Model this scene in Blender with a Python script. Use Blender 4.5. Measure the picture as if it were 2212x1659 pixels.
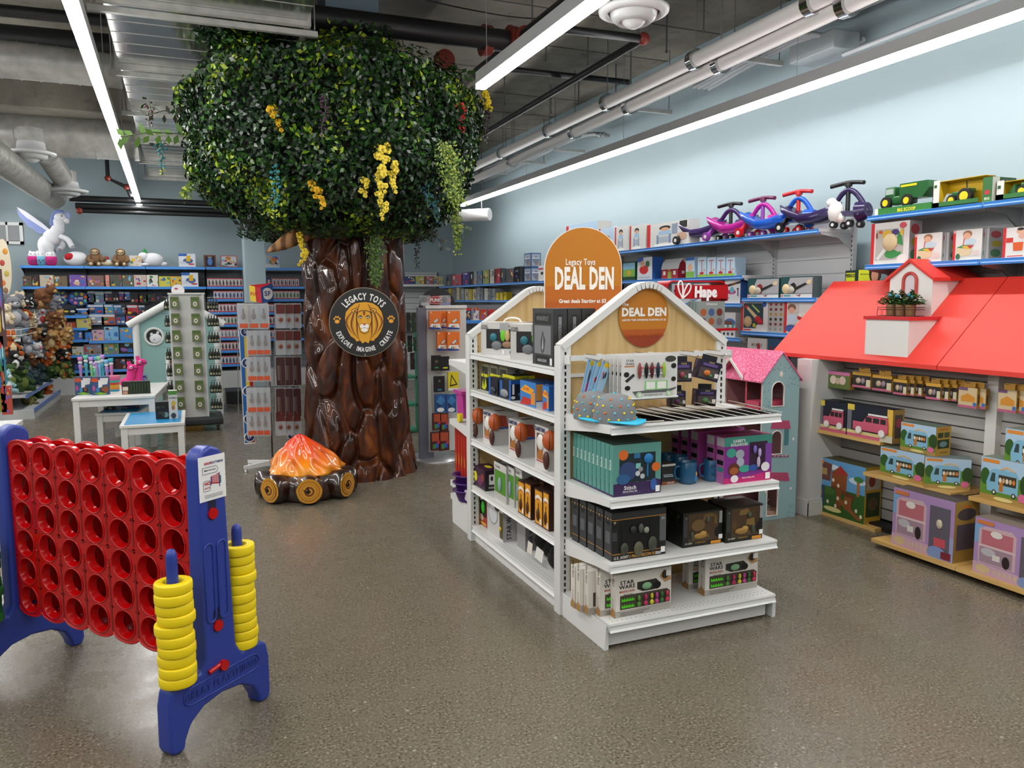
import bpy, bmesh, math, random
import numpy as np
from mathutils import Vector, Matrix, noise
for o in list(bpy.data.objects): bpy.data.objects.remove(o)
SC = bpy.context.scene; COL = SC.collection
PI = math.pi
# ------------------------------------------------------------------ camera
IW, IH = 2212, 1659
FPX = 1695.0; CAMH = 1.625
YAW, PIT, ROL = .394, .108, -.005
_cy, _sy, _cp, _sp, _cr, _sr = math.cos(YAW), math.sin(YAW), math.cos(PIT), math.sin(PIT), math.cos(ROL), math.sin(ROL)
FWD = Vector((_sy*_cp, _cy*_cp, -_sp)); _rt = Vector((_cy, -_sy, 0)); _up = _rt.cross(FWD)
RT = _cr*_rt + _sr*_up; UP = -_sr*_rt + _cr*_up
CAM = Vector((0, 0, CAMH))
cd = bpy.data.cameras.new('camera'); cam = bpy.data.objects.new('camera', cd); COL.objects.link(cam)
cd.sensor_width = 36; cd.lens = FPX/IW*36; cd.clip_end = 100; cd.clip_start = .02
cam.matrix_world = Matrix(((RT.x, UP.x, -FWD.x, 0), (RT.y, UP.y, -FWD.y, 0), (RT.z, UP.z, -FWD.z, CAMH), (0, 0, 0, 1)))
SC.camera = cam
def at(px, py, X=None, Y=None, Z=None):
    """where the sight line of a photo pixel meets the real plane x=X, y=Y or z=Z"""
    d = FWD*FPX + RT*(px-1106) - UP*(py-829.5)
    if X is not None: t = X/d.x
    elif Y is not None: t = Y/d.y
    else: t = (Z-CAMH)/d.z
    return CAM + d*t
# ------------------------------------------------------------------ view and world
SC.view_settings.view_transform = 'Standard'; SC.view_settings.look = 'None'
SC.view_settings.gamma = 1; SC.view_settings.use_curve_mapping = False
SC.view_settings.exposure = 0.36
w = bpy.data.worlds.new('world'); SC.world = w; w.use_nodes = True
w.node_tree.nodes['Background'].inputs[0].default_value = (.8, .9, 1, 1)
w.node_tree.nodes['Background'].inputs[1].default_value = .3
LEDZ = 3.25; LED_E = 34.0
# ------------------------------------------------------------------ materials
def lin(h):
    h = h.lstrip('#')
    if len(h) == 3: h = ''.join(c*2 for c in h)
    r = []
    for i in (0, 2, 4):
        v = int(h[i:i+2], 16)/255
        r.append(v/12.92 if v <= .04045 else ((v+.055)/1.055)**2.4)
    return (*r, 1)
_M = {}
def M(h, rough=.5, metal=0., coat=0., emit=0., alpha=1., trans=0.):
    k = (h, rough, metal, coat, emit, alpha, trans)
    if k in _M: return _M[k]
    m = bpy.data.materials.new('paint_'+h.lstrip('#')); m.use_nodes = True
    b = m.node_tree.nodes['Principled BSDF']
    b.inputs['Base Color'].default_value = lin(h); b.inputs['Roughness'].default_value = rough
    b.inputs['Metallic'].default_value = metal
    if coat: b.inputs['Coat Weight'].default_value = coat; b.inputs['Coat Roughness'].default_value = .06
    if emit: b.inputs['Emission Color'].default_value = lin(h); b.inputs['Emission Strength'].default_value = emit
    if alpha < 1: b.inputs['Alpha'].default_value = alpha
    if trans: b.inputs['Transmission Weight'].default_value = trans
    m.diffuse_color = lin(h)
    _M[k] = m; return m
def nodemat(name, build, rough=.5, metal=0.):
    m = bpy.data.materials.new(name); m.use_nodes = True; nt = m.node_tree
    b = nt.nodes['Principled BSDF']; b.inputs['Roughness'].default_value = rough; b.inputs['Metallic'].default_value = metal
    build(nt, b); return m
def nn(nt, t, **k):
    n = nt.nodes.new(t)
    for a, v in k.items():
        if a.startswith('i_'):
            n.inputs[a[2:].replace('_', ' ')].default_value = v
        else: setattr(n, a, v)
    return n
def ramp(nt, fac, stops):
    r = nt.nodes.new('ShaderNodeValToRGB'); e = r.color_ramp.elements
    while len(e) < len(stops): e.new(.5)
    for i, (p, c) in enumerate(stops):
        e[i].position = p; e[i].color = lin(c) if isinstance(c, str) else (c, c, c, 1)
    nt.links.new(fac, r.inputs[0]); return r.outputs[0]
def texco(nt, sc=(1, 1, 1), rot=(0, 0, 0)):
    t = nt.nodes.new('ShaderNodeTexCoord'); mp = nt.nodes.new('ShaderNodeMapping')
    mp.inputs['Scale'].default_value = sc; mp.inputs['Rotation'].default_value = rot
    nt.links.new(t.outputs['Object'], mp.inputs[0]); return mp.outputs[0]
def bump(nt, b, h, s=.3, d=.01):
    n = nt.nodes.new('ShaderNodeBump'); n.inputs['Strength'].default_value = s; n.inputs['Distance'].default_value = d
    nt.links.new(h, n.inputs['Height']); nt.links.new(n.outputs[0], b.inputs['Normal'])
def mixc(nt, f, a, b_, typ='MIX'):
    n = nt.nodes.new('ShaderNodeMix'); n.data_type = 'RGBA'; n.blend_type = typ
    for s, v in ((0, f), (6, a), (7, b_)):
        if hasattr(v, 'is_output') or isinstance(v, bpy.types.NodeSocket): nt.links.new(v, n.inputs[s])
        else: n.inputs[s].default_value = v
    return n.outputs[2]
def _floor(nt, b):
    v = texco(nt)
    n1 = nn(nt, 'ShaderNodeTexNoise', i_Scale=.7, i_Detail=5.); n2 = nn(nt, 'ShaderNodeTexNoise', i_Scale=95., i_Detail=3.)
    n3 = nn(nt, 'ShaderNodeTexNoise', i_Scale=6., i_Detail=8., i_Roughness=.7)
    n4 = nn(nt, 'ShaderNodeTexVoronoi', i_Scale=9.); n5 = nn(nt, 'ShaderNodeTexNoise', i_Scale=260., i_Detail=1.)
    for n in (n1, n2, n3, n4, n5): nt.links.new(v, n.inputs['Vector'])
    c1 = ramp(nt, n1.outputs[0], [(.3, '#5c5549'), (.7, '#746c5d')])
    c3 = ramp(nt, n3.outputs[0], [(.3, '#5b5447'), (.52, '#6c6456'), (.75, '#7d7565')])
    c = mixc(nt, .3, c1, c3)
    s = ramp(nt, n2.outputs[0], [(.36, '#2c2820'), (.44, '#6d6557'), (.58, '#746c5d'), (.68, '#b0a590')])
    c = mixc(nt, .6, c, s)
    dk = ramp(nt, n5.outputs[0], [(.3, 0.15), (.37, 1.)])
    c = mixc(nt, .8, c, dk, 'MULTIPLY')
    sp = ramp(nt, n4.outputs['Distance'], [(.045, 1.), (.07, 0.)])
    c = mixc(nt, sp, c, lin('#98948a'))
    nt.links.new(c, b.inputs['Base Color'])
    rr = ramp(nt, n3.outputs[0], [(.3, .2), (.7, .34)]); nt.links.new(rr, b.inputs['Roughness'])
    bump(nt, b, n2.outputs[0], .06, .002)
MFLOOR = nodemat('polished_concrete', _floor)
def _ceil(nt, b):
    v = texco(nt); n1 = nn(nt, 'ShaderNodeTexNoise', i_Scale=1.3, i_Detail=7., i_Roughness=.6)
    n2 = nn(nt, 'ShaderNodeTexNoise', i_Scale=5., i_Detail=9., i_Roughness=.8)
    for n in (n1, n2): nt.links.new(v, n.inputs['Vector'])
    c = ramp(nt, n1.outputs[0], [(.3, '#67635b'), (.6, '#8b867b'), (.8, '#a09b8f')])
    c2 = ramp(nt, n2.outputs[0], [(.36, .35), (.45, 1.)])
    c = mixc(nt, .6, c, c2, 'MULTIPLY')
    nt.links.new(c, b.inputs['Base Color'])
    br = nn(nt, 'ShaderNodeTexBrick', i_Scale=1.)
    bump(nt, b, n1.outputs[0], .4, .02)
MCEIL = nodemat('board_marked_concrete', _ceil, .9)
def _wall(nt, b):
    v = texco(nt); n1 = nn(nt, 'ShaderNodeTexNoise', i_Scale=.6, i_Detail=3.); nt.links.new(v, n1.inputs['Vector'])
    c = ramp(nt, n1.outputs[0], [(.3, '#93a5ac'), (.7, '#98aab1')]); nt.links.new(c, b.inputs['Base Color'])
    n2 = nn(nt, 'ShaderNodeTexNoise', i_Scale=300.); nt.links.new(v, n2.inputs['Vector']); bump(nt, b, n2.outputs[0], .05, .002)
MWALL = nodemat('pale_blue_wall_paint', _wall, .55)
def woodmat(name, a, c, d, sc=(1, 1, 1), rough=.45):
    def f(nt, b):
        v = texco(nt, sc); n1 = nn(nt, 'ShaderNodeTexNoise', i_Scale=3., i_Detail=6., i_Distortion=.6); nt.links.new(v, n1.inputs['Vector'])
        nt.links.new(ramp(nt, n1.outputs[0], [(.3, a), (.5, c), (.7, d)]), b.inputs['Base Color'])
    return nodemat(name, f, rough)
MMAPLE = woodmat('maple_laminate', '#b8995f', '#c9ab74', '#d2b784', (7, 7, .5))
MMAPLE2 = woodmat('maple_shelf', '#c49a55', '#cfa763', '#d8b371', (6, .6, 6))
def _galv(nt, b):
    v = texco(nt); n1 = nn(nt, 'ShaderNodeTexNoise', i_Scale=9.); nt.links.new(v, n1.inputs['Vector'])
    nt.links.new(ramp(nt, n1.outputs[0], [(.3, '#a3a4a0'), (.7, '#bebeb9')]), b.inputs['Base Color'])
MGALV = nodemat('galvanised_steel', _galv, .35, .45)
def _duct(nt, b):
    b.inputs['Base Color'].default_value = lin('#b9bab6')
MDUCT = nodemat('duct_sheet_metal', _duct, .16, .95)
MWHITE = M('#d9dad8', .35); MWHITE2 = M('#c9cac8', .4); MBLACK = M('#0b0b0c', .5); MDARK = M('#232427', .6)
MSTEEL = M('#b8babc', .25, 1.); MBLUE = M('#4a92e2', .25); MPIPE = M('#17181b', .45)
# ------------------------------------------------------------------ mesh builder
class MB:
    def __init__(s): s.v = []; s.f = []; s.mi = []; s.sm = []; s.mats = []; s.T = None
    def m(s, mat):
        if isinstance(mat, str): mat = M(mat)
        if mat not in s.mats: s.mats.append(mat)
        return s.mats.index(mat)
    def add(s, vs, fs, mat, smooth=False):
        b = len(s.v); i = s.m(mat)
        if s.T is not None: vs = [s.T @ Vector(p) for p in vs]
        s.v.extend([tuple(p) for p in vs])
        for f in fs: s.f.append([b+k for k in f]); s.mi.append(i); s.sm.append(smooth)
        return s
    def box(s, x0, x1, y0, y1, z0, z1, mat):
        return s.add([(x0,y0,z0),(x1,y0,z0),(x1,y1,z0),(x0,y1,z0),(x0,y0,z1),(x1,y0,z1),(x1,y1,z1),(x0,y1,z1)],
                     [(0,3,2,1),(4,5,6,7),(0,1,5,4),(1,2,6,5),(2,3,7,6),(3,0,4,7)], mat)
    def rbox(s, x0, x1, y0, y1, z0, z1, mat, r=.01):
        """box with chamfered edges"""
        bm = bmesh.new(); bmesh.ops.create_cube(bm, size=1)
        for v in bm.verts: v.co = Vector(((x0+x1)/2+v.co.x*(x1-x0), (y0+y1)/2+v.co.y*(y1-y0), (z0+z1)/2+v.co.z*(z1-z0)))
        bmesh.ops.bevel(bm, geom=bm.edges[:], offset=min(r, .45*min(x1-x0, y1-y0, z1-z0)), segments=2, profile=.7, affect='EDGES')
        bm.verts.index_update(); s.add([v.co.copy() for v in bm.verts], [[v.index for v in f.verts] for f in bm.faces], mat, True); bm.free(); return s
    def poly(s, pts, mat): return s.add(pts, [list(range(len(pts)))], mat)
    def prism(s, pts, d, mat, smooth=False):
        """closed polygon (3D points) extruded along vector d"""
        n = len(pts); d = Vector(d); pts = [Vector(p) for p in pts]
        vs = pts+[p+d for p in pts]
        return s.add(vs, [list(range(n))[::-1], list(range(n, 2*n))]+[(i, (i+1) % n, n+(i+1) % n, n+i) for i in range(n)], mat, smooth)
    def tube(s, pts, r, mat, seg=10, cap=True):
        pts = [Vector(p) for p in pts]; n = len(pts)
        rs = r if isinstance(r, (list, tuple)) else [r]*n
        vs = []; up = None
        for i, p in enumerate(pts):
            t = (pts[min(i+1, n-1)]-pts[max(i-1, 0)]).normalized()
            if up is None:
                up = Vector((0, 0, 1)) if abs(t.z) < .9 else Vector((1, 0, 0))
            a = t.cross(up)
            if a.length < 1e-5: a = t.cross(Vector((1, .3, 0)))
            a.normalize(); b = a.cross(t).normalized(); up = b
            for k in range(seg):
                q = 2*PI*k/seg; vs.append(p+(a*math.cos(q)+b*math.sin(q))*rs[i])
        fs = [(i*seg+k, i*seg+(k+1) % seg, (i+1)*seg+(k+1) % seg, (i+1)*seg+k) for i in range(n-1) for k in range(seg)]
        s.add(vs, fs, mat, True)
        if cap:
            s.add(vs[:seg], [list(range(seg))[::-1]], mat); s.add(vs[-seg:], [list(range(seg))], mat)
        return s
    def lathe(s, prof, mat, seg=24, c=(0, 0, 0), smooth=True, axis='Z', cap=True):
        vs = []
        for r, z in prof:
            for k in range(seg):
                q = 2*PI*k/seg; x, y = r*math.cos(q), r*math.sin(q)
                p = (x, y, z) if axis == 'Z' else ((z, x, y) if axis == 'X' else (y, z, x))
                vs.append((c[0]+p[0], c[1]+p[1], c[2]+p[2]))
        n = len(prof)
        s.add(vs, [(i*seg+k, i*seg+(k+1) % seg, (i+1)*seg+(k+1) % seg, (i+1)*seg+k) for i in range(n-1) for k in range(seg)], mat, smooth)
        if cap:
            if prof[0][0] > 1e-6: s.add(vs[:seg], [list(range(seg))[::-1]], mat)
            if prof[-1][0] > 1e-6: s.add(vs[-seg:], [list(range(seg))], mat)
        return s
    def ell(s, c, r, mat, seg=14, rot=None):
        if isinstance(r, (int, float)): r = (r, r, r)
        c = Vector(c); rings = max(5, seg//2); vs = []
        for i in range(rings+1):
            a = PI*i/rings
            for k in range(seg):
                q = 2*PI*k/seg
                p = Vector((r[0]*math.sin(a)*math.cos(q), r[1]*math.sin(a)*math.sin(q), -r[2]*math.cos(a)))
                if rot is not None: p = rot @ p
                vs.append(c+p)
        return s.add(vs, [(i*seg+k, i*seg+(k+1) % seg, (i+1)*seg+(k+1) % seg, (i+1)*seg+k) for i in range(rings) for k in range(seg)], mat, True)
    def text(s, t, h, mat, o, u, v, align='C', bold=.02, ext=0., sx=1., W=None):
        """lettering of cap height h lying in the plane (u, v) at o"""
        vs, fs, wd = glyphs(t, bold); o = Vector(o); u = Vector(u).normalized(); v = Vector(v).normalized(); n = u.cross(v)
        k = h/.7
        if W: sx = W/max(1e-6, wd*k)
        off = {'L': 0, 'C': wd/2, 'R': wd}[align]
        pv = [o+u*((x-off)*k*sx)+v*(y*k)+n*ext for x, y in vs]
        s.add(pv, fs, mat)
        return s
    def build(s, name, parent=None):
        me = bpy.data.meshes.new(name)
        me.from_pydata(s.v, [], s.f)
        for m in s.mats: me.materials.append(m)
        me.polygons.foreach_set('material_index', s.mi); me.polygons.foreach_set('use_smooth', s.sm); me.update()
        o = bpy.data.objects.new(name, me); COL.objects.link(o)
        if parent: o.parent = parent
        return o
_G = {}
def glyphs(t, bold):
    k = (t, bold)
    if k in _G: return _G[k]
    c = bpy.data.curves.new('lettering', 'FONT'); c.body = t; c.offset = bold; c.resolution_u = 2; c.space_character = 1.06
    o = bpy.data.objects.new('lettering', c); COL.objects.link(o)
    me = o.to_mesh(); vs = [(v.co.x, v.co.y) for v in me.vertices]; fs = [list(p.vertices) for p in me.polygons]
    o.to_mesh_clear(); bpy.data.objects.remove(o); bpy.data.curves.remove(c)
    wd = max((v[0] for v in vs), default=0); _G[k] = (vs, fs, wd); return _G[k]
def tag(o, label=None, cat=None, group=None, kind=None):
    if label: o['label'] = label
    if cat: o['category'] = cat
    if group: o['group'] = group
    if kind: o['kind'] = kind
    return o
def thing(name, label, cat, loc=(0, 0, 0), rz=0, group=None):
    o = bpy.data.objects.new(name, None); COL.objects.link(o); o.location = loc; o.rotation_euler = (0, 0, rz)
    o.empty_display_size = .05
    return tag(o, label, cat, group)
def copy_tree(o, parent=None):
    c = o.copy(); COL.objects.link(c); c.parent = parent
    for ch in list(o.children): copy_tree(ch, c)
    return c
def dup(o, loc, rz=None, label=None, group=None):
    c = copy_tree(o); c.location = loc
    if rz is not None: c.rotation_euler = (0, 0, rz)
    return tag(c, label, None, group)
def struct(name, mb): return tag(mb.build(name), kind='structure')
# ------------------------------------------------------------------ printed boxes
# faces of a box whose base centre is the origin and whose front looks to -y
def fmap(face, w, d, h):
    if face == 'F': return Vector((-w/2, -d/2, 0)), Vector((w, 0, 0)), Vector((0, 0, h)), Vector((0, -1, 0))
    if face == 'L': return Vector((-w/2, d/2, 0)), Vector((0, -d, 0)), Vector((0, 0, h)), Vector((-1, 0, 0))
    if face == 'R': return Vector((w/2, -d/2, 0)), Vector((0, d, 0)), Vector((0, 0, h)), Vector((1, 0, 0))
    if face == 'T': return Vector((-w/2, -d/2, h)), Vector((w, 0, 0)), Vector((0, d, 0)), Vector((0, 0, 1))
def draw(mb, fm, ops, lift=.0006):
    o, U, V, N = fm; n = 0
    for op in ops:
        n += 1; L = N*(lift*(1+n*.35)); k = op[0]
        P = lambda u, v: o+U*u+V*v+L
        if k == 'r': mb.poly([P(op[1], op[2]), P(op[3], op[2]), P(op[3], op[4]), P(op[1], op[4])], op[5])
        elif k == 'e': mb.poly([P(op[1]+op[3]*math.cos(a*PI/8), op[2]+op[4]*math.sin(a*PI/8)) for a in range(16)], op[5])
        elif k == 'p': mb.poly([P(*q) for q in op[1]], op[2])
        elif k == 't': mb.text(op[4], op[3]*V.length, op[5], P(op[1], op[2]), U, V, op[6] if len(op) > 6 else 'C', .02, 0, op[7] if len(op) > 7 else 1.)
        elif k == 'tv':   # lettering running up the face
            mb.text(op[4], op[3]*U.length, op[5], P(op[1], op[2]), V, -U, 'L', .02, 0, op[6] if len(op) > 6 else 1.)
        elif k == 'b':    # raised moulded blob behind a window
            mb.ell(P(op[1], op[2])+N*.003, (abs(U.x)*op[3]+abs(N.x)*.008+.0005, abs(U.y)*op[3]+abs(N.y)*.008+.0005, V.length*op[4]), op[5], 10)
def carton(w, d, h, base, F=(), L=(), R=(), T=(), side=None, top=None, rough=.4):
    mb = MB(); b = M(base, rough) if isinstance(base, str) else base
    mb.box(-w/2, w/2, -d/2, d/2, 0, h, b)
    for f, ops, c in (('F', F, None), ('L', L, side), ('R', R, side), ('T', T, top)):
        fm = fmap(f, w, d, h)
        if c: ops = [('r', 0, 0, 1, 1, c)]+list(ops)
        draw(mb, fm, ops)
    return mb
def art(seed, cols, n=7, u0=.05, v0=.08, u1=.95, v1=.92):
    """a printed picture of loose coloured patches"""
    R = random.Random(seed); o = []
    for i in range(n):
        c = R.choice(cols); a = u0+R.random()*(u1-u0); b = v0+R.random()*(v1-v0); ra = .05+R.random()*.14; rb = .05+R.random()*.14
        ra = min(ra, a-u0+.02, u1-a+.02); rb = min(rb, b-v0+.02, v1-b+.02)
        if R.random() < .6: o.append(('e', a, b, ra, rb, c))
        else: o.append(('p', [(a-ra, b-rb*R.random()), (a+ra, b-rb), (a+ra*R.random(), b+rb), (a-ra*.8, b+rb*.7)], c))
    return o
def put(mb, name, label, cat, loc, rz=0, group=None, tilt=None):
    o = mb.build(name); o.location = loc; o.rotation_euler = (tilt or 0, 0, rz); return tag(o, label, cat, group)
RL = -PI/2   # a box front turned to look along -x
# ================================================================== the room
WX, WY, LX, BY, CZ = 5.3, 16.0, -9.0, -5.0, 4.35
struct('floor', MB().box(LX-.2, WX+.2, BY-.2, WY+.2, -.1, 0, MFLOOR))
mb = MB().box(LX-.2, WX+.2, BY-.2, WY+.2, CZ, CZ+.2, MCEIL)
for i in range(22): mb.box(LX, WX, BY+i*1.0, BY+.012+i*1.0, CZ-.006, CZ+.001, '#4c4842')   # board joints
struct('ceiling', mb)
struct('trim_1', MB().box(2.6, WX, 3.4, 3.9, CZ-.35, CZ+.01, MCEIL).box(LX, 1.0, 11.2, 11.8, CZ-.4, CZ+.01, MCEIL).box(LX, -.5, 7.2, 7.6, CZ-.3, CZ+.01, MCEIL))
struct('wall_right', MB().box(WX, WX+.2, BY, WY, 0, CZ, MWALL))
struct('wall_back', MB().box(LX, WX+.2, WY, WY+.2, 0, CZ, MWALL))
struct('wall_left', MB().box(LX-.2, LX, BY, WY, 0, CZ, MWALL))
struct('wall_front', MB().box(LX, WX, BY-.2, BY, 0, CZ, MWALL))
struct('baseboard_right', MB().box(WX-.02, WX, BY, WY, 0, .14, MWHITE2))
# building columns
a, b = at(528, 560, Y=14.4), at(573, 560, Y=14.4)
tag(MB().rbox(a.x, b.x, 14.4, 14.9, 0, CZ, MWALL, .01).build('column'), 'square pale blue building column in front of the far shelving, left of the tree', 'column')
TC = Vector((1.486, 7.41, 0))
tag(MB().rbox(TC.x-.23, TC.x+.24, TC.y-.2, TC.y+.2, 3.1, CZ, M('#8fa6b5', .6), .01).build('column'), 'blue grey building column rising out of the top of the tree', 'column')
# wall vent
a, b = at(-60, 478, Y=WY), at(52, 528, Y=WY)
t = thing('wall_vent', 'white louvred return air grille high on the far blue wall', 'vent', (0, 0, 0))
f = MB(); x0, x1, z0, z1 = a.x, b.x, b.z, a.z
for q in ((x0, x1, z0, z0+.05), (x0, x1, z1-.05, z1), (x0, x0+.05, z0, z1), (x1-.05, x1, z0, z1), ((x0+x1)/2-.015+.13, (x0+x1)/2+.015+.13, z0, z1)): f.box(q[0], q[1], WY-.03, WY-.001, q[2], q[3], MWHITE)
f.build('frame', t)
f = MB().box(x0+.03, x1-.03, WY-.012, WY-.002, z0+.03, z1-.03, '#3c3f42')
for i in range(14):
    z = z0+.06+i*(z1-z0-.12)/13; f.poly([(x0+.04, WY-.028, z), (x1-.04, WY-.028, z), (x1-.04, WY-.012, z+.022), (x0+.04, WY-.012, z+.022)], '#a9adb0')
f.build('louvres', t)
# ------------------------------------------------------------------ linear lamps
def led(x0, y0, x1, y1, label, bright=1.):
    t = thing('linear_light', label, 'light', (0, 0, 0), group=None)
    a, b = Vector((x0, y0, LEDZ)), Vector((x1, y1, LEDZ)); d = (b-a).normalized(); s = Vector((d.y, -d.x, 0))*.038; u = Vector((0, 0, 1))
    MB().prism([a-s-u*.0, a-s*.93-u*.0, a-s*.93+u*.06, a+s*.93+u*.06, a+s*.93-u*.0, a+s-u*.0, a+s+u*.085, a-s+u*.085], b-a, M('#b4b6b8', .4)).build('housing', t)
    e = M('#fffdfa', .5, emit=LED_E*bright); s2 = s*.96
    MB().prism([a-s2*.96-u*.038, a+s2*.96-u*.038, a+s2*.96+u*.02, a-s2*.96+u*.02], b-a, e).build('diffuser', t)
    n = max(1, int((b-a).length/2.4)); w = MB()
    for i in range(n+1):
        p = a+(b-a)*(min(1, max(0, (i+.05)/(n+.1)))); w.tube([p+u*.08, (p.x, p.y, CZ-.02)], .0025, '#8a8c8e', 4)
    w.build('suspension_wires', t)
p, q = at(158, 0, Z=LEDZ), at(316, 475, Z=LEDZ); d = (q-p)/(q.y-p.y)
led(p.x-d.x*(p.y+3), -3, q.x, min(q.y, 15.4), 'long white linear light left of the tree, above the metal duct edge')
p, q = at(1037.6, 182.3, Z=LEDZ), at(1280.7, 0, Z=LEDZ); d = (p-q)/(p.y-q.y)
led(q.x-d.x*(q.y+3), -3, p.x+.0, p.y, 'long white linear light right of the tree, ending at its leaves')
p, q = at(998, 441, Z=LEDZ), at(2212, 22, Z=LEDZ); d = (p-q)/(p.y-q.y)
led(q.x-d.x*(q.y+3), -3, p.x, p.y, 'long white linear light running beside the right hand blue wall')
p, q = at(41, 463, Z=LEDZ), at(0, 440, Z=LEDZ)
led(p.x, min(p.y, 15.5), p.x+.0, -3, 'white linear light whose end shows at the far left edge')
led(-6.6, -3, -6.6, 15, 'white linear light outside the left edge of the view')
# ------------------------------------------------------------------ ducts
dz = 3.66; x0, x1 = -.42, .93
t = thing('rectangular_duct', 'wide flat sheet metal duct under the ceiling between left light and tree', 'duct', (0, 0, 0))
MB().box(x0, x1, 2.0, 14.6, dz, dz+.5, MDUCT).build('duct_body', t)
for y in (3.4, 4.95, 6.15, 7.8, 9.4, 11., 12.6, 14.2):
    MB().box(x0-.03, x1+.03, y-.03, y-.005, dz-.035, dz+.53, MGALV).box(x0-.03, x1+.03, y+.005, y+.03, dz-.035, dz+.53, MGALV).build('flange', t)
f = MB()
for i in range(46): f.box(x0, x1, 2.3+i*.27, 2.306+i*.27, dz-.003, dz, MGALV)
f.build('seams', t)
for y in (4.95, 6.15, 7.8, 9.4, 11.0, 12.6, 14.2):
    f = MB()
    for x in (x0-.06, x1+.06): f.tube([(x, y, dz-.05), (x, y, CZ)], .006, MSTEEL, 5)
    f.box(x0-.09, x1+.09, y+.05, y+.09, dz-.08, dz-.04, MGALV); f.build('hanger', t)
def spiral(name, pts, r, label, step=.16, hub=True):
    t = thing(name, label, 'duct', (0, 0, 0)); pts = [Vector(p) for p in pts]
    MB().tube(pts, r, MGALV, 28).build('duct_body', t); f = MB()
    for a, b in zip(pts[:-1], pts[1:]):
        L = (b-a).length; n = int(L/step); d = (b-a).normalized()
        for i in range(n):
            p = a+d*(i+.5)*step; f.tube([p-d*.007, p+d*.007], r+.006, MGALV, 28)
    f.build('seams', t); return t
a = at(0, 145, Z=3.75); spiral('spiral_duct', [(-8.9, a.y-.0, 3.85), (-.45, a.y+.1, 3.85)], .17, 'upper round spiral duct crossing behind the left light')
a = at(0, 300, Z=3.7); b = at(275, 310, Z=3.7); spiral('spiral_duct', [(-8.9, a.y, 3.75), (-.45, b.y, 3.75)], .27, 'lower thicker round spiral duct crossing behind the left light', .3)
a, b = at(0, 345, Y=10.5), at(118, 430, Y=15.3); spiral('flexible_duct', [a+(a-b)*.8, b], .16, 'ribbed round duct descending at the far left edge', .06)
a, b = at(100, 330, Z=3.55), at(145, 402, Z=3.4); spiral('flexible_duct', [a, a+(b-a)*.45, b], .14, 'short ribbed duct feeding the round diffuser left of the light', .05)
def diffuser(c, r, label):
    t = thing('air_diffuser', label, 'diffuser', c)
    MB().lathe([(r*.55, .14), (r*.6, .05), (r, .02), (r*.98, 0), (r*.78, -.02), (r*.72, .0)], M('#c9cbcc', .35), 40, cap=False).build('flange', t)
    f = MB().lathe([(r*.7, .02), (r*.62, -.04), (r*.46, -.07), (r*.4, -.055)], M('#b9bbbc', .35), 40)
    f.lathe([(r*.4, -.03), (r*.28, -.075), (r*.12, -.1), (.0, -.1)], M('#c4c6c7', .35), 32); f.build('cone', t)
    MB().lathe([(r*.5, .3), (r*.5, .1)], MGALV, 24, cap=True).build('collar', t)
diffuser(at(1369, 28, Z=3.55), .24, 'round white ceiling diffuser above the middle of the room')
diffuser(at(68, 333, Z=3.4), .27, 'round white diffuser between the two left spiral ducts')
diffuser(at(143, 414, Z=3.25), .3, 'round white diffuser under the short ribbed duct')
# ------------------------------------------------------------------ sprinkler and service pipes
RED = M('#7a2a20', .5)
def pipe(pts, r, label, mat=None, name='pipe', clamps=(), rad=None, cl=None, seg=14, elbows=()):
    t = thing(name, label, 'pipe', (0, 0, 0)); pts = [Vector(p) for p in pts]
    MB().tube(pts, r, mat or MPIPE, seg).build('pipe_run', t)
    for (p, d) in clamps:
        p = Vector(p); d = Vector(d).normalized()
        MB().tube([p-d*.04, p-d*.012], r*1.45, cl or RED, 16).tube([p-d*.012, p+d*.04], r*1.38, cl or RED, 16).build('coupling', t)
    for p in elbows: MB().ell(p, r*1.6, RED, 14).build('elbow', t)
    return t
pa, pb = at(800, 52, Z=3.95), at(1120, 92, Z=3.95); pc = at(1250, -10, Z=3.95)
pipe([(pa+(pa-pb)*.6), pb], .095, 'thick black sprinkler main running right from the column', clamps=[(at(1050, 88, Z=3.95), pb-pa), (at(1105, 90, Z=3.95), pb-pa)])
d = (pc-pb); pipe([pb+d*-.9, pb+d*2.2], .07, 'black pipe branching from the main behind the middle light', clamps=[(at(960, 130, Z=3.95), d), (pb+d*.12, d)])
a, b = at(1232, 65, Z=3.9), at(1390, 84, Z=3.9); c = at(1000, 315, Z=3.85)
pipe([a+(a-b)*.3, b, b+(c-b)*.02, c], .035, 'slim black sprinkler branch with a red elbow below the diffuser', elbows=[b])
a, b = at(1060, 145, Z=4.0), at(1360, 178, Z=4.0); pipe([a, b], .03, 'thin black cross pipe under the concrete ceiling')
for i, (x0_, y0_, x1_, y1_, z, r, lb) in enumerate([(0, 22, 230, 45, 4.0, .05, 'black pipe at the top left corner of the ceiling'), (0, 78, 240, 100, 4.05, .11, 'thick black pipe crossing above the upper spiral duct'),
        (150, 428, 520, 438, 3.5, .05, 'black pipe, upper of three along the far wall'), (163, 444, 520, 452, 3.4, .045, 'black pipe, middle of three along the far wall'),
        (172, 455, 520, 464, 3.3, .035, 'black pipe with red end cap, lowest of three along the far wall')]):
    yy = 14.3 if i > 1 else None
    if yy: a, b = at(x0_, y0_, Y=yy), at(x1_, y1_, Y=yy); b.z = a.z
    else: a, b = at(x0_, y0_, Z=z), at(x1_, y1_, Z=z)
    pipe([a, b], r, lb, elbows=[a] if i == 4 else ())
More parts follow.
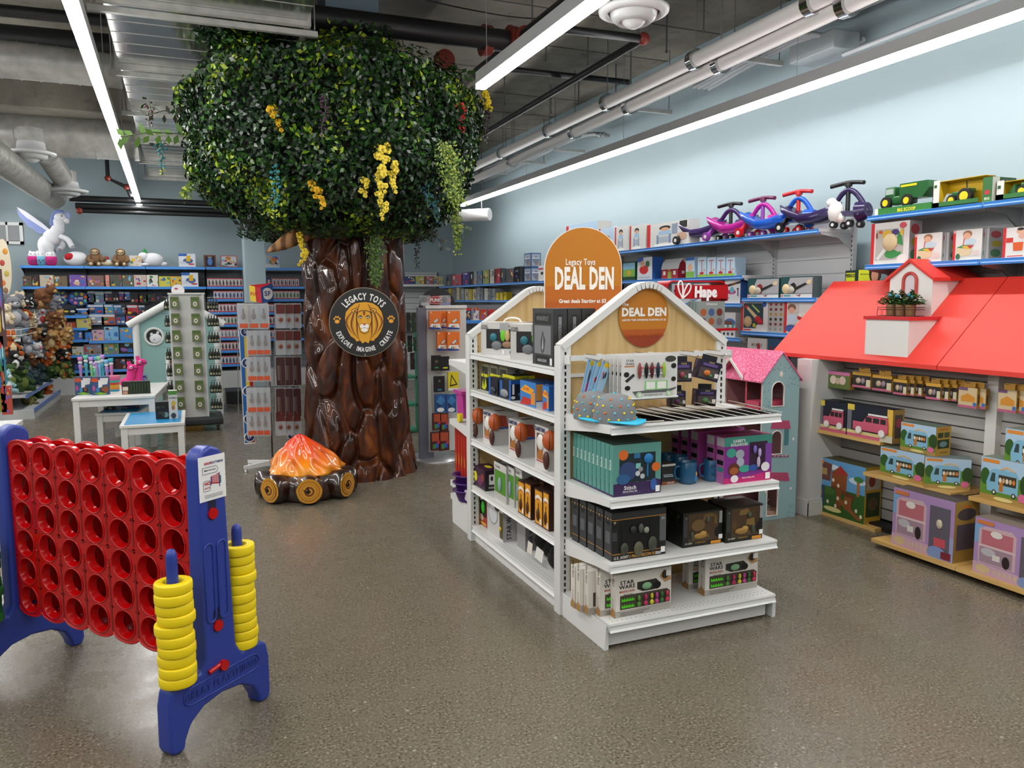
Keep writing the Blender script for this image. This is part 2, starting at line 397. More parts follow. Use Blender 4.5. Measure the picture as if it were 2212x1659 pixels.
a = at(233, 385, Y=13.5); pipe([(a.x, 13.5, CZ), (a.x, 13.5, a.z), (a.x+.25, 13.5, a.z-.12), (a.x+.3, 13.5, 3.2)], .03, 'short drop pipe with red elbows by the left light', elbows=[a, (a.x+.25, 13.5, a.z-.12)])
# white PVC pair with silver couplings
CHR = M('#c9cbcd', .12, 1.)
for k, ((ax, ay), (bx, by), cp) in enumerate([((1036, 355), (1600, 82), [(1076, 330), (1176, 281), (1298, 220), (1490, 128), (1757, 8)]), ((1036, 382), (1600, 118), [(1105, 331+18), (1210, 283), (1340, 228), (1532, 135), (1815, 8)])]):
    Z = 3.7 if k == 0 else 3.62; a, b = at(ax, ay, Z=Z), at(bx, by, Z=Z); d = (b-a)/(b.y-a.y); a2 = a+d*(15.9-a.y); b2 = b+d*(-1-b.y)
    cl = [(a+d*(at(x, y, Z=Z).y-a.y), d) for x, y in cp]
    t = pipe([a2, b2], .062, ('upper' if k == 0 else 'lower')+' of two parallel white drain pipes under the ceiling', M('#d2d0cf', .4), clamps=cl, cl=CHR)
    for c, _ in cl: MB().tube([c+Vector((0, 0, .05)), (c.x, c.y, CZ-.01)], .006, '#77797b', 5).build('hanger_rod', t)
a = at(1058, 463, Z=3.0); t = pipe([(a.x-.6, a.y+.6, a.z), (a.x, a.y, a.z)], .1, 'stub end of a white pipe beside the tree leaves', M('#d2d0cf', .4)); MB().tube([(a.x-.1, a.y+.1, a.z+.09), (a.x-.1, a.y+.1, CZ-.01)], .008, '#55575a', 5).build('hanger_rod', t)
# grey conduits near the right wall
CG = M('#8d9194', .45)
def cond(pts, label, r=.018, n=3, sp=.05):
    t = thing('conduit', label, 'conduit', (0, 0, 0)); f = MB()
    for i in range(n):
        o = Vector((i*sp, 0, 0)); f.tube([Vector(p)+o for p in pts], r, CG, 8)
    f.build('conduit_run', t); return t
yz = lambda px, py, X: at(px, py, X=X)
def smooth(pts, n=6):
    out = []; P = [Vector(p) for p in pts]; P = [P[0]*2-P[1]]+P+[P[-1]*2-P[-2]]
    for i in range(1, len(P)-2):
        for k in range(n):
            t_ = k/n; a, b, c, d = P[i-1:i+3]
            out.append(.5*((2*b)+(c-a)*t_+(2*a-5*b+4*c-d)*t_*t_+(-a+3*b-3*c+d)*t_**3))
    out.append(P[-2]); return out
_cl = lambda L: [Vector((min(p.x, 5.0), p.y, p.z)) for p in L]
cond(_cl(smooth([at(1040, 395, Z=3.75), at(1210, 305, Z=3.75), at(1290, 290, Z=3.75), at(1385, 300, Z=3.7), at(1440, 303, Z=3.7)])), 'bundle of grey conduits bending toward the wall, beyond the hangers', .022, 3, .06)
cond(_cl(smooth([at(1500, 188, Z=3.75), at(1660, 95, Z=3.75), at(1745, 73, Z=3.75), at(1850, 95, Z=3.7), at(1935, 96, Z=3.7)])), 'nearer bundle of grey conduits curving toward the wall', .022, 4, .06)
cond([(5.1, 15.5, 3.95), (5.1, 2, 3.95)], 'straight grey conduit along the top of the right wall', .02, 2, .07)
cond([at(1822, 118, Z=3.5), at(2110, 5, Z=3.5), at(2330, -85, Z=3.5)], 'bright steel conduit just above the right hand light', .02, 1)
for k, (x, y) in enumerate([(1230, 325), (1060, 372), (1400, 238), (1630, 130), (1140, 350)]):
    a = at(x, y, Z=3.68); f = MB().box(a.x-.25, a.x+.3, a.y-.02, a.y+.02, a.z-.02, a.z+.02, MGALV)
    for xx in (a.x-.22, a.x+.27): f.tube([(xx, a.y, a.z), (xx, a.y, CZ)], .005, MSTEEL, 5)
    tag(f.build('strut_hanger'), 'galvanised strut trapeze holding conduits, '+['third', 'nearest the tree', 'middle', 'nearest the camera', 'second'][k]+' along the wall', 'hanger')
a = at(1775, 125, Z=3.6); tag(MB().rbox(a.x-.12, a.x+.15, a.y-.25, a.y+.25, 3.6, 3.75, M('#8b9295', .5), .01).build('junction_box'), 'grey junction box fixed beside the conduits near the right light', 'box')
a = at(170, 0, Z=4.1)
R = random.Random(5); k = 0
for (x, y) in ((1150, 75), (1180, 120), (1270, 130), (1380, 60), (1440, 100), (1330, 195), (1090, 215), (1190, 235), (1520, 55), (560, 3), (210, 155), (60, 235), (1250, 215)):
    a = at(x, y, Z=4.05); tag(MB().tube([(a.x, a.y, CZ), (a.x, a.y, 4.0)], .008, '#5d5f62', 5).ell((a.x, a.y, 4.0), .016, '#5d5f62', 6).build('ceiling_anchor'), 'thin threaded rod hanging from the concrete ceiling', 'rod', 'threaded rods in the ceiling')
mb = MB()
for pts in ([(900, -5), (1000, 18), (1120, 38), (1250, 42)],): mb.tube(smooth([at(x, y, Z=4.2) for x, y in pts]), .006, MBLACK, 5)
tag(mb.build('cable'), 'slack black cable looping under the concrete ceiling', 'cable')
mb = MB(); p, q = at(998, 436, Z=LEDZ+.12), at(2212, 10, Z=LEDZ+.12)
mb.tube([p.lerp(q, i/60)+Vector((0, 0, .035*abs(math.sin(i*.45))-.0)) for i in range(61)], .006, MBLACK, 5)
tag(mb.build('cable'), 'black power cable draped along the right hand light', 'cable')
# ================================================================== the tree
def _bark(nt, b):
    v = texco(nt, (3, 3, 1.2)); n1 = nn(nt, 'ShaderNodeTexNoise', i_Scale=2.2, i_Detail=5., i_Distortion=.8); nt.links.new(v, n1.inputs['Vector'])
    c = ramp(nt, n1.outputs[0], [(.3, '#1a0b05'), (.48, '#3b1a09'), (.6, '#5a2b0c'), (.75, '#7d4512')])
    nt.links.new(c, b.inputs['Base Color']); b.inputs['Coat Weight'].default_value = .6; b.inputs['Coat Roughness'].default_value = .03; b.inputs['Specular IOR Level'].default_value = .2
MBARK = nodemat('glossy_painted_bark', _bark, .45)
tree = thing('artificial_tree', 'large artificial tree with glossy carved brown trunk and dense green canopy', 'tree', tuple(TC))
def trunk_r(z): return .445+.075*math.exp(-z/.35)+.02*(2.4-z)/2.4
NA, NZ = 260, 210; vs = []
for j in range(NZ+1):
    z = 2.5*j/NZ
    for i in range(NA):
        a = 2*PI*i/NA; q = Vector((math.cos(a)*1.9, math.sin(a)*1.9, z*1.5))
        q = q+noise.noise_vector(q*.9)*.4
        dd, _ = noise.voronoi(q*1.25); e = min(1, (dd[1]-dd[0])/.2); e = e*e*(3-2*e)
        dd2, _ = noise.voronoi(q*2.7+Vector((5, 3, 1))); e2 = min(1, (dd2[1]-dd2[0])/.3)
        r = trunk_r(z)+.042*(e-1)+.006*(e2-1)+.008*noise.noise(q*2)+.03*(1-dd[0])*e
        vs.append((r*math.cos(a), r*math.sin(a), z))
mb = MB(); mb.add(vs, [(j*NA+i, j*NA+(i+1) % NA, (j+1)*NA+(i+1) % NA, (j+1)*NA+i) for j in range(NZ) for i in range(NA)], MBARK, True)
mb.build('trunk', tree)
CO = Vector((-.12, .0, 0)); CT = TC+CO
def canopy_r(z):
    P = [(2.22, .55), (2.3, .8), (2.42, .98), (2.55, 1.1), (2.72, 1.2), (2.95, 1.27), (3.2, 1.27), (3.4, 1.25), (3.5, 1.2), (3.56, 1.02), (3.6, .5)]
    if z <= P[0][0]: return P[0][1]
    for (a, ra), (b, rb) in zip(P[:-1], P[1:]):
        if z <= b: return ra+(rb-ra)*(z-a)/(b-a)
    return 0
def lump(a, z): return .07*noise.noise(Vector((math.cos(a)*2.1, math.sin(a)*2.1, z*1.6)))*1.6+.04*noise.noise(Vector((math.cos(a)*5, math.sin(a)*5, z*4)))
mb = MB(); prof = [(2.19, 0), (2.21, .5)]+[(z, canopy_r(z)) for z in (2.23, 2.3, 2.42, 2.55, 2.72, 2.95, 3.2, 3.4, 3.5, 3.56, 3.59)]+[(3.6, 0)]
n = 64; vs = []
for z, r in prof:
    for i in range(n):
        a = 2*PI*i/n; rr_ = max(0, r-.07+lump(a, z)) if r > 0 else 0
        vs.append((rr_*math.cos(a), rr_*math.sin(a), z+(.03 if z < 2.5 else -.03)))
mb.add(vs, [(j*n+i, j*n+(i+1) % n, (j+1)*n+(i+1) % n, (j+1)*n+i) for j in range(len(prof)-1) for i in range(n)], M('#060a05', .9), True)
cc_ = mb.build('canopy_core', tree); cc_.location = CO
LEAF = [M('#0f2a12', .35), M('#163a12', .35), M('#2c5a14', .35), M('#5f8a14', .38), M('#9ab01c', .4)]
def leaves(points, name, parent, size=(.022, .036), wts=(5, 4, 2.4, 1., .5), seed=1):
    R = np.random.RandomState(seed); N = len(points); pts = np.array([p[0] for p in points]); nrm = np.array([p[1] for p in points])
    k = np.array(wts)/sum(wts)
    clus = np.array([noise.noise(Vector(p)*2.2) for p in pts])
    mi = np.zeros(N, int); rnd = R.rand(N)+clus*.55
    cs = np.cumsum(k); mi = np.clip(np.searchsorted(cs, np.clip(rnd, 0, .999)), 0, 4)
    d = nrm+R.randn(N, 3)*.55; d /= np.linalg.norm(d, axis=1)[:, None]
    t = np.cross(d, R.randn(N, 3)); t /= np.linalg.norm(t, axis=1)[:, None]; b = np.cross(d, t)
    s = (size[0]+R.rand(N)*(size[1]-size[0]))[:, None]
    v = np.stack([pts-t*s, pts+b*s*.55+d*s*.25, pts+t*s, pts-b*s*.55+d*s*.25], 1).reshape(-1, 3)
    me = bpy.data.meshes.new(name); me.vertices.add(N*4); me.vertices.foreach_set('co', v.ravel())
    me.loops.add(N*4); me.loops.foreach_set('vertex_index', np.arange(N*4)); me.polygons.add(N)
    me.polygons.foreach_set('loop_start', np.arange(N)*4); me.polygons.foreach_set('loop_total', np.full(N, 4))
    for m in LEAF: me.materials.append(m)
    me.polygons.foreach_set('material_index', mi); me.update(); me.validate()
    o = bpy.data.objects.new(name, me); COL.objects.link(o); o.parent = parent; return o
R = random.Random(3); pl = []
def addleaf(a, z, r, nz=0): pl.append(((r*math.cos(a), r*math.sin(a), z), (math.cos(a), math.sin(a), nz)))
while len(pl) < 34000:
    z = R.uniform(2.2, 3.58); a = R.uniform(0, 2*PI); r = canopy_r(z)
    if R.random() > r/1.27+.1: continue
    addleaf(a, z+R.uniform(-.03, .03), r+lump(a, z)+R.uniform(-.05, .06)+.03*math.sin(a*9+z*7), -.5 if z < 2.6 else .1)
for i in range(5200):   # top and underside
    a = R.uniform(0, 2*PI); rr_ = math.sqrt(R.random())*1.16; addleaf(a, 3.59+R.uniform(-.06, .08)+.08*noise.noise(Vector((rr_*math.cos(a)*3, rr_*math.sin(a)*3, 1))), rr_, 2)
for i in range(3600):
    a = R.uniform(0, 2*PI); rr_ = .4+R.random()*.5; addleaf(a, 2.21+R.uniform(-.05, .04)+.1*max(0, rr_-.6), rr_, -2)
for i in range(2600):   # raised tuft where the building column leaves the crown
    a = R.uniform(0, 2*PI); rr_ = .2+R.random()*.22; pl.append(((.12+rr_*math.cos(a), -.32+rr_*math.sin(a), 3.55+R.random()**1.5*.36), (math.cos(a), math.sin(a), .5)))
for i in range(1500):
    a = R.uniform(0, 2*PI); rr_ = R.random()*.3; pl.append(((-.9+rr_*math.cos(a), -.8+rr_*math.sin(a)*.6, 3.56+R.random()*.12), (0, 0, 1)))
leaves(pl, 'foliage', tree, (.018, .032)).location = CO
# branch stub
a, b = at(648, 505, Y=7.0), at(576, 545, Y=6.75)
o = TC; P_ = [Vector(p)-o for p in (a+(a-b)*.6, a, a.lerp(b, .5)+Vector((0, 0, -.005)), a.lerp(b, .8), b)]
def _br(nt, b_):
    v = texco(nt, (8, 8, 8)); n1 = nn(nt, 'ShaderNodeTexWave', i_Scale=.35, i_Distortion=9.); nt.links.new(v, n1.inputs['Vector'])
    nt.links.new(ramp(nt, n1.outputs[0], [(.2, '#5e4128'), (.8, '#a37a50')]), b_.inputs['Base Color'])
MB().tube(P_, [.09, .085, .055, .03, .006], nodemat('branch_paint', _br, .5), 12).build('branch', tree)
# ------------------------------------------------------------------ hanging flowers
def surf(px, py, ex=.06):
    d = (at(px, py, Y=8)-CAM).normalized(); TC = CT
    for i in range(600):
        p = CAM+d*(4.5+i*.01); q = p-TC
        if 2.18 < p.z < 3.6 and math.hypot(q.x, q.y) < canopy_r(p.z)+ex: return p
    return at(px, py, Y=7.2)
def garland(px, py, py2, col, label, kind='wisteria', px2=None, stem='#33511d', tip=None, w=1., Y=None):
    p = at(px, py, Y=Y) if Y else surf(px, py); px2 = px2 or px; q = at(px2, py2, Y=p.y)
    t = thing('flower_garland', label, 'flowers', tuple(p), group=None); d = q-p; L = d.length
    R = random.Random(int(px*7+py)); st = MB().tube([(0, 0, .03), d*.3+Vector((.012, 0, 0)), d*.7+Vector((-.01, 0, 0)), d], .004, stem, 5); st.build('stem', t)
    f = MB(); m = M(col, .55); m2 = M(tip or col, .55)
    n = int(L/.008*w) if kind != 'orchid' else int(L/.021*w)
    for i in range(n):
        s = (i+R.random())/n; sp = .044*(1-s*.5)*w; a = R.uniform(0, 2*PI); c = d*s+Vector((math.cos(a)*sp*R.uniform(.4, 1.1), math.sin(a)*sp*.8-.01, R.uniform(-.01, .01)))
        rr_ = (.015 if kind == 'wisteria' else .021)*(1-.45*s)*R.uniform(.7, 1.2)
        if kind == 'orchid':
            for k in range(5):
                b_ = a+k*PI*.4; f.ell(c+Vector((math.cos(b_)*rr_*.9, -.004*k, math.sin(b_)*rr_*.9)), (rr_*.8, rr_*.35, rr_*.75), m, 7)
        else: f.ell(c, (rr_*.9, rr_*.6, rr_*.75), m2 if s > .82 else m, 6)
    f.build('blossoms', t)
    g = MB()
    for i in range(9):
        a = R.uniform(0, 2*PI); c = Vector((math.cos(a)*.03, math.sin(a)*.03, R.uniform(-.04, .04))); e = c+Vector((math.cos(a)*.07, math.sin(a)*.05-.02, R.uniform(-.05, .03))); s_ = Vector((-math.sin(a), math.cos(a), .3))*.016
        g.poly([c, c.lerp(e, .5)+s_, e, c.lerp(e, .5)-s_], M('#24451a', .4))
    g.build('leaves', t); return t
G = garland
G(578, 232, 282, '#e2b400', 'bright yellow orchid spray high on the left half of the canopy', 'orchid', 606, w=1.1)
G(597, 358, 472, '#2f7f8c', 'teal wisteria strand with yellow green tip, left of centre on the canopy', tip='#b9c43a', px2=592)
G(672, 396, 452, '#d9a90d', 'small yellow orchid curl low on the canopy, left of the big yellow spray', 'orchid', 700)
G(822, 312, 478, '#dcc53a', 'longest pale yellow blossom spray down the front of the canopy', 'orchid', 826, w=1.3)
G(848, 345, 420, '#dcc53a', 'pale yellow side spray just right of the longest yellow spray', 'orchid', 850)
G(795, 385, 425, '#dcc53a', 'pale yellow side spray just left of the longest yellow spray', 'orchid', 783)
G(992, 225, 290, '#c8141f', 'scarlet blossom strand near the right edge of the canopy', w=1.2, px2=996)
G(1040, 205, 240, '#e8cc0c', 'vivid yellow blooms sticking out of the right edge below the light', 'orchid', 1056, w=1.6, Y=7.1)
G(1048, 240, 310, '#3b1c34', 'dark plum wisteria strand hanging off the right edge of the canopy', px2=1050, Y=7.1, tip='#97959a')
G(922, 395, 450, '#255f73', 'teal wisteria strand low on the right side, upper of two', px2=925)
G(938, 420, 478, '#2c7688', 'teal wisteria strand low on the right side, lower of two', px2=943)
G(692, 62, 150, '#20233f', 'dark navy wisteria strand beside the building column', px2=690)
G(702, 210, 300, '#44263f', 'dull purple wisteria strand at the centre of the canopy', px2=696, tip='#6c6270')
G(322, 225, 275, '#3c1726', 'maroon wisteria strand dangling off the left tip of the canopy', px2=324, Y=7.3, tip='#7c6a70')
G(346, 305, 378, '#2a7c86', 'teal wisteria strand hanging below the left tip leaves', px2=352, Y=7.3, tip='#a7b43a')
G(655, 510, 575, '#d8bd25', 'yellow blossom vine hanging at the left edge of the trunk top', 'orchid', 650, Y=6.85)
G(902, 510, 582, '#2c2028', 'nearly black wisteria strand hanging under the right of the canopy', px2=900, Y=7.0)
G(570, 490, 520, '#2e5c3c', 'short green tendril under the left of the canopy', px2=568, Y=7.0)
def vine(px, py, px2, py2, w_, label, Y=None, cols=('#3f5f1c', '#6d8c2a', '#a9b83c'), n=520, leafy=.011):
    p = at(px, py, Y=Y) if Y else surf(px, py, .1); q = at(px2, py2, Y=p.y); d = q-p; R = random.Random(int(px)); f = MB()
    f.tube([(0, 0, 0), d*.5, d], .004, '#3a4a1c', 5)
    for i in range(n):
        s = R.random(); sp = w_*(1-.55*s)*(.4+.6*math.sin(min(1, s*3)*PI/2)); c = d*s+Vector((R.gauss(0, .45)*sp, R.gauss(0, .25)*sp, R.gauss(0, .02)))
        a = R.uniform(0, PI); l = leafy*R.uniform(.7, 1.5); u = Vector((math.cos(a), R.uniform(-.4, .4), math.sin(a)))*l; v = Vector((-math.sin(a), R.uniform(-.4, .4), math.cos(a)))*l*.6
        f.poly([c-u, c+v, c+u, c-v], cols[i % len(cols)])
    t = f.build('hanging_vine'); t.location = p; return tag(t, label, 'vine')
vine(810, 500, 812, 612, .1, 'bushy green vine hanging down over the front of the trunk', Y=6.8, cols=('#3d5a18', '#56761f', '#2c4416'), n=900)
vine(965, 310, 985, 440, .16, 'pale green trailing vine over the right side of the canopy', cols=('#4a681c', '#688428', '#93a440'), n=760)
vine(985, 445, 990, 538, .07, 'thin speckled green vine hanging lowest at the right of the canopy', Y=7.0, n=420)
vine(410, 400, 395, 425, .06, 'small pale sprig poking out of the lower left canopy', Y=7.2, n=120)
def sprig(px, py, dx, dz, label, n=10, Y=7.1, col='#2d5a20', s=.06):
    p = at(px, py, Y=Y); f = MB(); R = random.Random(px); e = Vector((dx, 0, dz)); f.tube([(0, 0, 0), e*.5+Vector((0, 0, .03)), e], .004, '#2b3317', 5)
    for i in range(n):
        c = e*(i+.5)/n; a = R.uniform(-.5, .5)+(1 if i % 2 else -1)*1.0+math.atan2(dz, dx); u = Vector((math.cos(a), R.uniform(-.3, .3), math.sin(a)))*s*R.uniform(.8, 1.3); v = Vector((-math.sin(a), .3, math.cos(a)))*s*.28
        f.poly([c, c+u*.5+v, c+u, c+u*.5-v], M(col, .4))
    t = f.build('leafy_sprig'); t.location = p; return tag(t, label, 'foliage')
sprig(400, 290, -.5, -.06, 'big leaved sprig sticking out of the left side of the canopy', 14, 7.1, '#4a6a26', .085)
sprig(395, 245, -.28, -.04, 'dark twig with small leaves above the left big leaved sprig', 7, 7.1, '#2b2a1c', .06)
sprig(960, 150, .34, -.03, 'leafy sprig crossing in front of the black pipe at upper right', 12, 7.0, '#2c5420', .07)
sprig(960, 180, .1, -.16, 'round leaved sprig on the upper right of the canopy', 9, 6.4, '#3d6b28', .08)
sprig(960, 470, .25, -.12, 'drooping leaves at the lower right rim of the canopy', 10, 7.0, '#31522a', .06)
sprig(930, 500, .14, -.16, 'dark pointed leaves under the right rim of the canopy', 8, 6.9, '#16241a', .06)
sprig(560, 480, -.16, -.03, 'dark pointed leaves under the left rim of the canopy', 7, 6.9, '#111c14', .06)
# ------------------------------------------------------------------ round shop sign on the trunk
cdir = Vector((TC.x, TC.y, 0)).normalized(); dep = (TC-cdir*.57); c = at(787, 696, Y=dep.y); nrm = Vector((-.2, -.98, 0)).normalized(); U = Vector((0.98, -.2, 0)); V = Vector((0, 0, 1)); RD = .302
sg = thing('round_sign', 'round black shop sign with a lion head and white lettering on the tree trunk', 'sign', tuple(c))
def disc(mb, r, off, mat, n=64): mb.prism([U*(r*math.cos(2*PI*i/n))+V*(r*math.sin(2*PI*i/n))+nrm*off for i in range(n)], nrm*-.012, mat)
mb = MB(); disc(mb, RD, 0, '#8f8672'); disc(mb, RD-.006, .004, M('#232425', .4)); mb.build('backing_disc', sg)
def arctext(mb, t, r, a0, a1, h, mat, top=True, lift=.006):
    ws = [glyphs(ch, .03)[2]*h/.7+h*.16 if ch != ' ' else h*.55 for ch in t]; tot = sum(ws); acc = 0; sc_ = r*math.radians(abs(a1-a0))/tot
    for ch, w_ in zip(t, ws):
        f = (acc+w_/2)/tot; acc += w_; a = math.radians(a0+(a1-a0)*f)
        if ch == ' ': continue
        er = U*math.cos(a)+V*math.sin(a); et = (U*math.sin(a)-V*math.cos(a)) if top else (-U*math.sin(a)+V*math.cos(a)); up = er if top else -er
        vs, fs, wd = glyphs(ch, .03); k = h/.7; o = er*r+nrm*lift
        mb.add([o+et*((x-wd/2)*k*sc_)+up*((y-.35)*k) for x, y in vs], fs, mat)
mb = MB(); W_ = M('#e9e9e6', .5)
arctext(mb, 'LEGACY TOYS', .225, 141, 39, .056, W_); arctext(mb, 'EXPLORE', .238, 199, 242, .04, W_, False); arctext(mb, 'IMAGINE', .238, 252, 292, .04, W_, False); arctext(mb, 'CREATE', .238, 303, 341, .04, W_, False)
for a in (247, 297): a = math.radians(a); mb.poly([U*(.238*math.cos(a))+V*(.238*math.sin(a))+nrm*.006+(U*math.cos(k)+V*math.sin(k))*.004 for k in range(6)], '#8d6a2c')
mb.poly([V*-.285+nrm*.006+(U*math.cos(k)+V*math.sin(k))*.005 for k in range(6)], W_)
for sx in (-1, 1):
    o = U*(sx*.232)+V*.02+nrm*.006; mb.poly([o+U*(.021*math.cos(k*PI/6))+V*(.017*math.sin(k*PI/6)-.012) for k in range(12)], '#e0a02c')
    for x, y in ((-.024, .012), (-.009, .027), (.009, .027), (.024, .012)): mb.poly([o+U*(x+.0075*math.cos(k*PI/4))+V*(y+.011*math.sin(k*PI/4)) for k in range(8)], '#e0a02c')
mb.build('lettering', sg)
mb = MB(); G1, G2, G3, BK = M('#d69a1f', .5), M('#7a3f14', .5), M('#e2ab3a', .5), M('#17110c', .5)
def pp(pts, mat, z): mb.poly([U*x+V*y+nrm*z for x, y in pts], mat)
def blob(cx, cy, rx, ry, mat, z, n=20, rot=0):
    pp([(cx+rx*math.cos(a)*math.cos(rot)-ry*math.sin(a)*math.sin(rot), cy+rx*math.cos(a)*math.sin(rot)+ry*math.sin(a)*math.cos(rot)) for a in [2*PI*i/n for i in range(n)]], mat, z)
mane = [(.02, .175), (.075, .165), (.12, .135), (.15, .09), (.165, .03), (.16, -.03), (.14, -.085), (.11, -.13), (.085, -.15), (.08, -.165), (.045, -.16), (.03, -.185), (.005, -.17), (-.02, -.185), (-.04, -.16), (-.07, -.168), (-.085, -.145), (-.12, -.12), (-.14, -.08), (-.16, -.02), (-.165, .04), (-.155, .09), (-.12, .13), (-.075, .165), (-.03, .172)]
pp([(x*1.03, y*1.03) for x, y in mane], BK, .005); pp(mane, G1, .006)
for sx in (-1, 1):
    for k in range(5):
        pts = []; c_k = (G2, G3, G2, G3, G2)[k]; r0 = .066+.021*k; top = .158-.012*k; bot = -.165+.014*k
        for i in range(15):
            q = i/14; x = sx*(r0*math.sin(PI*(.1+.78*q))**.55+.004*math.sin(q*9+k)); pts.append((x, top+(bot-top)*q, .0055*math.sin(PI*min(1, q*1.05+.05))+.0012))
        pp([(x-sx*w_, z) for x, z, w_ in pts]+[(x+sx*w_, z) for x, z, w_ in pts[::-1]], c_k, .007+.0001*k)
        pp([(x+sx*w_, z) for x, z, w_ in pts]+[(x+sx*(w_+.0016), z) for x, z, w_ in pts[::-1]], BK, .0077)
face = [(-.05, .085), (-.02, .098), (.02, .098), (.05, .085), (.062, .05), (.06, .01), (.045, -.03), (.035, -.08), (0, -.098), (-.035, -.08), (-.045, -.03), (-.06, .01), (-.062, .05)]
pp([(x*1.09, y*1.06) for x, y in face], BK, .008); pp(face, G1, .009)
for sx in (-1, 1):
    blob(sx*.082, .1, .026, .021, BK, .0085); blob(sx*.082, .1, .021, .016, G3, .0095); blob(sx*.078, .097, .011, .009, G2, .010)
    pp([(sx*.012, .05), (sx*.03, .062), (sx*.052, .052), (sx*.05, .038), (sx*.028, .03)], BK, .010); blob(sx*.032, .044, .012, .006, W_, .011); blob(sx*.031, .045, .0045, .005, BK, .012)
    blob(sx*.019, -.035, .02, .018, W_, .0105); pp([(sx*.012, .03), (sx*.02, -.02), (sx*.004, -.015), (sx*.004, .04)], G3, .0100)
blob(0, -.066, .028, .017, W_, .0100); pp([(-.018, -.008), (.018, -.008), (.006, -.028), (-.006, -.028)], '#b0614f', .0115)
pp([(-.028, -.052), (0, -.046), (.028, -.052), (0, -.05)], BK, .0115); pp([(-.012, .095), (.012, .095), (.006, .06), (-.006, .06)], G2, .0100)
mb.build('lion_emblem', sg)
# ------------------------------------------------------------------ moulded campfire
c0 = at(665, 1093, Z=0); dr = Vector((c0.x, c0.y, 0)).normalized(); FC = c0+dr*.40
fire = thing('campfire_prop', 'glossy moulded campfire with orange flame over a ring of log ends', 'campfire', tuple(FC))
def _log(nt, b):
    v = texco(nt, (2, 2, 2)); n1 = nn(nt, 'ShaderNodeTexNoise', i_Scale=4., i_Detail=5.); nt.links.new(v, n1.inputs['Vector'])
    nt.links.new(ramp(nt, n1.outputs[0], [(.35, '#190b06'), (.6, '#351a0b'), (.8, '#4d280f')]), b.inputs['Base Color']); b.inputs['Coat Weight'].default_value = 1; b.inputs['Coat Roughness'].default_value = .04
MLOG = nodemat('log_gloss_paint', _log, .3)
base_a = math.atan2(-dr.y, -dr.x)
for k, dg in enumerate([-46, 2, 52, 92, 138, 180, -138, -92]):
    a = base_a+math.radians(dg); e = Vector((math.cos(a), math.sin(a), 0)); s_ = Vector((-e.y, e.x, 0)); rr_ = .118 if abs(dg) < 60 else .11; zc = rr_+.0; L0, L1 = .12, .405
    vs = []; n = 28; st = [0, .2, .5, .8, .93, .985, 1.0]
    for t_ in st:
        for i in range(n):
            q = 2*PI*i/n; r = rr_*(1+.10*noise.noise(Vector((q*1.3+k*3, t_*5, k))))*(1 if t_ < .9 else (1-.18*(t_-.9)/.1)); vs.append(e*(L0+(L1-L0)*t_)+s_*(r*math.cos(q))+Vector((0, 0, max(.004, zc+r*math.sin(q)))))
    mb = MB(); mb.add(vs, [(j*n+i, j*n+(i+1) % n, (j+1)*n+(i+1) % n, (j+1)*n+i) for j in range(len(st)-1) for i in range(n)], MLOG, True)
    log = mb.build('log', fire)
    mb = MB(); cols = ['#c98a1a', '#6a360c', '#c98a1a', '#d89a26', '#6a360c', '#d2921f', '#d89a26', '#6a360c', '#cf8f1e', '#5a2c0a']; rs = [1, .8, .765, .64, .6, .57, .43, .4, .25, .12]
    for j, (r, cc) in enumerate(zip(rs, cols)):
        m_ = M(cc, .25, coat=1.); mb.add([e*(L1+.001+.0035*j**.6)+s_*(r*rr_*.84*math.cos(2*PI*i/24)*(1+.03*math.sin(i*1.7+k)))+Vector((0, 0, zc+r*rr_*.84*math.sin(2*PI*i/24))) for i in range(24)], [list(range(24))], m_, True)
    o_ = e*(L1+.017)+Vector((0, 0, zc)); mb.poly([o_+s_*-.012+Vector((0, 0, .05)), o_+s_*.004, o_+s_*-.02+Vector((0, 0, -.012))], '#1a0b04'); mb.poly([o_+s_*-.055+Vector((0, 0, .02)), o_+s_*.012+Vector((0, 0, -.006)), o_+s_*-.01+Vector((0, 0, -.02))], '#1a0b04')
    mb.build('log_end', log)
MB().lathe([(.30, .01), (.33, .1), (.3, .2), (.2, .24), (0, .25)], MLOG, 36).build('ember_bed', fire)
def _flame(nt, b):
    t = nt.nodes.new('ShaderNodeTexCoord'); sp = nt.nodes.new('ShaderNodeSeparateXYZ'); nt.links.new(t.outputs['Object'], sp.inputs[0])
    n1 = nn(nt, 'ShaderNodeTexNoise', i_Scale=6., i_Detail=3.); mp = nt.nodes.new('ShaderNodeMapping'); mp.inputs['Scale'].default_value = (1, 1, .35); nt.links.new(t.outputs['Object'], mp.inputs[0]); nt.links.new(mp.outputs[0], n1.inputs['Vector'])
    ma = nn(nt, 'ShaderNodeMath', operation='MULTIPLY_ADD'); nt.links.new(n1.outputs[0], ma.inputs[0]); ma.inputs[1].default_value = .22; nt.links.new(sp.outputs[2], ma.inputs[2])
    nt.links.new(ramp(nt, ma.outputs[0], [(.27, '#f5a70f'), (.4, '#f28a0c'), (.52, '#ea5208'), (.64, '#d81a06')]), b.inputs['Base Color']); b.inputs['Coat Weight'].default_value = 1; b.inputs['Coat Roughness'].default_value = .03
MFL = nodemat('painted_flame', _flame, .35)
vs = []; NA2, NZ2 = 120, 46; z0 = .2; apz = at(655, 936, Y=FC.y).z-.0
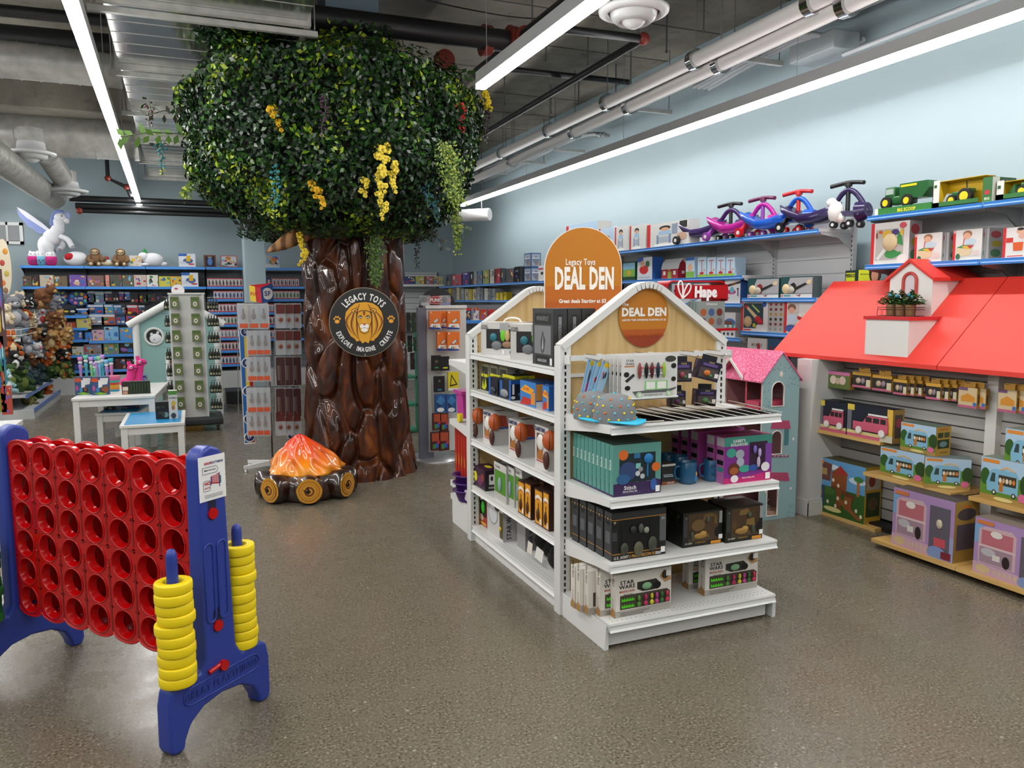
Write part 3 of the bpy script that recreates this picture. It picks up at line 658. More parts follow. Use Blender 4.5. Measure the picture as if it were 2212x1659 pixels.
for j in range(NZ2+1):
    t_ = j/NZ2; zz = z0+(apz-z0)*t_
    for i in range(NA2):
        a = 2*PI*i/NA2; r = .335*(1-t_)**.78*(.93+.12*t_*3*(1-t_)); 
        if t_ < .06: r *= .9+.1*t_/.06
        rip = .03*math.sin(a*6+2.2*math.sin(t_*5+a))*(1-t_)+.012*math.sin(a*17+6*t_)*(1-t_)+.01*math.sin(a*9-9*t_)
        r = max(0, r+rip*min(1, t_*8+.4)*(1 if t_ < .96 else 0)); off = .0
        vs.append((r*math.cos(a)+off-.05*t_*math.cos(0), r*math.sin(a), zz if t_ > .03 else zz+.02*math.sin(a*7)))
mb = MB(); mb.add(vs, [(j*NA2+i, j*NA2+(i+1) % NA2, (j+1)*NA2+(i+1) % NA2, (j+1)*NA2+i) for j in range(NZ2) for i in range(NA2)], MFL, True)
mb.build('flame', fire)
# ================================================================== giant four in a row game
O = Vector((.0385, 3.1045, 0)); EL = Vector((.757, .653, 0)); EG = Vector((-.653, .757, 0))   # leg direction, grid direction
GB, GR, GY = M('#263a90', .38), M('#b30306', .2), M('#ecd000', .5)
gm = thing('four_in_a_row_game', 'giant floor game with red slotted grid between two blue side stands', 'game', tuple(O))
def LG(l, g, z): return EL*l+EG*g+Vector((0, 0, z))
def side(g0, g1, flip=1):
    """blue side stand: upright, arched feet; slab between g0 and g1"""
    up = [(-.078, .30), (-.068, 1.055), (-.048, 1.08), (-.01, 1.094), (.03, 1.08), (.05, 1.055), (.074, .30), (.10, .256), (.2, .256), (.232, .24), (.245, .18), (.246, .03), (.235, 0), (.185, 0), (.178, .035), (.15, .085), (.09, .122), (0, .135), (-.09, .122), (-.15, .085), (-.178, .035), (-.185, 0), (-.235, 0), (-.246, .03), (-.245, .18), (-.232, .24), (-.2, .256), (-.10, .256)]
    bm = bmesh.new(); a = [bm.verts.new(LG(l, g0, z)) for l, z in up]; f = bm.faces.new(a)
    r = bmesh.ops.extrude_face_region(bm, geom=[f]); bmesh.ops.translate(bm, verts=[v for v in r['geom'] if isinstance(v, bmesh.types.BMVert)], vec=EG*(g1-g0))
    bmesh.ops.recalc_face_normals(bm, faces=bm.faces); me = bpy.data.meshes.new('side_stand'); bm.to_mesh(me); bm.free()
    me.materials.append(GB); o = bpy.data.objects.new('side_stand', me); COL.objects.link(o); o.parent = gm
    bv = o.modifiers.new('bevel', 'BEVEL'); bv.width = .014; bv.segments = 3; bv.limit_method = 'ANGLE'; bv.angle_limit = .5
    for p in me.polygons: p.use_smooth = True
    o.modifiers.new('wn', 'WEIGHTED_NORMAL').keep_sharp = True
    return o
st1 = side(-.055, .02); st2 = side(1.12, 1.195)
GFACE = -.055
def onf(l, z, e=0.0): return LG(l, GFACE-e, z)
def stad(mb, l, z, w_, h, e, mat, n=10):
    pts = [(l+w_*math.cos(PI*i/n), z+h-w_+w_*math.sin(PI*i/n)) for i in range(n+1)]+[(l-w_*math.cos(PI*i/n), z-h+w_-w_*math.sin(PI*i/n)) for i in range(n+1)]
    mb.poly([onf(a, b, e) for a, b in pts], mat)
mb = MB()
for l in (-.042, .018):
    stad(mb, l, .58, .019, .15, .0006, GB); pts = [(l+.02*math.cos(PI*i/10), .58+.13+.02*math.sin(PI*i/10)) for i in range(11)]+[(l-.02*math.cos(PI*i/10), .58-.13-.02*math.sin(PI*i/10)) for i in range(11)]
    mb.tube([onf(a, b, .002) for a, b in pts+pts[:1]], .004, GB, 6)
pts = [(.145+.04*math.cos(-PI/2+PI*i/10), .19+.032*math.sin(-PI/2+PI*i/10)) for i in range(11)]+[(-.145-.04*math.cos(-PI/2+PI*i/10), .19-.032*math.sin(-PI/2+PI*i/10)) for i in range(11)]
mb.tube([onf(a, b, .001) for a, b in pts+pts[:1]], .0035, GB, 6)
mb.text('GREAT PLAYTHINGS', .026, M('#22337f', .4), onf(0, .178, .002), EL, Vector((0, 0, 1)), 'C', .03, .001, 1.)
mb.build('moulded_relief', st1)
for z in (.862, .43):
    mb = MB(); stad(mb, -.016, z, .019, .048, .0008, '#0d1238'); mb.build('slot', st1)
    MB().tube([onf(-.016, z-.022, -.01), onf(-.016, z-.022, .008)], .021, GR, 20).build('locking_knob', st1)
mb = MB(); mb.poly([onf(-.075, .24, .0008), onf(.0, .26, .0008), onf(.03, .25, .0008), onf(.0, .24, .0008)], '#0d1238'); mb.build('release_slot', st1)
mb = MB(); mb.tube([onf(-.07, .245, .004), onf(.0, .255, .004)], .009, GR, 10).tube([onf(-.002, .247, 0), onf(-.002, .247, .016)], .02, GR, 18); mb.build('release_lever', st1)
# pegs
def peg(l, g, p): MB().lathe([(.036, 0), (.03, .02), (.021, .04), (.02, .455), (.019, .48), (.012, .497), (0, .501)], GB, 20, c=tuple(LG(l, g, .25))).build('peg', p)
PG = [(-.178, -.055), (.19, .0)]
pegs1 = [(-.185, -.03), (.148, -.0)]; pegs2 = [(-.167, 1.16), (.167, 1.16)]
for l, g in pegs1: peg(l, g, st1)
for l, g in pegs2: peg(l, g, st2)
# red grid: two pierced shells
NC, NR, PX, PZ, RH = 7, 6, .154, .125, .0565
zt = 1.035
def rowz(r): return zt-.075-r*PZ
def grid(l, sgn, name):
    bm = bmesh.new(); n = 24; mb = MB()
    def F(g, z, e): return LG(l+sgn*e, g, z)
    g0 = .035; W_ = NC*PX
    for e, inv in ((0, 0), (-.028, 1)):
        for c in range(NC):
            for r in range(NR):
                cg, cz = g0+PX*(c+.5), rowz(r)
                top = cz+PZ/2; bot = cz-PZ/2
                def border(a):
                    dx, dz = math.cos(a), math.sin(a); k = min((PX/2)/max(abs(dx), 1e-6), (PZ/2)/max(abs(dz), 1e-6)); x, z = cg+dx*k, cz+dz*k
                    if r == 0 and dz*k > PZ/2-1e-4: z = cz+.045+.03*math.sqrt(max(0, math.cos((x-cg)/PX*PI)))
                    if r == NR-1 and dz*k < -PZ/2+1e-4: z = cz-.045-.03*math.sqrt(max(0, math.cos((x-cg)/PX*PI)))
                    return x, z
                ring = []; N2 = 32
                for i in range(N2):
                    a = 2*PI*i/N2+PI/4*0; 
                    ring.append(a)
                vin = [F(cg+RH*math.cos(a), cz+RH*math.sin(a), e) for a in ring]; vmid = [F(cg+(RH+.007)*math.cos(a), cz+(RH+.007)*math.sin(a), e+(.0 if not inv else 0)) for a in ring]; vout = [F(*border(a), e) for a in ring]
                mb.add(vin+vout, [(i, (i+1) % N2, N2+(i+1) % N2, N2+i) for i in range(N2)], GR)
                if not inv:   # hole wall and raised rim
                    vb = [F(cg+(RH-.009)*math.cos(a), cz+(RH-.009)*math.sin(a), -.028) for a in ring]
                    mb.add(vin+vb, [(i, (i+1) % N2, N2+(i+1) % N2, N2+i) for i in range(N2)], GR, True)
                    mb.tube([F(cg+(RH+.003)*math.cos(a), cz+(RH+.003)*math.sin(a), .0005) for a in ring+ring[:1]], .0035, GR, 5, False)
    # scalloped edges and ribs between columns
    for edge in (0, 1):
        pts = []
        for c in range(NC):
            cg = g0+PX*(c+.5); cz = rowz(0) if not edge else rowz(NR-1)
            for i in range(13):
                x = cg-PX/2+PX*i/12; s_ = .045+.03*math.sqrt(max(0, math.cos((x-cg)/PX*PI))); pts.append((x, cz+s_ if not edge else cz-s_))
        mb.add([F(x, z, 0) for x, z in pts]+[F(x, z, -.028) for x, z in pts], [(i, i+1, len(pts)+i+1, len(pts)+i) for i in range(len(pts)-1)], GR, True)
        mb.tube([F(x, z, -.002) for x, z in pts], .005, GR, 6)
    for g in (g0, g0+W_):
        mb.prism([F(g-.003, rowz(0)+.045, 0), F(g+.003, rowz(0)+.045, 0), F(g+.003, rowz(NR-1)-.045, 0), F(g-.003, rowz(NR-1)-.045, 0)], F(0, 0, -.028)-F(0, 0, 0), GR)
    for c in range(1, NC):
        g = g0+PX*c
        for r0, r1 in ((0, 2), (3, 5)):
            z1, z0_ = rowz(r0)+.01, rowz(r1)-.045+.0; mb.prism([F(g-.0045, z0_, .001), F(g+.0045, z0_, .001), F(g+.0045, z1, .001), F(g-.0045, z1, .001)], F(0, 0, -.0015)-F(0, 0, 0), M('#7d0507', .5))
        for zz in (rowz(0)-.02, rowz(1)-.05, rowz(3)-.02, rowz(5)-.05): mb.ell(F(g, zz, .002), .005, GR, 6)
    zz = (rowz(2)+rowz(3))/2; mb.prism([F(g0, zz-.002, .001), F(g0+W_, zz-.002, .001), F(g0+W_, zz+.002, .001), F(g0, zz+.002, .001)], F(0, 0, -.0012)-F(0, 0, 0), M('#9c0709', .4))
    for c in range(NC+1):   # column dividers inside
        g = g0+PX*c; mb.prism([F(g-.003, rowz(0)+.03, -.028), F(g+.003, rowz(0)+.03, -.028), F(g+.003, rowz(5)-.04, -.028), F(g-.003, rowz(5)-.04, -.028)], F(0, 0, -.056)-F(0, 0, -.028), GR)
    return mb.build(name, gm)
grid(-.052, -1, 'grid_panel'); grid(.052, 1, 'grid_panel')
mb = MB(); mb.prism([LG(-.02, .03, .262), LG(.02, .03, .262), LG(.02, .03, .28), LG(-.02, .03, .28)], EG*1.09, GR); mb.build('bottom_bar', gm)
# ------------------------------------------------------------------ playing rings on the pegs
def ring_proto(col, nm):
    mb = MB(); pr = [(.034, .003), (.037, 0), (.058, 0), (.0625, .0015), (.0645, .0055), (.065, .019), (.0645, .0325), (.0625, .0365), (.058, .038), (.037, .038), (.034, .035), (.034, .003)]
    mb.lathe(pr, M(col, .5), 40, cap=False); return mb.build(nm)
first = None
def stack(col, pegpos, n, lab, grp, first):
    R = random.Random(n); z = .2515
    for i in range(n):
        o = first if first and first.get('new') is None and i == 0 and not first.get('used') else None
        r = ring_proto(col, 'ring') if i == 0 else r0.copy()
        if i: COL.objects.link(r)
        else: r0 = r
        p = O+LG(pegpos[0]+R.uniform(-.005, .005), pegpos[1]+R.uniform(-.005, .005), z); r.location = p; z += .0382
        ds = ['lowest', 'second', 'third', 'fourth', 'fifth', 'sixth', 'seventh', 'eighth', 'ninth', 'tenth', 'eleventh']
        tag(r, lab % ('topmost' if i == n-1 else ds[i]), 'ring', grp)
stack('#ecd000', pegs1[0], 10, 'yellow plastic ring on the nearer front peg, %s from the bottom', 'yellow game rings', None)
stack('#ecd000', pegs1[1], 11, 'yellow plastic ring on the right hand peg beside the blue upright, %s from the bottom', 'yellow game rings', None)
stack('#1c6b2a', pegs2[0], 9, 'green plastic ring on the far left peg, %s from the bottom', 'green game rings', None)
stack('#1c6b2a', pegs2[1], 10, 'green plastic ring behind the red grid at left, %s from the bottom', 'green game rings', None)
# paper notice
nt_ = thing('paper_notice', 'white paper price notice taped near the top of the blue upright', 'sign', tuple(O))
mb = MB(); zz = .975; wL, hL = .062, .083; T_ = lambda l, z, e=.0: onf(l-.012, z+zz, .004+e)
mb.prism([T_(-wL, -hL), T_(wL, -hL), T_(wL, hL), T_(-wL, hL)], -EG*.001, M('#e4e4e2', .3)); mb.build('sheet', nt_)
mb = MB(); u, v = EL, Vector((0, 0, 1)); E_ = .0018
mb.text('GREAT', .0085, M('#b3202a'), T_(-.037, .052, E_), u, v, 'L', .04); mb.text('PLAYTHINGS', .0085, M('#28376f'), T_(-.008, .052, E_), u, v, 'L', .04, 0, .82)
mb.text('Giant 4 in a Row', .0065, M('#28304a'), T_(-.037, .028, E_), u, v, 'L', .03, 0, .8); mb.text('NOW', .012, M('#b3202a'), T_(-.038, -.024, E_), u, v, 'L', .04); mb.text('$169.99', .0065, M('#b3202a'), T_(-.038, -.038, E_), u, v, 'L', .03, 0, .75)
for z in (-.062, -.067, -.072): mb.poly([T_(-.04, z, E_), T_(.045, z, E_), T_(.045, z+.0015, E_), T_(-.04, z+.0015, E_)], '#55565c')
def outl(pts, mat='#4a5370', w_=.0009): mb.tube([T_(a, b, E_) for a, b in pts+pts[:1]], w_, mat, 4)
outl([(-.045, .042), (.02, .042), (.028, .032), (.02, .018), (-.045, .018)]); outl([(-.04, -.008), (-.016, -.008), (-.012, -.012), (-.012, -.042), (-.016, -.046), (-.04, -.046), (-.043, -.042), (-.043, -.012)])
mb.poly([T_(-.005, -.022, E_), T_(.03, -.028, E_), T_(.03, .012, E_), T_(-.005, .006, E_)], '#a81822')
for i in range(6):
    for j in range(5): mb.poly([T_(-.002+i*.0052+a, -.018+j*.0062+b-.0006*i, E_*1.3) for a, b in ((0, 0), (.003, 0), (.003, .0035), (0, .0035))], '#efdcdc')
mb.poly([T_(.03, -.04, E_), T_(.034, -.04, E_), T_(.034, .014, E_), T_(.03, .014, E_)], '#253a8c'); mb.poly([T_(-.009, -.03, E_), T_(-.005, -.024, E_), T_(-.005, .006, E_), T_(-.009, .004, E_)], '#253a8c')
mb.poly([T_(.034, -.03, E_), T_(.04, -.025, E_), T_(.04, 0, E_), T_(.034, .004, E_)], '#1d6a38'); mb.build('printing', nt_)
# ================================================================== Deal Den gondola
GX0, GX1, GY0, GYP, GYR = 1.715, 2.725, 3.045, 3.50, 4.86
PH = 1.39
gon = thing('gondola_shelving', 'white double sided gondola shelving with maple gable ends and deal signs', 'shelving', (0, 0, 0))
def upright(x0, y0, y1):
    mb = MB().rbox(x0, x0+.06, y0, y1, 0, PH, MWHITE, .004)
    for i in range(38): 
        z = .12+i*.033; mb.box(x0+.024, x0+.034, y0-.0012, y0, z, z+.02, MBLACK); mb.box(x0-.0012 if x0 < 2 else x0+.06, x0 if x0 < 2 else x0+.0612, y0+.03, y0+.03, z, z, MBLACK)
    return mb.build('upright', gon)
for y in (GYP, GYR):
    upright(GX0, y, y+.07); upright(GX1-.06, y, y+.07)
SLOT = MB()
for i in range(36):
    z = .13+i*.0335; SLOT.box(GX0+.066, GX0+.068, GYR-.0015, GYR, z, z+.02, MBLACK)
def gable(y, name='gable_panel'):
    ap = at(1397, 608, Y=GYP).z; xc = (GX0+GX1)/2; hw = (GX1-GX0)/2; pts = []; r = .1
    # straight rakes with a rounded peak
    sl = (ap+.03-PH)/hw; xr = r*1.1
    for i in range(9):
        t = i/8; x = xc-xr+2*xr*t; pts.append((x, ap-((x-xc)**2)/(2*xr)*sl))
    k = ap-xr/2*sl
    out = [(GX0, k-(xc-xr-GX0)*sl)]+pts+[(GX1, k-(GX1-xc-xr)*sl)]
    z0 = .1
    MB().prism([(a, y+.02, b-.012) for a, b in out]+[(GX1-.055, y+.02, z0), (GX0+.055, y+.02, z0)], (0, .022, 0), MMAPLE).build(name, gon)
    mb = MB()
    for (a, b), (c, d) in zip(out[:-1], out[1:]):
        L = math.hypot(c-a, d-b); n_ = ((b-d)/L*.034, (c-a)/L*.034)
        mb.prism([(a, y-.012, b), (c, y-.012, d), (c-n_[0], y-.012, d-n_[1]), (a-n_[0], y-.012, b-n_[1])], (0, .07, 0), MWHITE)
    mb.build('gable_trim', gon)
gable(GYP); gable(GYR)
MB().box(2.2, 2.225, GYP+.07, GYR, .08, 1.36, MMAPLE).build('centre_panel', gon)
def lip(mb, a, b, z, n, h=.038):
    """moulded shelf lip from a to b (xy) whose outside direction is n"""
    a, b, n = Vector((*a, 0)), Vector((*b, 0)), Vector((*n, 0)); q = [(0, 0), (.004, .002), (.006, -.008), (.001, -.016), (.004, -h+.008), (.012, -h), (.002, -h-.002), (-.008, -h+.006), (-.012, -.004)]
    mb.prism([a+n*x+Vector((0, 0, z+y)) for x, y in q], b-a, MWHITE)
def perf(mb, pts, z):
    for x, y in pts: mb.poly([(x-.003, y-.003, z+.0004), (x+.003, y-.003, z+.0004), (x+.003, y+.003, z+.0004), (x-.003, y+.003, z+.0004)], M('#7c7c7a', .8))
ZF = [at(1320, 922, Y=GY0).z, at(1320, 1081, Y=GY0).z, at(1320, 1221, Y=GY0).z, at(1321, 1349, Y=GY0).z]
SX0, SX1 = 1.75, 2.705
def endshelf(z, y_lip, y_back, base=False):
    s = 1 if y_back > y_lip else -1; mb = MB(); ya, yb = sorted((y_lip, y_back))
    mb.box(SX0, SX1, ya, yb, z-.018, z, MWHITE); lip(mb, (SX0-.003, y_lip), (SX1+.003, y_lip), z, (0, -s))
    if base: perf(mb, [(SX0+.03+i*.0255, y_lip+s*o_) for o_ in (.03, .055, .40) for i in range(36)], z)
    sh = mb.build('shelf', gon)
    for x in (SX0-.006, SX1+.002):
        MB().prism([(x, y_back, z), (x, y_lip, z), (x, y_lip+s*.004, z-.035), (x, y_lip+s*.14, z-.045), (x, y_back, z-.085)], (.004, 0, 0), MWHITE).build('bracket', sh)
    return sh
for i, z in enumerate(ZF): endshelf(z, GY0, GYP, i == 3)
mb = MB().box(SX0-.02, SX0+.0, GY0+.012, GYP, 0, ZF[3]-.03, MWHITE).box(SX1, SX1+.02, GY0+.012, GYP, 0, ZF[3]-.03, MWHITE).box(SX0, SX1-.03, GY0+.03, GY0+.045, .012, ZF[3]-.03, M('#cfcdc9', .4)).prism([(SX0-.021, GY0-.004, ZF[3]+.002), (SX0-.021, GY0+.012, 0.0), (SX0-.021, GY0+.0121, 0), (SX0-.021, GYP, 0), (SX0-.021, GYP, ZF[3]+.002)], (.001, 0, 0), MWHITE)
mb.build('base_deck', gon)
ZR = [at(962, 775, X=1.745).z, at(963, 901, X=1.745).z, at(963, 1030, X=1.745).z, .21]
for i, z in enumerate(ZR): endshelf(z, GYR+.52, GYR+.07, i == 3)
MB().box(SX0, SX1, GYR+.07, GYR+.50, 0, .19, MWHITE).build('base_deck', gon)
ZL = [1.275, 1.032, .705, .388, .112]
for i, z in enumerate(ZL):
    for xa, xb, n in ((1.728, 2.2, -1), (2.70, 2.225, 1)):
        mb = MB(); x0, x1 = sorted((xa, xb)); mb.box(x0, x1, GYP+.075, GYR-.005, z-.016, z, MWHITE); lip(mb, (xa, GYP+.075) if n > 0 else (xa, GYR-.005), (xa, GYR-.005) if n > 0 else (xa, GYP+.075), z, (n, 0))
        if i >= 3: perf(mb, [(xa-n*(.03+.022*r_), GYP+.1+k*.027) for r_ in range(2) for k in range(45)], z)
        sh = mb.build('shelf', gon); MB().prism([(xa-n*.004, GYP+.072, z), (xb, GYP+.072, z), (xb, GYP+.072, z-.07), (xa-n*.12, GYP+.072, z-.045), (xa-n*.004, GYP+.072, z-.036)], (0, .003, 0), MWHITE2).build('bracket', sh)
MB().box(1.745, 1.76, GYP+.075, GYR, .0, .075, MWHITE).box(2.69, 2.70, GYP+.075, GYR, 0, .075, MWHITE).build('kick_plate', gon)
for y in (GYP+.01, GYR+.01): SLOT.box(GX0+.07, GX0+.1, y, y+.05, .0, .01, MWHITE)
SLOT.build('slotted_channel', gon)
# hook bars
zb = at(1231, 774, Y=GYP-.05).z
MB().box(SX0-.01, SX1+.01, GYP-.058, GYP-.05, zb-.013, zb+.013, MWHITE).box(SX0-.012, SX0-.008, GYP-.058, GYP, zb-.03, zb+.013, MWHITE).box(SX1+.008, SX1+.012, GYP-.058, GYP, zb-.03, zb+.013, MWHITE).build('hook_bar', gon)
zb2 = at(1231, 812, Y=GYP).z; MB().box(GX0+.06, GX1-.06, GYP+.006, GYP+.02, zb2-.008, zb2+.008, MWHITE).build('hook_bar', gon)
HK = [at(px, 770, Y=GYP-.05).x for px in (1263, 1370, 1467, 1523)]
for x in HK:
    MB().tube([(x, GYP-.06, zb-.0), (x, GYP-.2, zb-.005), (x, GYP-.225, zb+.006)], .0028, MSTEEL, 6).tube([(x, GYP-.06, zb+.013), (x, GYP-.06, zb+.02), (x, GYP-.19, zb+.02)], .0018, MSTEEL, 6).box(x-.008, x+.008, GYP-.064, GYP-.056, zb-.018, zb+.018, MWHITE).box(x-.013, x+.013, GYP-.2, GYP-.198, zb+.012, zb+.03, '#dcdcda').build('peg_hook', gon)
# round and arched deal signs
OR_, OR2, OR3 = M('#b87308', .5), M('#ae540e', .5), M('#90360e', .5)
sc = at(1394, 682, Y=GYP-.0); rx = .15; rz_ = .163
dd = thing('round_sign', 'orange circular limited time offerings sign on the front gable', 'sign', (sc.x, GYP+.016, sc.z))
def dscene(mb, outline, y, zlo, zmid, o=0):
    """orange card with a grassland band across its lower part"""
    mb.prism([(x, y, z) for x, z in outline], (0, .004, 0), OR_)
def clipband(outline, z0, z1):
    out = []; n = len(outline)
    for lim, sg_ in ((z0, 1), (z1, -1)):
        out = []; src = outline if sg_ == 1 else cur
        for i in range(len(src)):
            a, b = src[i], src[(i+1) % len(src)]; ia = (a[1]-lim)*sg_ >= 0; ib = (b[1]-lim)*sg_ >= 0
            if ia: out.append(a)
            if ia != ib: t = (lim-a[1])/(b[1]-a[1]); out.append((a[0]+(b[0]-a[0])*t, lim))
        cur = out
    return cur
ol = [(rx*math.cos(2*PI*i/56), rz_*math.sin(2*PI*i/56)) for i in range(56)]
mb = MB(); dscene(mb, ol, -.004, 0, 0); mb.build('card', dd)
mb = MB()
for z0, z1, m_ in ((-.18, -.07, OR2), (-.18, -.108, OR3)): mb.poly([(x, -.0046-.0003*(z1 < -.1), z) for x, z in clipband(ol, z0, z1)], m_)
R = random.Random(2)
for i in range(50):
    x = -.12+i*.0049; h = R.uniform(.006, .02); mb.poly([(x, -.0055, -.108), (x+.004, -.0055, -.108), (x+.002, -.0055, -.108+h)], OR3)
WT = M('#eceae2', .5)
mb.text('The', .017, WT, (-.135, -.006, .052), (1, 0, 0), (0, 0, 1), 'L', .03); mb.text('DEAL DEN', .04, WT, (0, -.006, -.0), (1, 0, 0), (0, 0, 1), 'C', .05, W=.27)
mb.text('LIMITED TIME OFFERINGS STARTING AT $3', .0088, WT, (0, -.006, -.026), (1, 0, 0), (0, 0, 1), 'C', .03, W=.265); mb.build('printing', dd)
# arched standee between the gables
sa, sb = at(1179, 560, Y=4.4), at(1344, 560, Y=4.28); wS = (sb.xy-sa.xy).length; zt_ = at(1262, 492, Y=4.35).z
sd = thing('arched_sign', 'tall orange arched deals sign standing on top of the gondola', 'sign', ((sa.x+sb.x)/2, 4.35, ZL[0]), math.atan2(sb.y-sa.y, sb.x-sa.x))
H_ = zt_-ZL[0]; rr2 = wS/2; ol = [(-rr2, 0), (rr2, 0)]+[(rr2*math.cos(PI*i/28), H_-rr2*1.05+rr2*1.05*math.sin(PI*i/28)) for i in range(29)]
MB().prism([(x*1.022, 0, z*1.006) for x, z in ol], (0, .008, 0), '#dcdad6').build('backing_board', sd)
mb = MB(); mb.prism([(x, -.002, z) for x, z in ol], (0, .003, 0), OR_); k_ = 0
zA = at(1262, 618, Y=4.35).z-ZL[0]; zB = at(1262, 668, Y=4.35).z-ZL[0]
for z1, m_ in ((zA, M('#b3610c', .5)), (zB+.04, OR2), (zB-.03, OR3)): k_ += 1; mb.poly([(x, -.0022-.0004*k_, z) for x, z in clipband(ol, 0, z1)], m_)
for i in range(70):
    x = -rr2+.004+i*(2*rr2-.01)/70; h = R.uniform(.01, .035); mb.poly([(x, -.0038, zB+.035), (x+.005, -.0038, zB+.035), (x+.0025, -.0038, zB+.035+h)], OR2)
def zz(py): return at(1262, py, Y=4.35).z-ZL[0]
u_, v_ = (1, 0, 0), (0, 0, 1)
mb.text('Legacy Toys', (zz(558)-zz(571)), WT, (-.02, -.0042, zz(572)), u_, v_, 'C', .02, W=wS*.39); mb.text('DEAL DEN', zz(578)-zz(623), WT, (.005, -.0042, zz(623)), u_, v_, 'C', .04, W=wS*.78)
mb.text('Great deals Starting at $3', .023, WT, (-.006, -.0046, zz(654)), u_, v_, 'C', .03, W=wS*.62); mb.build('printing', sd)
# ------------------------------------------------------------------ helpers for stocked goods
def bxY(name, label, cat, pl, pr, pt, pb, Y, z, dep, base, F=(), L=(), T=(), R_=(), group=None, side=None, top=None, rz=0, extra=None):
    """box whose front (towards the camera) spans photo columns pl..pr at depth Y and stands on height z"""
    x0, x1 = at(pl, pb, Y=Y).x, at(pr, pb, Y=Y).x; h = at(pl, pt, Y=Y).z-z
    if isinstance(z, float) and h < .02: h = .05
    mb = carton(x1-x0, dep, h, base, F, L, R_, T, side, top)
    if extra: extra(mb, x1-x0, dep, h)
    return put(mb, name, label, cat, ((x0+x1)/2, Y+dep/2, z), rz, group)
def bxX(name, label, cat, pl, pr, pt, pb, X, z, dep, base, F=(), R_=(), T=(), group=None, side=None, top=None, extra=None):
    """box whose front faces -x, spanning photo columns pl (far) .. pr (near) on the plane X"""
    y1, y0 = at(pl, pb, X=X).y, at(pr, pb, X=X).y; h = max(.03, at(pr, pt, X=X).z-z)
    mb = carton(y1-y0, dep, h, base, F, (), R_, T, side, top)
    if extra: extra(mb, y1-y0, dep, h)
    return put(mb, name, label, cat, (X+dep/2, (y0+y1)/2, z), RL, group)
ORD = ['frontmost', 'second', 'third', 'fourth', 'fifth', 'sixth', 'seventh', 'eighth', 'ninth', 'tenth', 'eleventh', 'twelfth']
K, Wt, DG, TE = '#0c0c0e', '#e6e4e0', '#2c2d31', '#4f8d84'
TAGF = ('r', .90, .03, .985, .17, '#efeeea')
# shelf 1: caps
def cap(px, py, Y, label, sc=1., rz=0):
    p = at(px, py, Y=Y); t = thing('baseball_cap', label, 'cap', (p.x, Y, ZF[0]), rz, 'printed caps'); r = .098*sc; GC = M('#77797c', .85)
    MB().lathe([(r*1.0, 0), (r*1.03, .02), (r*.99, .065), (r*.86, .1), (r*.62, .122), (r*.3, .132), (0, .134)], GC, 32).build('crown', t)
    mb = MB(); R = random.Random(int(px)); cc = ['#e8c51a', '#58aeb4', '#d8702a', '#6db7cf', '#e8c51a']; i = 0
    for zi, rr_ in ((.022, 1.03), (.052, 1.01), (.083, .93), (.112, .74)):
        for q in range(14 if zi < .09 else 9):
            a = 2*PI*q/(14 if zi < .09 else 9)+zi*9; i += 1; c = Vector((math.cos(a)*r*rr_, math.sin(a)*r*rr_, zi)); mb.ell(c*1.0, .0062, M(cc[i % 5], .8), 6)
    mb.build('printed_dots', t); MB().ell((0, 0, .134), (.009, .009, .005), '#39b9d8', 8).build('button', t)
    vs = [(r*.9*math.sin(a), -r*.75*math.cos(a), .012) for a in np.linspace(-1.2, 1.2, 13)]+[(r*1.0*math.sin(a), -r*.55*1.0-r*1.15*math.cos(a)**.6*.98, .004+.012*abs(math.sin(a))) for a in np.linspace(1.2, -1.2, 13)]
    MB().prism(vs, (0, 0, .004), M('#2fb6dc', .6)).build('brim', t)
cap(1327, 905, 3.17, 'grey cap with coloured dots and turquoise brim, nearest the shelf lip', 1., .15); cap(1283, 890, 3.30, 'grey dotted cap tucked behind the nearer cap', 1., -.3)
# magazines fanned flat
z = ZF[0]; xa, xb = at(1392, 905, Y=3.12).x, at(1650, 890, Y=3.12).x
for i in range(11):
    mb = carton(.16, .24, .003, '#17130f', F=[('r', 0, 0, 1, 1, '#d8d2c6')], T=[('r', 0, 0, 1, 1, '#120e0c'), ('r', .02, .8, .98, .98, '#a0131b'), ('t', .5, .83, .1, 'MAGIC', '#e8c23a'), ('r', 0, 0, 1, .03, '#dedad0')]+art(i, ['#7a3520', '#2e4a38', '#b08a34', '#c9c2ae', '#3d2a52'], 5, .08, .1, .92, .7))
    mb.box(-.0805, -.08, -.12, .12, 0, .003, '#ddd8cc')
    o = put(mb, 'magazine', '%s dark red and black magazine from the caps in the fanned row' % ['first', 'second', 'third', 'fourth', 'fifth', 'sixth', 'seventh', 'eighth', 'ninth', 'tenth', 'last'][i], 'magazine', (xa+(xb-xa)*i/10, 3.19, z+.021 if i else z+.004), 0, 'fanned magazines'); o.rotation_euler = (0, .24 if i else .0, -.08)
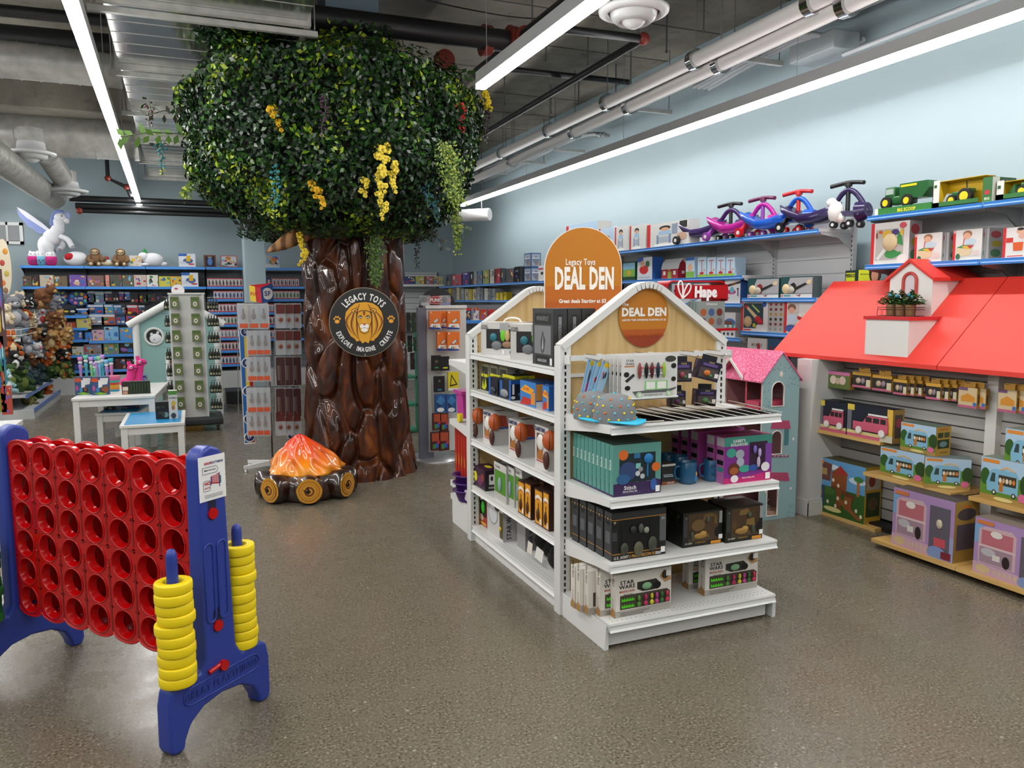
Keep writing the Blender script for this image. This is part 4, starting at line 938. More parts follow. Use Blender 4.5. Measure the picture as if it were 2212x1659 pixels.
# hanging packs
for i in range(3):
    mb = carton(.05, .012, .25, '#5f8fb8', F=[('r', .06, .3, .94, .95, '#9fc4dc'), ('r', .06, .05, .94, .28, '#131820'), ('r', .2, .9, .8, .99, '#e6c021')]+art(i+3, ['#d22', '#c33', '#e7e7e7', '#223', '#d4408a'], 5, .3, .2, .8, .8))
    put(mb, 'toy_car_strip', ['blue carded strip of small cars hanging in front, left hook', 'blue carded strip of cars hanging behind the front one, left hook', 'third blue carded strip against the panel, left hook'][i], 'toy pack', (HK[0]-.035-.012*i, GYP-.19+i*.03, zb-.25), 0, 'carded toy strips').rotation_euler = (0, .36-.05*i, .1)
xl, xr_ = at(1342, 860, Y=3.2).x, at(1461, 860, Y=3.2).x; wc = xr_-xl; zt1 = at(1342, 769, Y=3.2).z; hc = zt1-at(1350, 866, Y=3.2).z
FB = [('r', .0, .0, 1, 1, '#d8d7d4'), ('t', .14, .86, .052, 'STAR', K, 'C', 1.1), ('t', .14, .79, .052, 'WARS', K, 'C', 1.05), ('r', .04, .745, .22, .775, '#c27a4a'),
      ('e', .08, .58, .05, .06, K), ('e', .1, .28, .05, .055, K), ('p', [(.05, .45), (.2, .6), (.23, .55), (.09, .4)], '#2a2a2d'), ('e', .93, .74, .05, .06, K), ('e', .93, .44, .045, .055, K), ('r', .82, .5, .98, .66, '#cfd4d2'), ('e', .87, .9, .1, .07, '#37382f'),
      ('r', .4, .22, .82, .42, '#8fce84'), ('r', .43, .24, .59, .4, '#e8e8e4'), ('r', .63, .24, .79, .4, '#e8e8e4'), ('p', [(.18, .2), (.84, .22), (.98, .26), (.97, .22), (.8, .13), (.24, .11)], '#57575a'), ('r', .25, .02, .93, .15, '#c8c9c6'), ('t', .56, .085, .042, 'FINGERBOARD SET', '#333', 'C', .9), ('t', .5, .035, .022, 'WARNING', '#555')]
for k in range(5):
    mb = carton(wc, .006, hc, '#d2d1ce', F=FB)
    if k == 0:
        for i, (x, c1) in enumerate([(.3, '#8a3a3a'), (.42, '#151515'), (.52, '#5a2022'), (.63, '#16263f'), (.74, '#9fc04a')]): mb.ell((-wc/2+x*wc, -.012, hc*.66), (.0095, .009, .04), M(c1, .3), 10)
        for x in (.34, .46, .56, .68): mb.tube([(-wc/2+x*wc-.008, -.012, hc*.72), (-wc/2+x*wc+.008, -.012, hc*.72)], .0035, '#c54040', 6).tube([(-wc/2+x*wc-.008, -.012, hc*.58), (-wc/2+x*wc+.008, -.012, hc*.58)], .0035, '#e0e0e0', 6)
        for x in (.3, .83): mb.tube([(-wc/2+x*wc, -.003, hc*.12), (-wc/2+x*wc, -.014, hc*.12)], .014, M('#a9c9a0', .4), 16).tube([(-wc/2+x*wc, -.014, hc*.12), (-wc/2+x*wc, -.0155, hc*.12)], .007, '#e5e5e0', 12)
        mb.rbox(-wc*.47+wc*.1, wc*.5, -.018, -.004, hc*.02, hc*.06, M('#d5d8d8', .15), .003)
    put(mb, 'fingerboard_pack', 'white carded fingerboard set, %s on the second hook' % ORD[k], 'toy pack', ((xl+xr_)/2-.002*k, 3.2+.034*k, zt1-hc), 0, 'carded fingerboard sets')
for k, (pl, pr, pt, pb, Y, lb, tl) in enumerate([(1461, 1495, 783, 826, 3.22, 'small dark purple window box hanging from the third hook', .0), (1507, 1550, 780, 822, 3.24, 'small dark purple window box hanging tilted from the right hook', .25), (1453, 1482, 846, 880, 3.3, 'small purple window box hanging lower, behind the fingerboard cards', .0), (1508, 1546, 843, 878, 3.3, 'small purple window box hanging lowest at the right upright', .05)]):
    x0, x1 = at(pl, pb, Y=Y).x, at(pr, pb, Y=Y).x; z1, z0 = at(pl, pt, Y=Y).z, at(pl, pb, Y=Y).z; w_, h = x1-x0, z1-z0
    mb = carton(w_, .055, h, '#241b33', F=[('r', .1, .1, .92, .62, '#4d4340'), ('b', .45, .36, .15, .16, ['#8d3a4a', '#c8702a', '#6d3a6a', '#4a7a4a'][k]), ('b', .62, .25, .1, .1, '#3b6a45'), ('r', .2, .72, .85, .86, '#5e4b86'), ('t', .55, .88, .08, 'TOYS', '#d9cf7a'), ('r', .8, .2, .97, .42, '#dedcd8')], L=art(k, ['#4a3f5e', '#6b6480', '#37304a'], 9))
    mb.box(-w_*.33, w_*.33, -.002, .0, h, h+.028, '#16121d')
    put(mb, 'figure_box', lb, 'boxed toy', ((x0+x1)/2, Y+.03, z0), -.12).rotation_euler = (0, tl, -.25)
# shelf 2: diary sets
xs = at(1325, 1081, Y=3.085).x
SF = [('r', 0, 0, 1, 1, '#5b978d'), ('r', 0, 0, 1, .25, '#37204f'), ('p', [(0, .2), (.1, .27), (.2, .24), (.35, .3), (.5, .25), (.62, .3), (.75, .22), (.85, .3), (1, .26), (1, .2)], '#37204f'), ('r', .12, .26, .88, .82, '#15262c'),
      ('e', .2, .8, .1, .1, '#d96a1f'), ('e', .89, .52, .09, .09, '#d96a1f'), ('e', .3, .48, .19, .18, '#2f4370'), ('e', .2, .33, .14, .1, '#2a5c8a'), ('b', .72, .7, .1, .1, '#1d78b8'), ('r', .695, .35, .725, .62, '#1d78b8'), ('r', .42, .72, .55, .82, '#2e6f9a'), ('r', .46, .52, .56, .62, '#7ac0b8'),
      ('e', .5, .42, .05, .05, '#c9cdd0'), ('e', .6, .36, .05, .05, '#b9bcc2'), ('e', .56, .5, .05, .05, '#8c9096'), ('e', .84, .18, .07, .12, '#2f5ba0'),
      ('t', .34, .125, .075, 'Stitch', '#ecebe8', 'C', 1.05), ('t', .34, .075, .035, 'Secret Diary Set', '#e8e6ea', 'C', .9), ('r', .16, .05, .56, .055, '#8a7fa0'), ('r', .88, .03, .97, .15, '#efeeea')]
SLs = [('tv', .42, .5, .5, 'Stitch', '#d8e6e0', .8), ('r', .4, .12, .55, .45, '#6ea69c'), ('r', .0, .0, 1, .04, '#37204f')]
ys = [at(1190+u/4.337, 1045, X=xs).y for u in (585, 488, 436, 385, 345, 308, 272, 238, 204, 168)]
for k, y in enumerate(ys):
    w_ = at(1427, 1070, Y=3.085).x-xs; h = at(1325, 963, Y=3.085).z-ZF[1]; th = .036
    y = ys[0]+k*(min(ys[-1], GYP-.045)-ys[0])/9
    put(carton(w_, th, h, '#4f8d84', F=SF if k < 2 else SF[:3], L=SLs, T=[('r', 0, 0, 1, 1, '#27332f'), ('r', .0, .0, 1, .12, '#7fb3a6')]), 'diary_set_box', 'teal and purple diary set box, %s in the left stack of the second shelf' % ORD[k], 'boxed toy', (xs+w_/2, y+th/2, ZF[1]), 0, 'teal diary set boxes')
bxY('marker_box', 'small black and orange box between the teal boxes and the mugs', 'boxed toy', 1429, 1458, 1004, 1063, 3.2, ZF[1], .07, '#1b1a1c', F=[('r', .0, .0, 1, .16, '#8a4a1c'), ('t', .65, .04, .08, 'COLOR', '#e8e6e0'), ('r', .15, .38, .85, .42, '#b9c3cc'), ('r', .1, .46, .8, .5, '#a8b3bc'), ('r', 0, .9, 1, 1, '#c9c6bf')], T=[('r', 0, 0, 1, 1, '#3a3936')])
def mug(px, py, Y, label, text=False):
    p = at(px, py, Y=Y); t = thing('mug', label, 'mug', (p.x, Y, ZF[1]), 0, 'blue mugs'); m_ = M('#23567c', .25)
    MB().lathe([(.030, 0), (.041, .004), (.043, .012), (.043, .106), (.041, .109), (.038, .106), (.038, .01), (0, .008)], m_, 32).build('body', t)
    MB().tube(smooth([(-.042, .006, .088), (-.066, .008, .082), (-.072, .008, .055), (-.062, .008, .03), (-.042, .006, .024)]), .0055, m_, 8).build('handle', t)
    mb = MB(); 
    if text:
        for i, s_ in enumerate(('LIVE LONG', 'AND', 'PROSPER')):
            vs, fs, wd = glyphs(s_, .02); k_ = .012/.7; mb.add([(.0436*math.sin((x-wd/2)*k_/.0436*.8), -.0436*math.cos((x-wd/2)*k_/.0436*.8), .075-.022*i+y*k_) for x, y in vs], fs, M('#0f1d2c'))
    else:
        mb.ell((.024, -.034, .05), (.008, .004, .014), M('#c9a94a', .5), 8).ell((.02, -.037, .028), (.012, .005, .016), M('#2d78b0', .5), 8)
    mb.build('print', t); return t
mug(1485, 1054, 3.19, 'blue mug with a yellow hand print beside the small black box'); mug(1537, 1048, 3.19, 'blue mug with dark lettering next to the pink boxes', True)
mug(1468, 1040, 3.33, 'blue mug standing behind the hand print mug'); mug(1442, 1035, 3.40, 'blue mug mostly hidden behind the small black box')
GF = [('r', 0, 0, 1, 1, '#7d2a86'), ('r', 0, .8, 1, 1, '#3b8b7c'), ('r', 0, .0, 1, .12, '#c21d6e'), ('p', [(0, .1), (.5, .12), (1, .2), (1, .1)], '#c21d6e'), ('r', .52, .24, .9, .86, '#321033'), ('r', .86, .3, .98, .8, '#7a3f9c'),
      ('t', .3, .88, .06, "GABBY'S", '#f0ecef', 'C', .95), ('t', .3, .8, .06, 'DOLLHOUSE', '#f0ecef', 'C', .85), ('e', .14, .66, .1, .1, '#3b9a86'), ('e', .32, .62, .09, .1, '#9da4ae'), ('e', .33, .45, .08, .1, '#a8aebb'), ('e', .2, .3, .12, .14, '#5f2d1c'), ('e', .2, .27, .09, .08, '#a4572f'), ('e', .42, .3, .12, .08, '#3fa08c'), ('e', .6, .3, .1, .07, '#2c56a0'), ('e', .86, .3, .09, .1, '#e6e2e6'), ('e', .21, .1, .08, .08, '#e8e3e6'),
      ('b', .62, .7, .035, .09, '#7a6cc0'), ('b', .72, .62, .03, .1, '#b9a6d6'), ('b', .7, .42, .03, .12, '#c9b6ce'), ('t', .5, .09, .035, 'Secret Diary Set', '#f3e6ee', 'C', .9), ('r', .86, .03, .96, .17, '#efeeea')]
xg = at(1563, 1048, Y=3.09).x; wg = at(1665, 1040, Y=3.09).x-xg; hg = at(1563, 946, Y=3.09).z-ZF[1]
for k in range(5):
    y = 3.09+[0, .055, .15, .21, .27][k]*1.35
    put(carton(wg, .06, hg, '#b04a9a', F=GF if k == 0 else (), L=[('r', 0, 0, 1, 1, '#b86aa8'), ('r', 0, .8, 1, .98, '#c9c4ca'), ('r', .1, .62, .9, .72, '#141016'), ('r', .1, .4, .9, .5, '#181218'), ('r', .2, .25, .9, .35, '#2f8f8f')], T=[('r', 0, 0, 1, 1, '#8a1a52'), ('p', [(.1, .2), (.9, .1), (.95, .3), (.15, .4)], '#2a0f1c')]), 'diary_set_box', 'pink and purple diary set box, %s in the right stack of the second shelf' % ORD[k], 'boxed toy', (xg+wg/2-.004*k, y+.03, ZF[1]), 0, 'pink diary set boxes')
# shelf 3: army kits
AF = [('r', 0, 0, 1, 1, '#1a1b1c'), ('r', 0, .86, 1, 1, '#2b2d30'), ('r', 0, .845, 1, .86, '#b9802e'), ('r', .0, .13, 1, .145, '#b9802e'), ('r', .12, .17, .88, .82, '#080808'), ('r', .88, .3, 1, .84, '#5b5d60'),
      ('r', .0, .42, .09, .6, '#3b3c3e'), ('r', .01, .7, .09, .84, '#0b0b0b'), ('t', .05, .72, .1, '*', '#e8d9a0'), ('b', .22, .24, .075, .13, '#3b3f34'), ('b', .48, .2, .09, .16, '#5b5844'), ('b', .74, .27, .085, .16, '#43473a'), ('r', .18, .4, .22, .76, '#0f1011'), ('r', .7, .45, .74, .8, '#0f1011'),
      ('b', .38, .62, .06, .08, '#26282a'), ('b', .52, .63, .05, .1, '#4a4c46'), ('b', .62, .58, .05, .07, '#8d9082'), ('e', .48, .25, .06, .07, '#787c6c'), ('t', .03, .035, .06, 'U.S. ARMY', '#cfccc4', 'L', .85), ('t', .31, .035, .06, '3 PIECE RECON KIT', '#c98f3a', 'L', .85), ('r', .8, .03, .9, .09, '#a5a7aa'), ('r', .9, .06, .98, .18, '#efeeea'), ('t', .94, .76, .05, '5+', '#cfcfcf')]
AL = [('r', 0, 0, 1, 1, '#303235'), ('r', 0, .86, 1, .875, '#b9802e'), ('r', 0, .15, 1, .165, '#b9802e'), ('r', .2, .74, .75, .9, '#0b0b0b'), ('t', .48, .78, .1, '*', '#e8d9a0'), ('r', .15, .35, .8, .6, '#55585c')]
xs = at(1321, 1222, Y=3.085).x; w_ = at(1437, 1210, Y=3.085).x-xs; h = at(1321, 1110, Y=3.085).z-ZF[2]
for k in range(5): put(carton(w_, .068, h, '#2a2c2f', F=AF if k == 0 else (), L=AL, T=[('r', 0, 0, 1, 1, '#1f2123')]), 'recon_kit_box', 'black recon kit box with walkie talkies, %s in its stack' % ORD[k], 'boxed toy', (xs+w_/2-.003*k, 3.085+.034+k*.078, ZF[2]), 0, 'black recon kit boxes')
def cf(s): return [('r', 0, 0, 1, 1, '#15160f'), ('r', .14, .14, .9, .95, '#4a3620'), ('r', .02, .3, .12, .9, '#37383a'), ('r', .92, .6, 1, .95, '#9a9b9a')]+art(s, ['#5c4426', '#6d5430', '#3a2c1a', '#7d6234'], 7, .18, .2, .85, .9)+[('b', .42 if s == 1 else .4, .3, .18, .09, '#9a7432'), ('b', .5, .36, .09, .08, '#b08a40'), ('b', .22 if s == 1 else .72, .32, .04, .13, '#3d4636'), ('b', .62, .75, .05, .08, '#4a5246'), ('e', .9, .35, .09, .16, '#0a0a0a'), ('t', .05, .09, .045, 'US ARMY', '#cfccc4', 'L', .9), ('t', .3, .09, .045, 'COMMANDO', '#a9812a', 'L', .9), ('r', .7, .02, .96, .11, '#d08a22'), ('r', .9, .14, 1, .27, '#efeeea'), ('t', .07, .8, .06, '*', '#e8d9a0')]
bxY('commando_set_box', 'dark commando toy set with brown vehicle window, in the middle of the third shelf', 'boxed toy', 1474, 1558, 1110, 1199, 3.12, ZF[2], .15, '#15160f', F=cf(1), L=art(4, ['#232519', '#3a3a22', '#0c0c0c'], 6), T=[('r', 0, 0, 1, 1, '#141511')])
bxY('commando_set_box', 'dark commando toy set at the right end of the third shelf', 'boxed toy', 1567, 1645, 1098, 1183, 3.10, ZF[2], .13, '#15160f', F=cf(2), L=art(5, ['#232519', '#3a3a22', '#0c0c0c'], 6), T=[('r', 0, 0, 1, 1, '#2c2a20')])
bxY('commando_set_box', 'commando toy set hidden behind the right hand one', 'boxed toy', 1560, 1632, 1092, 1170, 3.27, ZF[2], .13, '#15160f', T=[('r', 0, 0, 1, 1, '#2c2a20')])
bxY('commando_set_box', 'commando toy set hidden behind the middle one', 'boxed toy', 1462, 1540, 1100, 1190, 3.31, ZF[2], .13, '#15160f', T=[('r', 0, 0, 1, 1, '#171813')])
# base: beauty sets
BF = [('r', 0, 0, 1, 1, '#dcd7ce'), ('r', 0, .0, 1, .15, '#aaa59c'), ('r', .08, .17, .98, .5, '#4a4238'), ('p', [(.9, .52), (1, .42), (1, .52)], '#dcd7ce'), ('p', [(.38, .6), (.48, .53), (.7, .53), (.8, .66), (.72, .78), (.38, .76)], '#2c2a24'), ('b', .55, .65, .09, .085, '#7fae84'), ('e', .74, .62, .07, .09, '#0c0c0c'),
      ('t', .2, .76, .085, 'STAR', K, 'C', 1.25), ('t', .2, .66, .085, 'WARS', K, 'C', 1.2), ('t', .2, .57, .05, 'MANDALORIAN', '#b4441c', 'C', .75), ('t', .22, .5, .03, 'BEAUTY SET', '#2a2622', 'C', 1.), ('p', [(.78, .82), (.86, .96), (.96, .9), (.99, .7), (.88, .66)], '#b48a5a'), ('e', .88, .84, .06, .1, '#2a2018'), ('r', .9, .8, .99, .93, '#efeeea'),
      ('t', .07, .08, .03, '7 PIECE NAIL POLISH AND LIP BALM SET', '#57534c', 'L', 1.), ('t', .07, .03, .03, '7 VERNIS A ONGLES ET BAUME', '#57534c', 'L', 1.)]
BF += [('r', .1, .36, .33, .44, '#4fc41c'), ('r', .1, .21, .33, .29, '#4fc41c')]+[('e', .13+.045*i, q, .014, .022, '#39451f') for i in range(5) for q in (.43, .28)]
for i, (x, c1) in enumerate([(.40, '#4a8a2c'), (.52, '#b81c58'), (.63, '#c8c02a'), (.72, '#b83a86'), (.81, '#2c6a2c'), (.91, '#c82a4a')]): BF += [('b', x, .26, .035, .06, c1), ('b', x, .4, .022, .07, c1)]
BL = [('r', 0, 0, 1, 1, '#d5cfc5'), ('tv', .75, .72, .38, 'STAR WARS', K, .7), ('tv', .6, .2, .18, 'BEAUTY SET', '#6a655c', .8), ('p', [(0, 0), (1, 0), (1, .15), (.5, .22), (0, .1)], '#a8804e')]
xs = at(1328, 1337, Y=3.1).x; w_ = at(1449, 1320, Y=3.1).x-xs; h = at(1328, 1243, Y=3.1).z-ZF[3]
for k, (dx, dy) in enumerate([(0, 0), (-.055, .045), (-.095, .09), (-.115, .135), (-.12, .18)]): put(carton(w_, .042, h, '#dcd7ce', F=BF if k < 2 else BF[:3], L=BL, T=[('r', 0, 0, 1, 1, '#d9d4ca')]), 'beauty_set_box', 'white beauty set box, %s of the left stack on the base deck' % ORD[k], 'boxed toy', (xs+w_/2+dx, 3.1+.021+dy, ZF[3]), .02, 'white beauty set boxes')
bxY('beauty_set_box', 'white beauty set box standing alone at the right of the base deck', 'boxed toy', 1522, 1634, 1206, 1301, 3.16, ZF[3], .055, '#dcd7ce', F=BF, L=BL, T=[('r', 0, 0, 1, 1, '#d9d4ca')], group='white beauty set boxes')
bxY('beauty_set_box', 'white beauty set box behind and left of the one standing alone', 'boxed toy', 1487, 1592, 1203, 1285, 3.27, ZF[3], .055, '#dcd7ce', F=BF, L=BL, T=[('r', 0, 0, 1, 1, '#d9d4ca')], group='white beauty set boxes')
# ------------------------------------------------------------------ left side goods
SWp = lambda: None
WF = [('r', 0, 0, 1, 1, '#c3c2bf'), ('r', .1, .2, .9, .8, '#161314'), ('b', .24, .55, .07, .13, '#1f6a78'), ('b', .3, .3, .1, .14, '#6b6e72'), ('b', .42, .6, .05, .18, '#5fb81e'), ('b', .5, .6, .05, .17, '#b8a06a'), ('b', .66, .58, .09, .2, '#b8321a'), ('b', .84, .45, .05, .2, '#a01c14'), ('b', .5, .33, .1, .1, '#8a6a50'), ('b', .7, .34, .12, .1, '#7a5248'),
      ('t', .07, .86, .06, 'STAR', K, 'C', 1.), ('t', .07, .79, .06, 'WARS', K, 'C', 1.), ('t', .62, .86, .055, 'STAR WARS', K), ('p', [(.36, .98), (.52, .98), (.54, .66), (.44, .6), (.36, .7)], '#9a9c9c'), ('e', .94, .4, .05, .13, K), ('t', .74, .06, .075, 'BOWLING SET', K, 'C', .95), ('r', .4, .04, .44, .16, '#e8e8e6')]
for k, (px, py, lb) in enumerate([(1093, 771, 'white bowling set window box, larger one nearest the silver boxes on the top shelf'), (1027, 755, 'white bowling set window box at the far end of the gondola top shelf'), (1060, 755, 'white bowling set box standing behind the other two on the top shelf')]):
    p = at(px, py, Z=ZL[0]); mb = carton(.36, .17, .205, '#c3c2bf', F=WF if k < 2 else (), L=[('r', 0, 0, 1, 1, '#c9c8c4'), ('t', .4, .7, .1, 'SW', K), ('e', .3, .4, .2, .1, K)], T=[('r', 0, 0, 1, 1, '#cfc9bd')])
    mb.tube(smooth([(-.06, 0, .205), (-.04, 0, .225), (0, 0, .232), (.04, 0, .225), (.06, 0, .205)]), .006, '#dcdbd8', 6)
    put(mb, 'bowling_set_box', lb, 'boxed toy', [(1.925, 4.13, ZL[0]), (1.91, 4.58, ZL[0]), (2.07, 4.36, ZL[0])][k], [-.78, -.78, -.78][k], 'bowling set boxes')
MF = [('r', 0, 0, 1, 1, '#3a3b3d'), ('r', .1, .73, .92, .92, '#17181a'), ('t', .5, .79, .075, 'MONOPOLY', '#7c7e80', 'C', .8), ('r', .1, .2, .9, .7, '#7b7d80'), ('p', [(.42, .26), (.5, .2), (.58, .26), (.64, .45), (.5, .62), (.4, .42)], '#3f4143'), ('p', [(.46, .3), (.5, .25), (.55, .32), (.52, .55)], '#a2a4a6'), ('r', .15, .02, .8, .17, '#1c1d1f'), ('t', .48, .06, .05, 'MANDALORIAN', '#b9bbbc', 'C', .7), ('r', .86, .02, .96, .14, '#e8e8e6')]
ML = [('r', 0, 0, 1, 1, '#2c2d2f'), ('r', .3, .3, .7, .9, '#0f1011'), ('r', .38, .34, .62, .86, '#7d7f82'), ('tv', .62, .4, .2, 'MONOPOLY', '#1a1b1c', .75), ('r', .34, .04, .66, .2, '#55575a')]
y0, y1 = at(1195, 770, X=1.745).y, at(1151, 740, X=1.745).y; h = at(1193, 667, X=1.745).z-ZL[0]
for k in range(3): put(carton(y1-y0, .078, h, '#333436', F=MF if k == 0 else (), R=ML, T=[('r', 0, 0, 1, 1, '#4a4b4d')]), 'board_game_box', 'tall silver and black board game box, %s from the aisle' % ['first', 'second', 'third'][k], 'board game', (1.745+.039+k*.083, (y0+y1)/2, ZL[0]), RL, 'silver board game boxes')
# shelf 2
for k, (pl, pr) in enumerate([(1009, 1022), (1025, 1038), (1041, 1056), (1060, 1075), (1079, 1096)]):
    bxX('figure_box', 'tall pale boxed figure, %s from the far end on the second shelf' % ['first', 'second', 'third', 'fourth', 'fifth'][k], 'boxed toy', pl, pr, 782+k*3, 835+k*6, 1.80 if k else 1.75, ZL[1], .11, '#8d8a6c' if k else '#2c2b2a', F=[('r', .1, .15, .9, .9, '#39382a'), ('b', .5, .5, .14, .25, '#3f4038'), ('t', .5, .04, .06, 'STAR WARS', K, 'C', .6)], R_=[('r', 0, 0, 1, 1, '#b9b7b0'), ('e', .5, .6, .32, .2, '#4a4a38'), ('tv', .75, .08, .3, 'STAR WARS', K, .7)], group='pale boxed figures')
for k, (pl, pr) in enumerate([(1040, 1053), (1060, 1080), (1086, 1112)]):
    bxX('toy_vehicle_box', 'black box with yellow band, %s from the far end on the second shelf' % ['first', 'second', 'third'][k], 'boxed toy', pl, pr, 809+k*2, 850, 1.79, ZL[1], .13, '#101112', F=[('r', 0, .82, 1, 1, '#c9c61c'), ('p', [(.1, .1), (.3, .7), (.5, .2), (.7, .8), (.9, .3), (.6, .05)], '#b9c41c')], R_=[('r', 0, .82, 1, 1, '#d8d41c'), ('t', .5, .85, .1, 'LOOP', K)], group='black and yellow vehicle boxes')
bxX('toy_car_box', 'blue and black toy car window box, left of the pair on the second shelf', 'boxed toy', 1056, 1075, 818, 850, 1.745, ZL[1], .10, '#0e1524', F=[('r', .0, .0, .2, 1, '#1f5fae'), ('b', .55, .3, .3, .2, '#27303c')], R_=[('r', 0, 0, 1, .2, '#0c1420'), ('r', 0, .82, 1, 1, '#1a4f96'), ('b', .5, .3, .35, .16, '#1c2c48')])
bxX('toy_car_box', 'blue and black window box with a silver toy car, beside the bright blue box', 'boxed toy', 1078, 1104, 822, 862, 1.745, ZL[1], .13, '#0d1420', F=[('r', .85, .0, 1, 1, '#1f5fae'), ('b', .5, .3, .35, .2, '#8a8d90'), ('r', .1, .1, .3, .9, '#1f5fae')], R_=[('r', 0, .8, 1, 1, '#1c4f98'), ('b', .6, .28, .3, .16, '#1a2c58'), ('r', .06, .3, .16, .8, '#e6e6e6'), ('e', .1, .14, .1, .08, '#dcdcdc')])
HWF = [('r', 0, 0, 1, 1, '#2f78c0'), ('p', [(.0, .6), (.35, .85), (.9, .7), (.7, .5), (.2, .55)], '#e8a31c'), ('t', .4, .62, .12, 'HOT WHEELS', '#c22a1c', 'C', .55), ('p', [(0, 0), (.6, .05), (.8, .3), (.2, .35)], '#b82a1c'), ('r', .7, .1, .95, .6, '#d88a2a')]
bxX('track_set_box', 'bright blue and orange car track box at the near end of the second shelf', 'boxed toy', 1124, 1158, 828, 880, 1.745, ZL[1], .15, '#1c63b0', F=HWF, R_=[('r', 0, 0, 1, 1, '#1a58a6'), ('r', .0, .0, .35, .25, '#e8e8e8'), ('r', .0, .3, .3, .95, '#d8913a'), ('r', .35, .6, .5, .95, '#efefef'), ('e', .78, .7, .12, .11, '#0f1a30'), ('e', .78, .3, .12, .11, '#0f1a30'), ('e', .78, .7, .06, .06, '#e6c01c'), ('e', .78, .3, .06, .06, '#e6c01c')], T=[('r', 0, 0, 1, 1, '#24406a')])
bxX('track_set_box', 'bright blue car track box hidden behind the post at the near end', 'boxed toy', 1172, 1186, 835, 890, 1.76, ZL[1], .15, '#1c63b0', F=HWF, R_=[('r', 0, 0, 1, 1, '#1a58a6')])
# shelf 3: ball sets
for k, (pl, pr, pt, pb) in enumerate([(1011, 1030, 880, 945), (1044, 1066, 893, 965), (1099, 1123, 912, 990), (1156, 1184, 926, 1000)]):
    def bx(mb, w_, d_, h_, k=k):
        mb.ell((-w_/2+w_*.45, -d_/2-.001, h_*.62), (w_*.26, .012, .045), M('#dcdad4', .4), 16); mb.ell((w_/2, -d_/2+.01, h_*.72), (.05, .04, .055), M('#b0501c', .5), 16)
        for a in range(3): mb.tube([(w_/2+.051*math.cos(q)*.9, -d_/2+.01-.041*abs(math.cos(q))*.6, h_*.72+.05*math.sin(q)*(1 if a else .1)+.0) for q in np.linspace(-1.3, 1.3, 8)], .0012, K, 4)
        mb.ell((w_/2-.012, -d_/2-.006, h_*.25), (.03, .014, .052), M('#4a2018', .5), 12); mb.text('GAMETIME', .021, M('#1c2a5c'), (-w_/2+.005, -d_/2-.004, h_*.88), (1, 0, 0), (0, 0, 1), 'L', .04, 0, w_/.16*.8)
    bxX('ball_set_box', 'white window box of sports balls, %s from the far end of the third shelf' % ['first', 'second', 'third', 'fourth'][k], 'boxed toy', pl, pr, pt, pb, 1.76, ZL[2], .17, '#c9c6c2', F=[('r', .14, .2, .62, .82, '#54402a'), ('e', .4, .62, .12, .08, '#222'), ('p', [(.14, .2), (.62, .2), (.62, .45), (.3, .5)], '#a5672a'), ('r', .12, .15, .64, .18, '#b01c2a')], R_=[('r', 0, 0, 1, 1, '#b4b2b0'), ('p', [(.05, .6), (.6, .55), (.5, .9), (.05, .95)], '#9c3a2a'), ('r', .1, .5, .6, .56, '#2c4aa0')], T=[('r', 0, 0, 1, 1, '#aaa8a4'), ('r', .35, .3, .6, .7, '#3a2520')], group='ball set boxes', extra=bx)
# shelf 4
bxX('craft_box', 'dark purple box with yellow disc at the far end of the fourth shelf', 'boxed toy', 1022, 1048, 1018, 1060, 1.745, ZL[3], .11, '#2e0f30', F=[('e', .22, .5, .15, .25, '#d8cf1c'), ('e', .6, .4, .2, .25, '#6a2a5a'), ('e', .8, .6, .12, .2, '#8a3a2a')], R_=[('r', 0, 0, 1, 1, '#1a1018'), ('r', .25, .3, .6, .8, '#e4e2e0'), ('e', .42, .6, .08, .12, K), ('t', .5, .1, .1, 'WINGS', '#ddd')], T=[('r', 0, 0, 1, 1, '#3a1236'), ('e', .5, .6, .2, .2, '#d8cf1c')])
t = thing('toy_wings', 'yellow and green wire fairy wings standing behind the purple box', 'toy', (1.93, 4.62, ZL[3]))
mb = MB()
for s_ in (-1, 1): mb.tube(smooth([(0, .02*s_, .01), (0, .1*s_, .08), (0, .13*s_, .2), (0, .07*s_, .27), (0, .02*s_, .2), (0, 0, .05)]), .004, '#c9d22a', 6)
mb.build('frame', t); MB().poly([(0.002, -.09, .05), (0.002, .1, .08), (.002, .12, .2), (.002, .05, .25), (.002, -.05, .25), (.002, -.12, .2)], M('#23412c', .5)).build('gauze', t)
for k, (pl, pr, xo) in enumerate([(1068, 1094, 1.745), (1095, 1111, 1.76), (1112, 1128, 1.77)]):
    bxX('plush_set_box', 'white and green boxed toy, %s from the purple box on the fourth shelf' % ['first', 'second', 'third'][k], 'boxed toy', pl, pr, 1009+k*4, 1070, xo, ZL[3], .10, '#b9b8b4', F=[('r', .05, .2, .95, .8, '#4a8a24'), ('b', .5, .45, .12, .2, '#8aa0a8'), ('r', 0, .82, 1, 1, '#c9c8c4'), ('t', .3, .86, .07, 'STAR WARS', K, 'C', .6)], R_=[('r', 0, 0, 1, 1, '#aaa9a6'), ('e', .55, .65, .35, .2, '#3a3b3c'), ('tv', .5, .08, .3, 'STAR WARS', K, .7)], T=[('r', 0, 0, 1, 1, '#4a4b4a'), ('e', .4, .5, .3, .3, '#9a9b98')], group='white and green boxed toys')
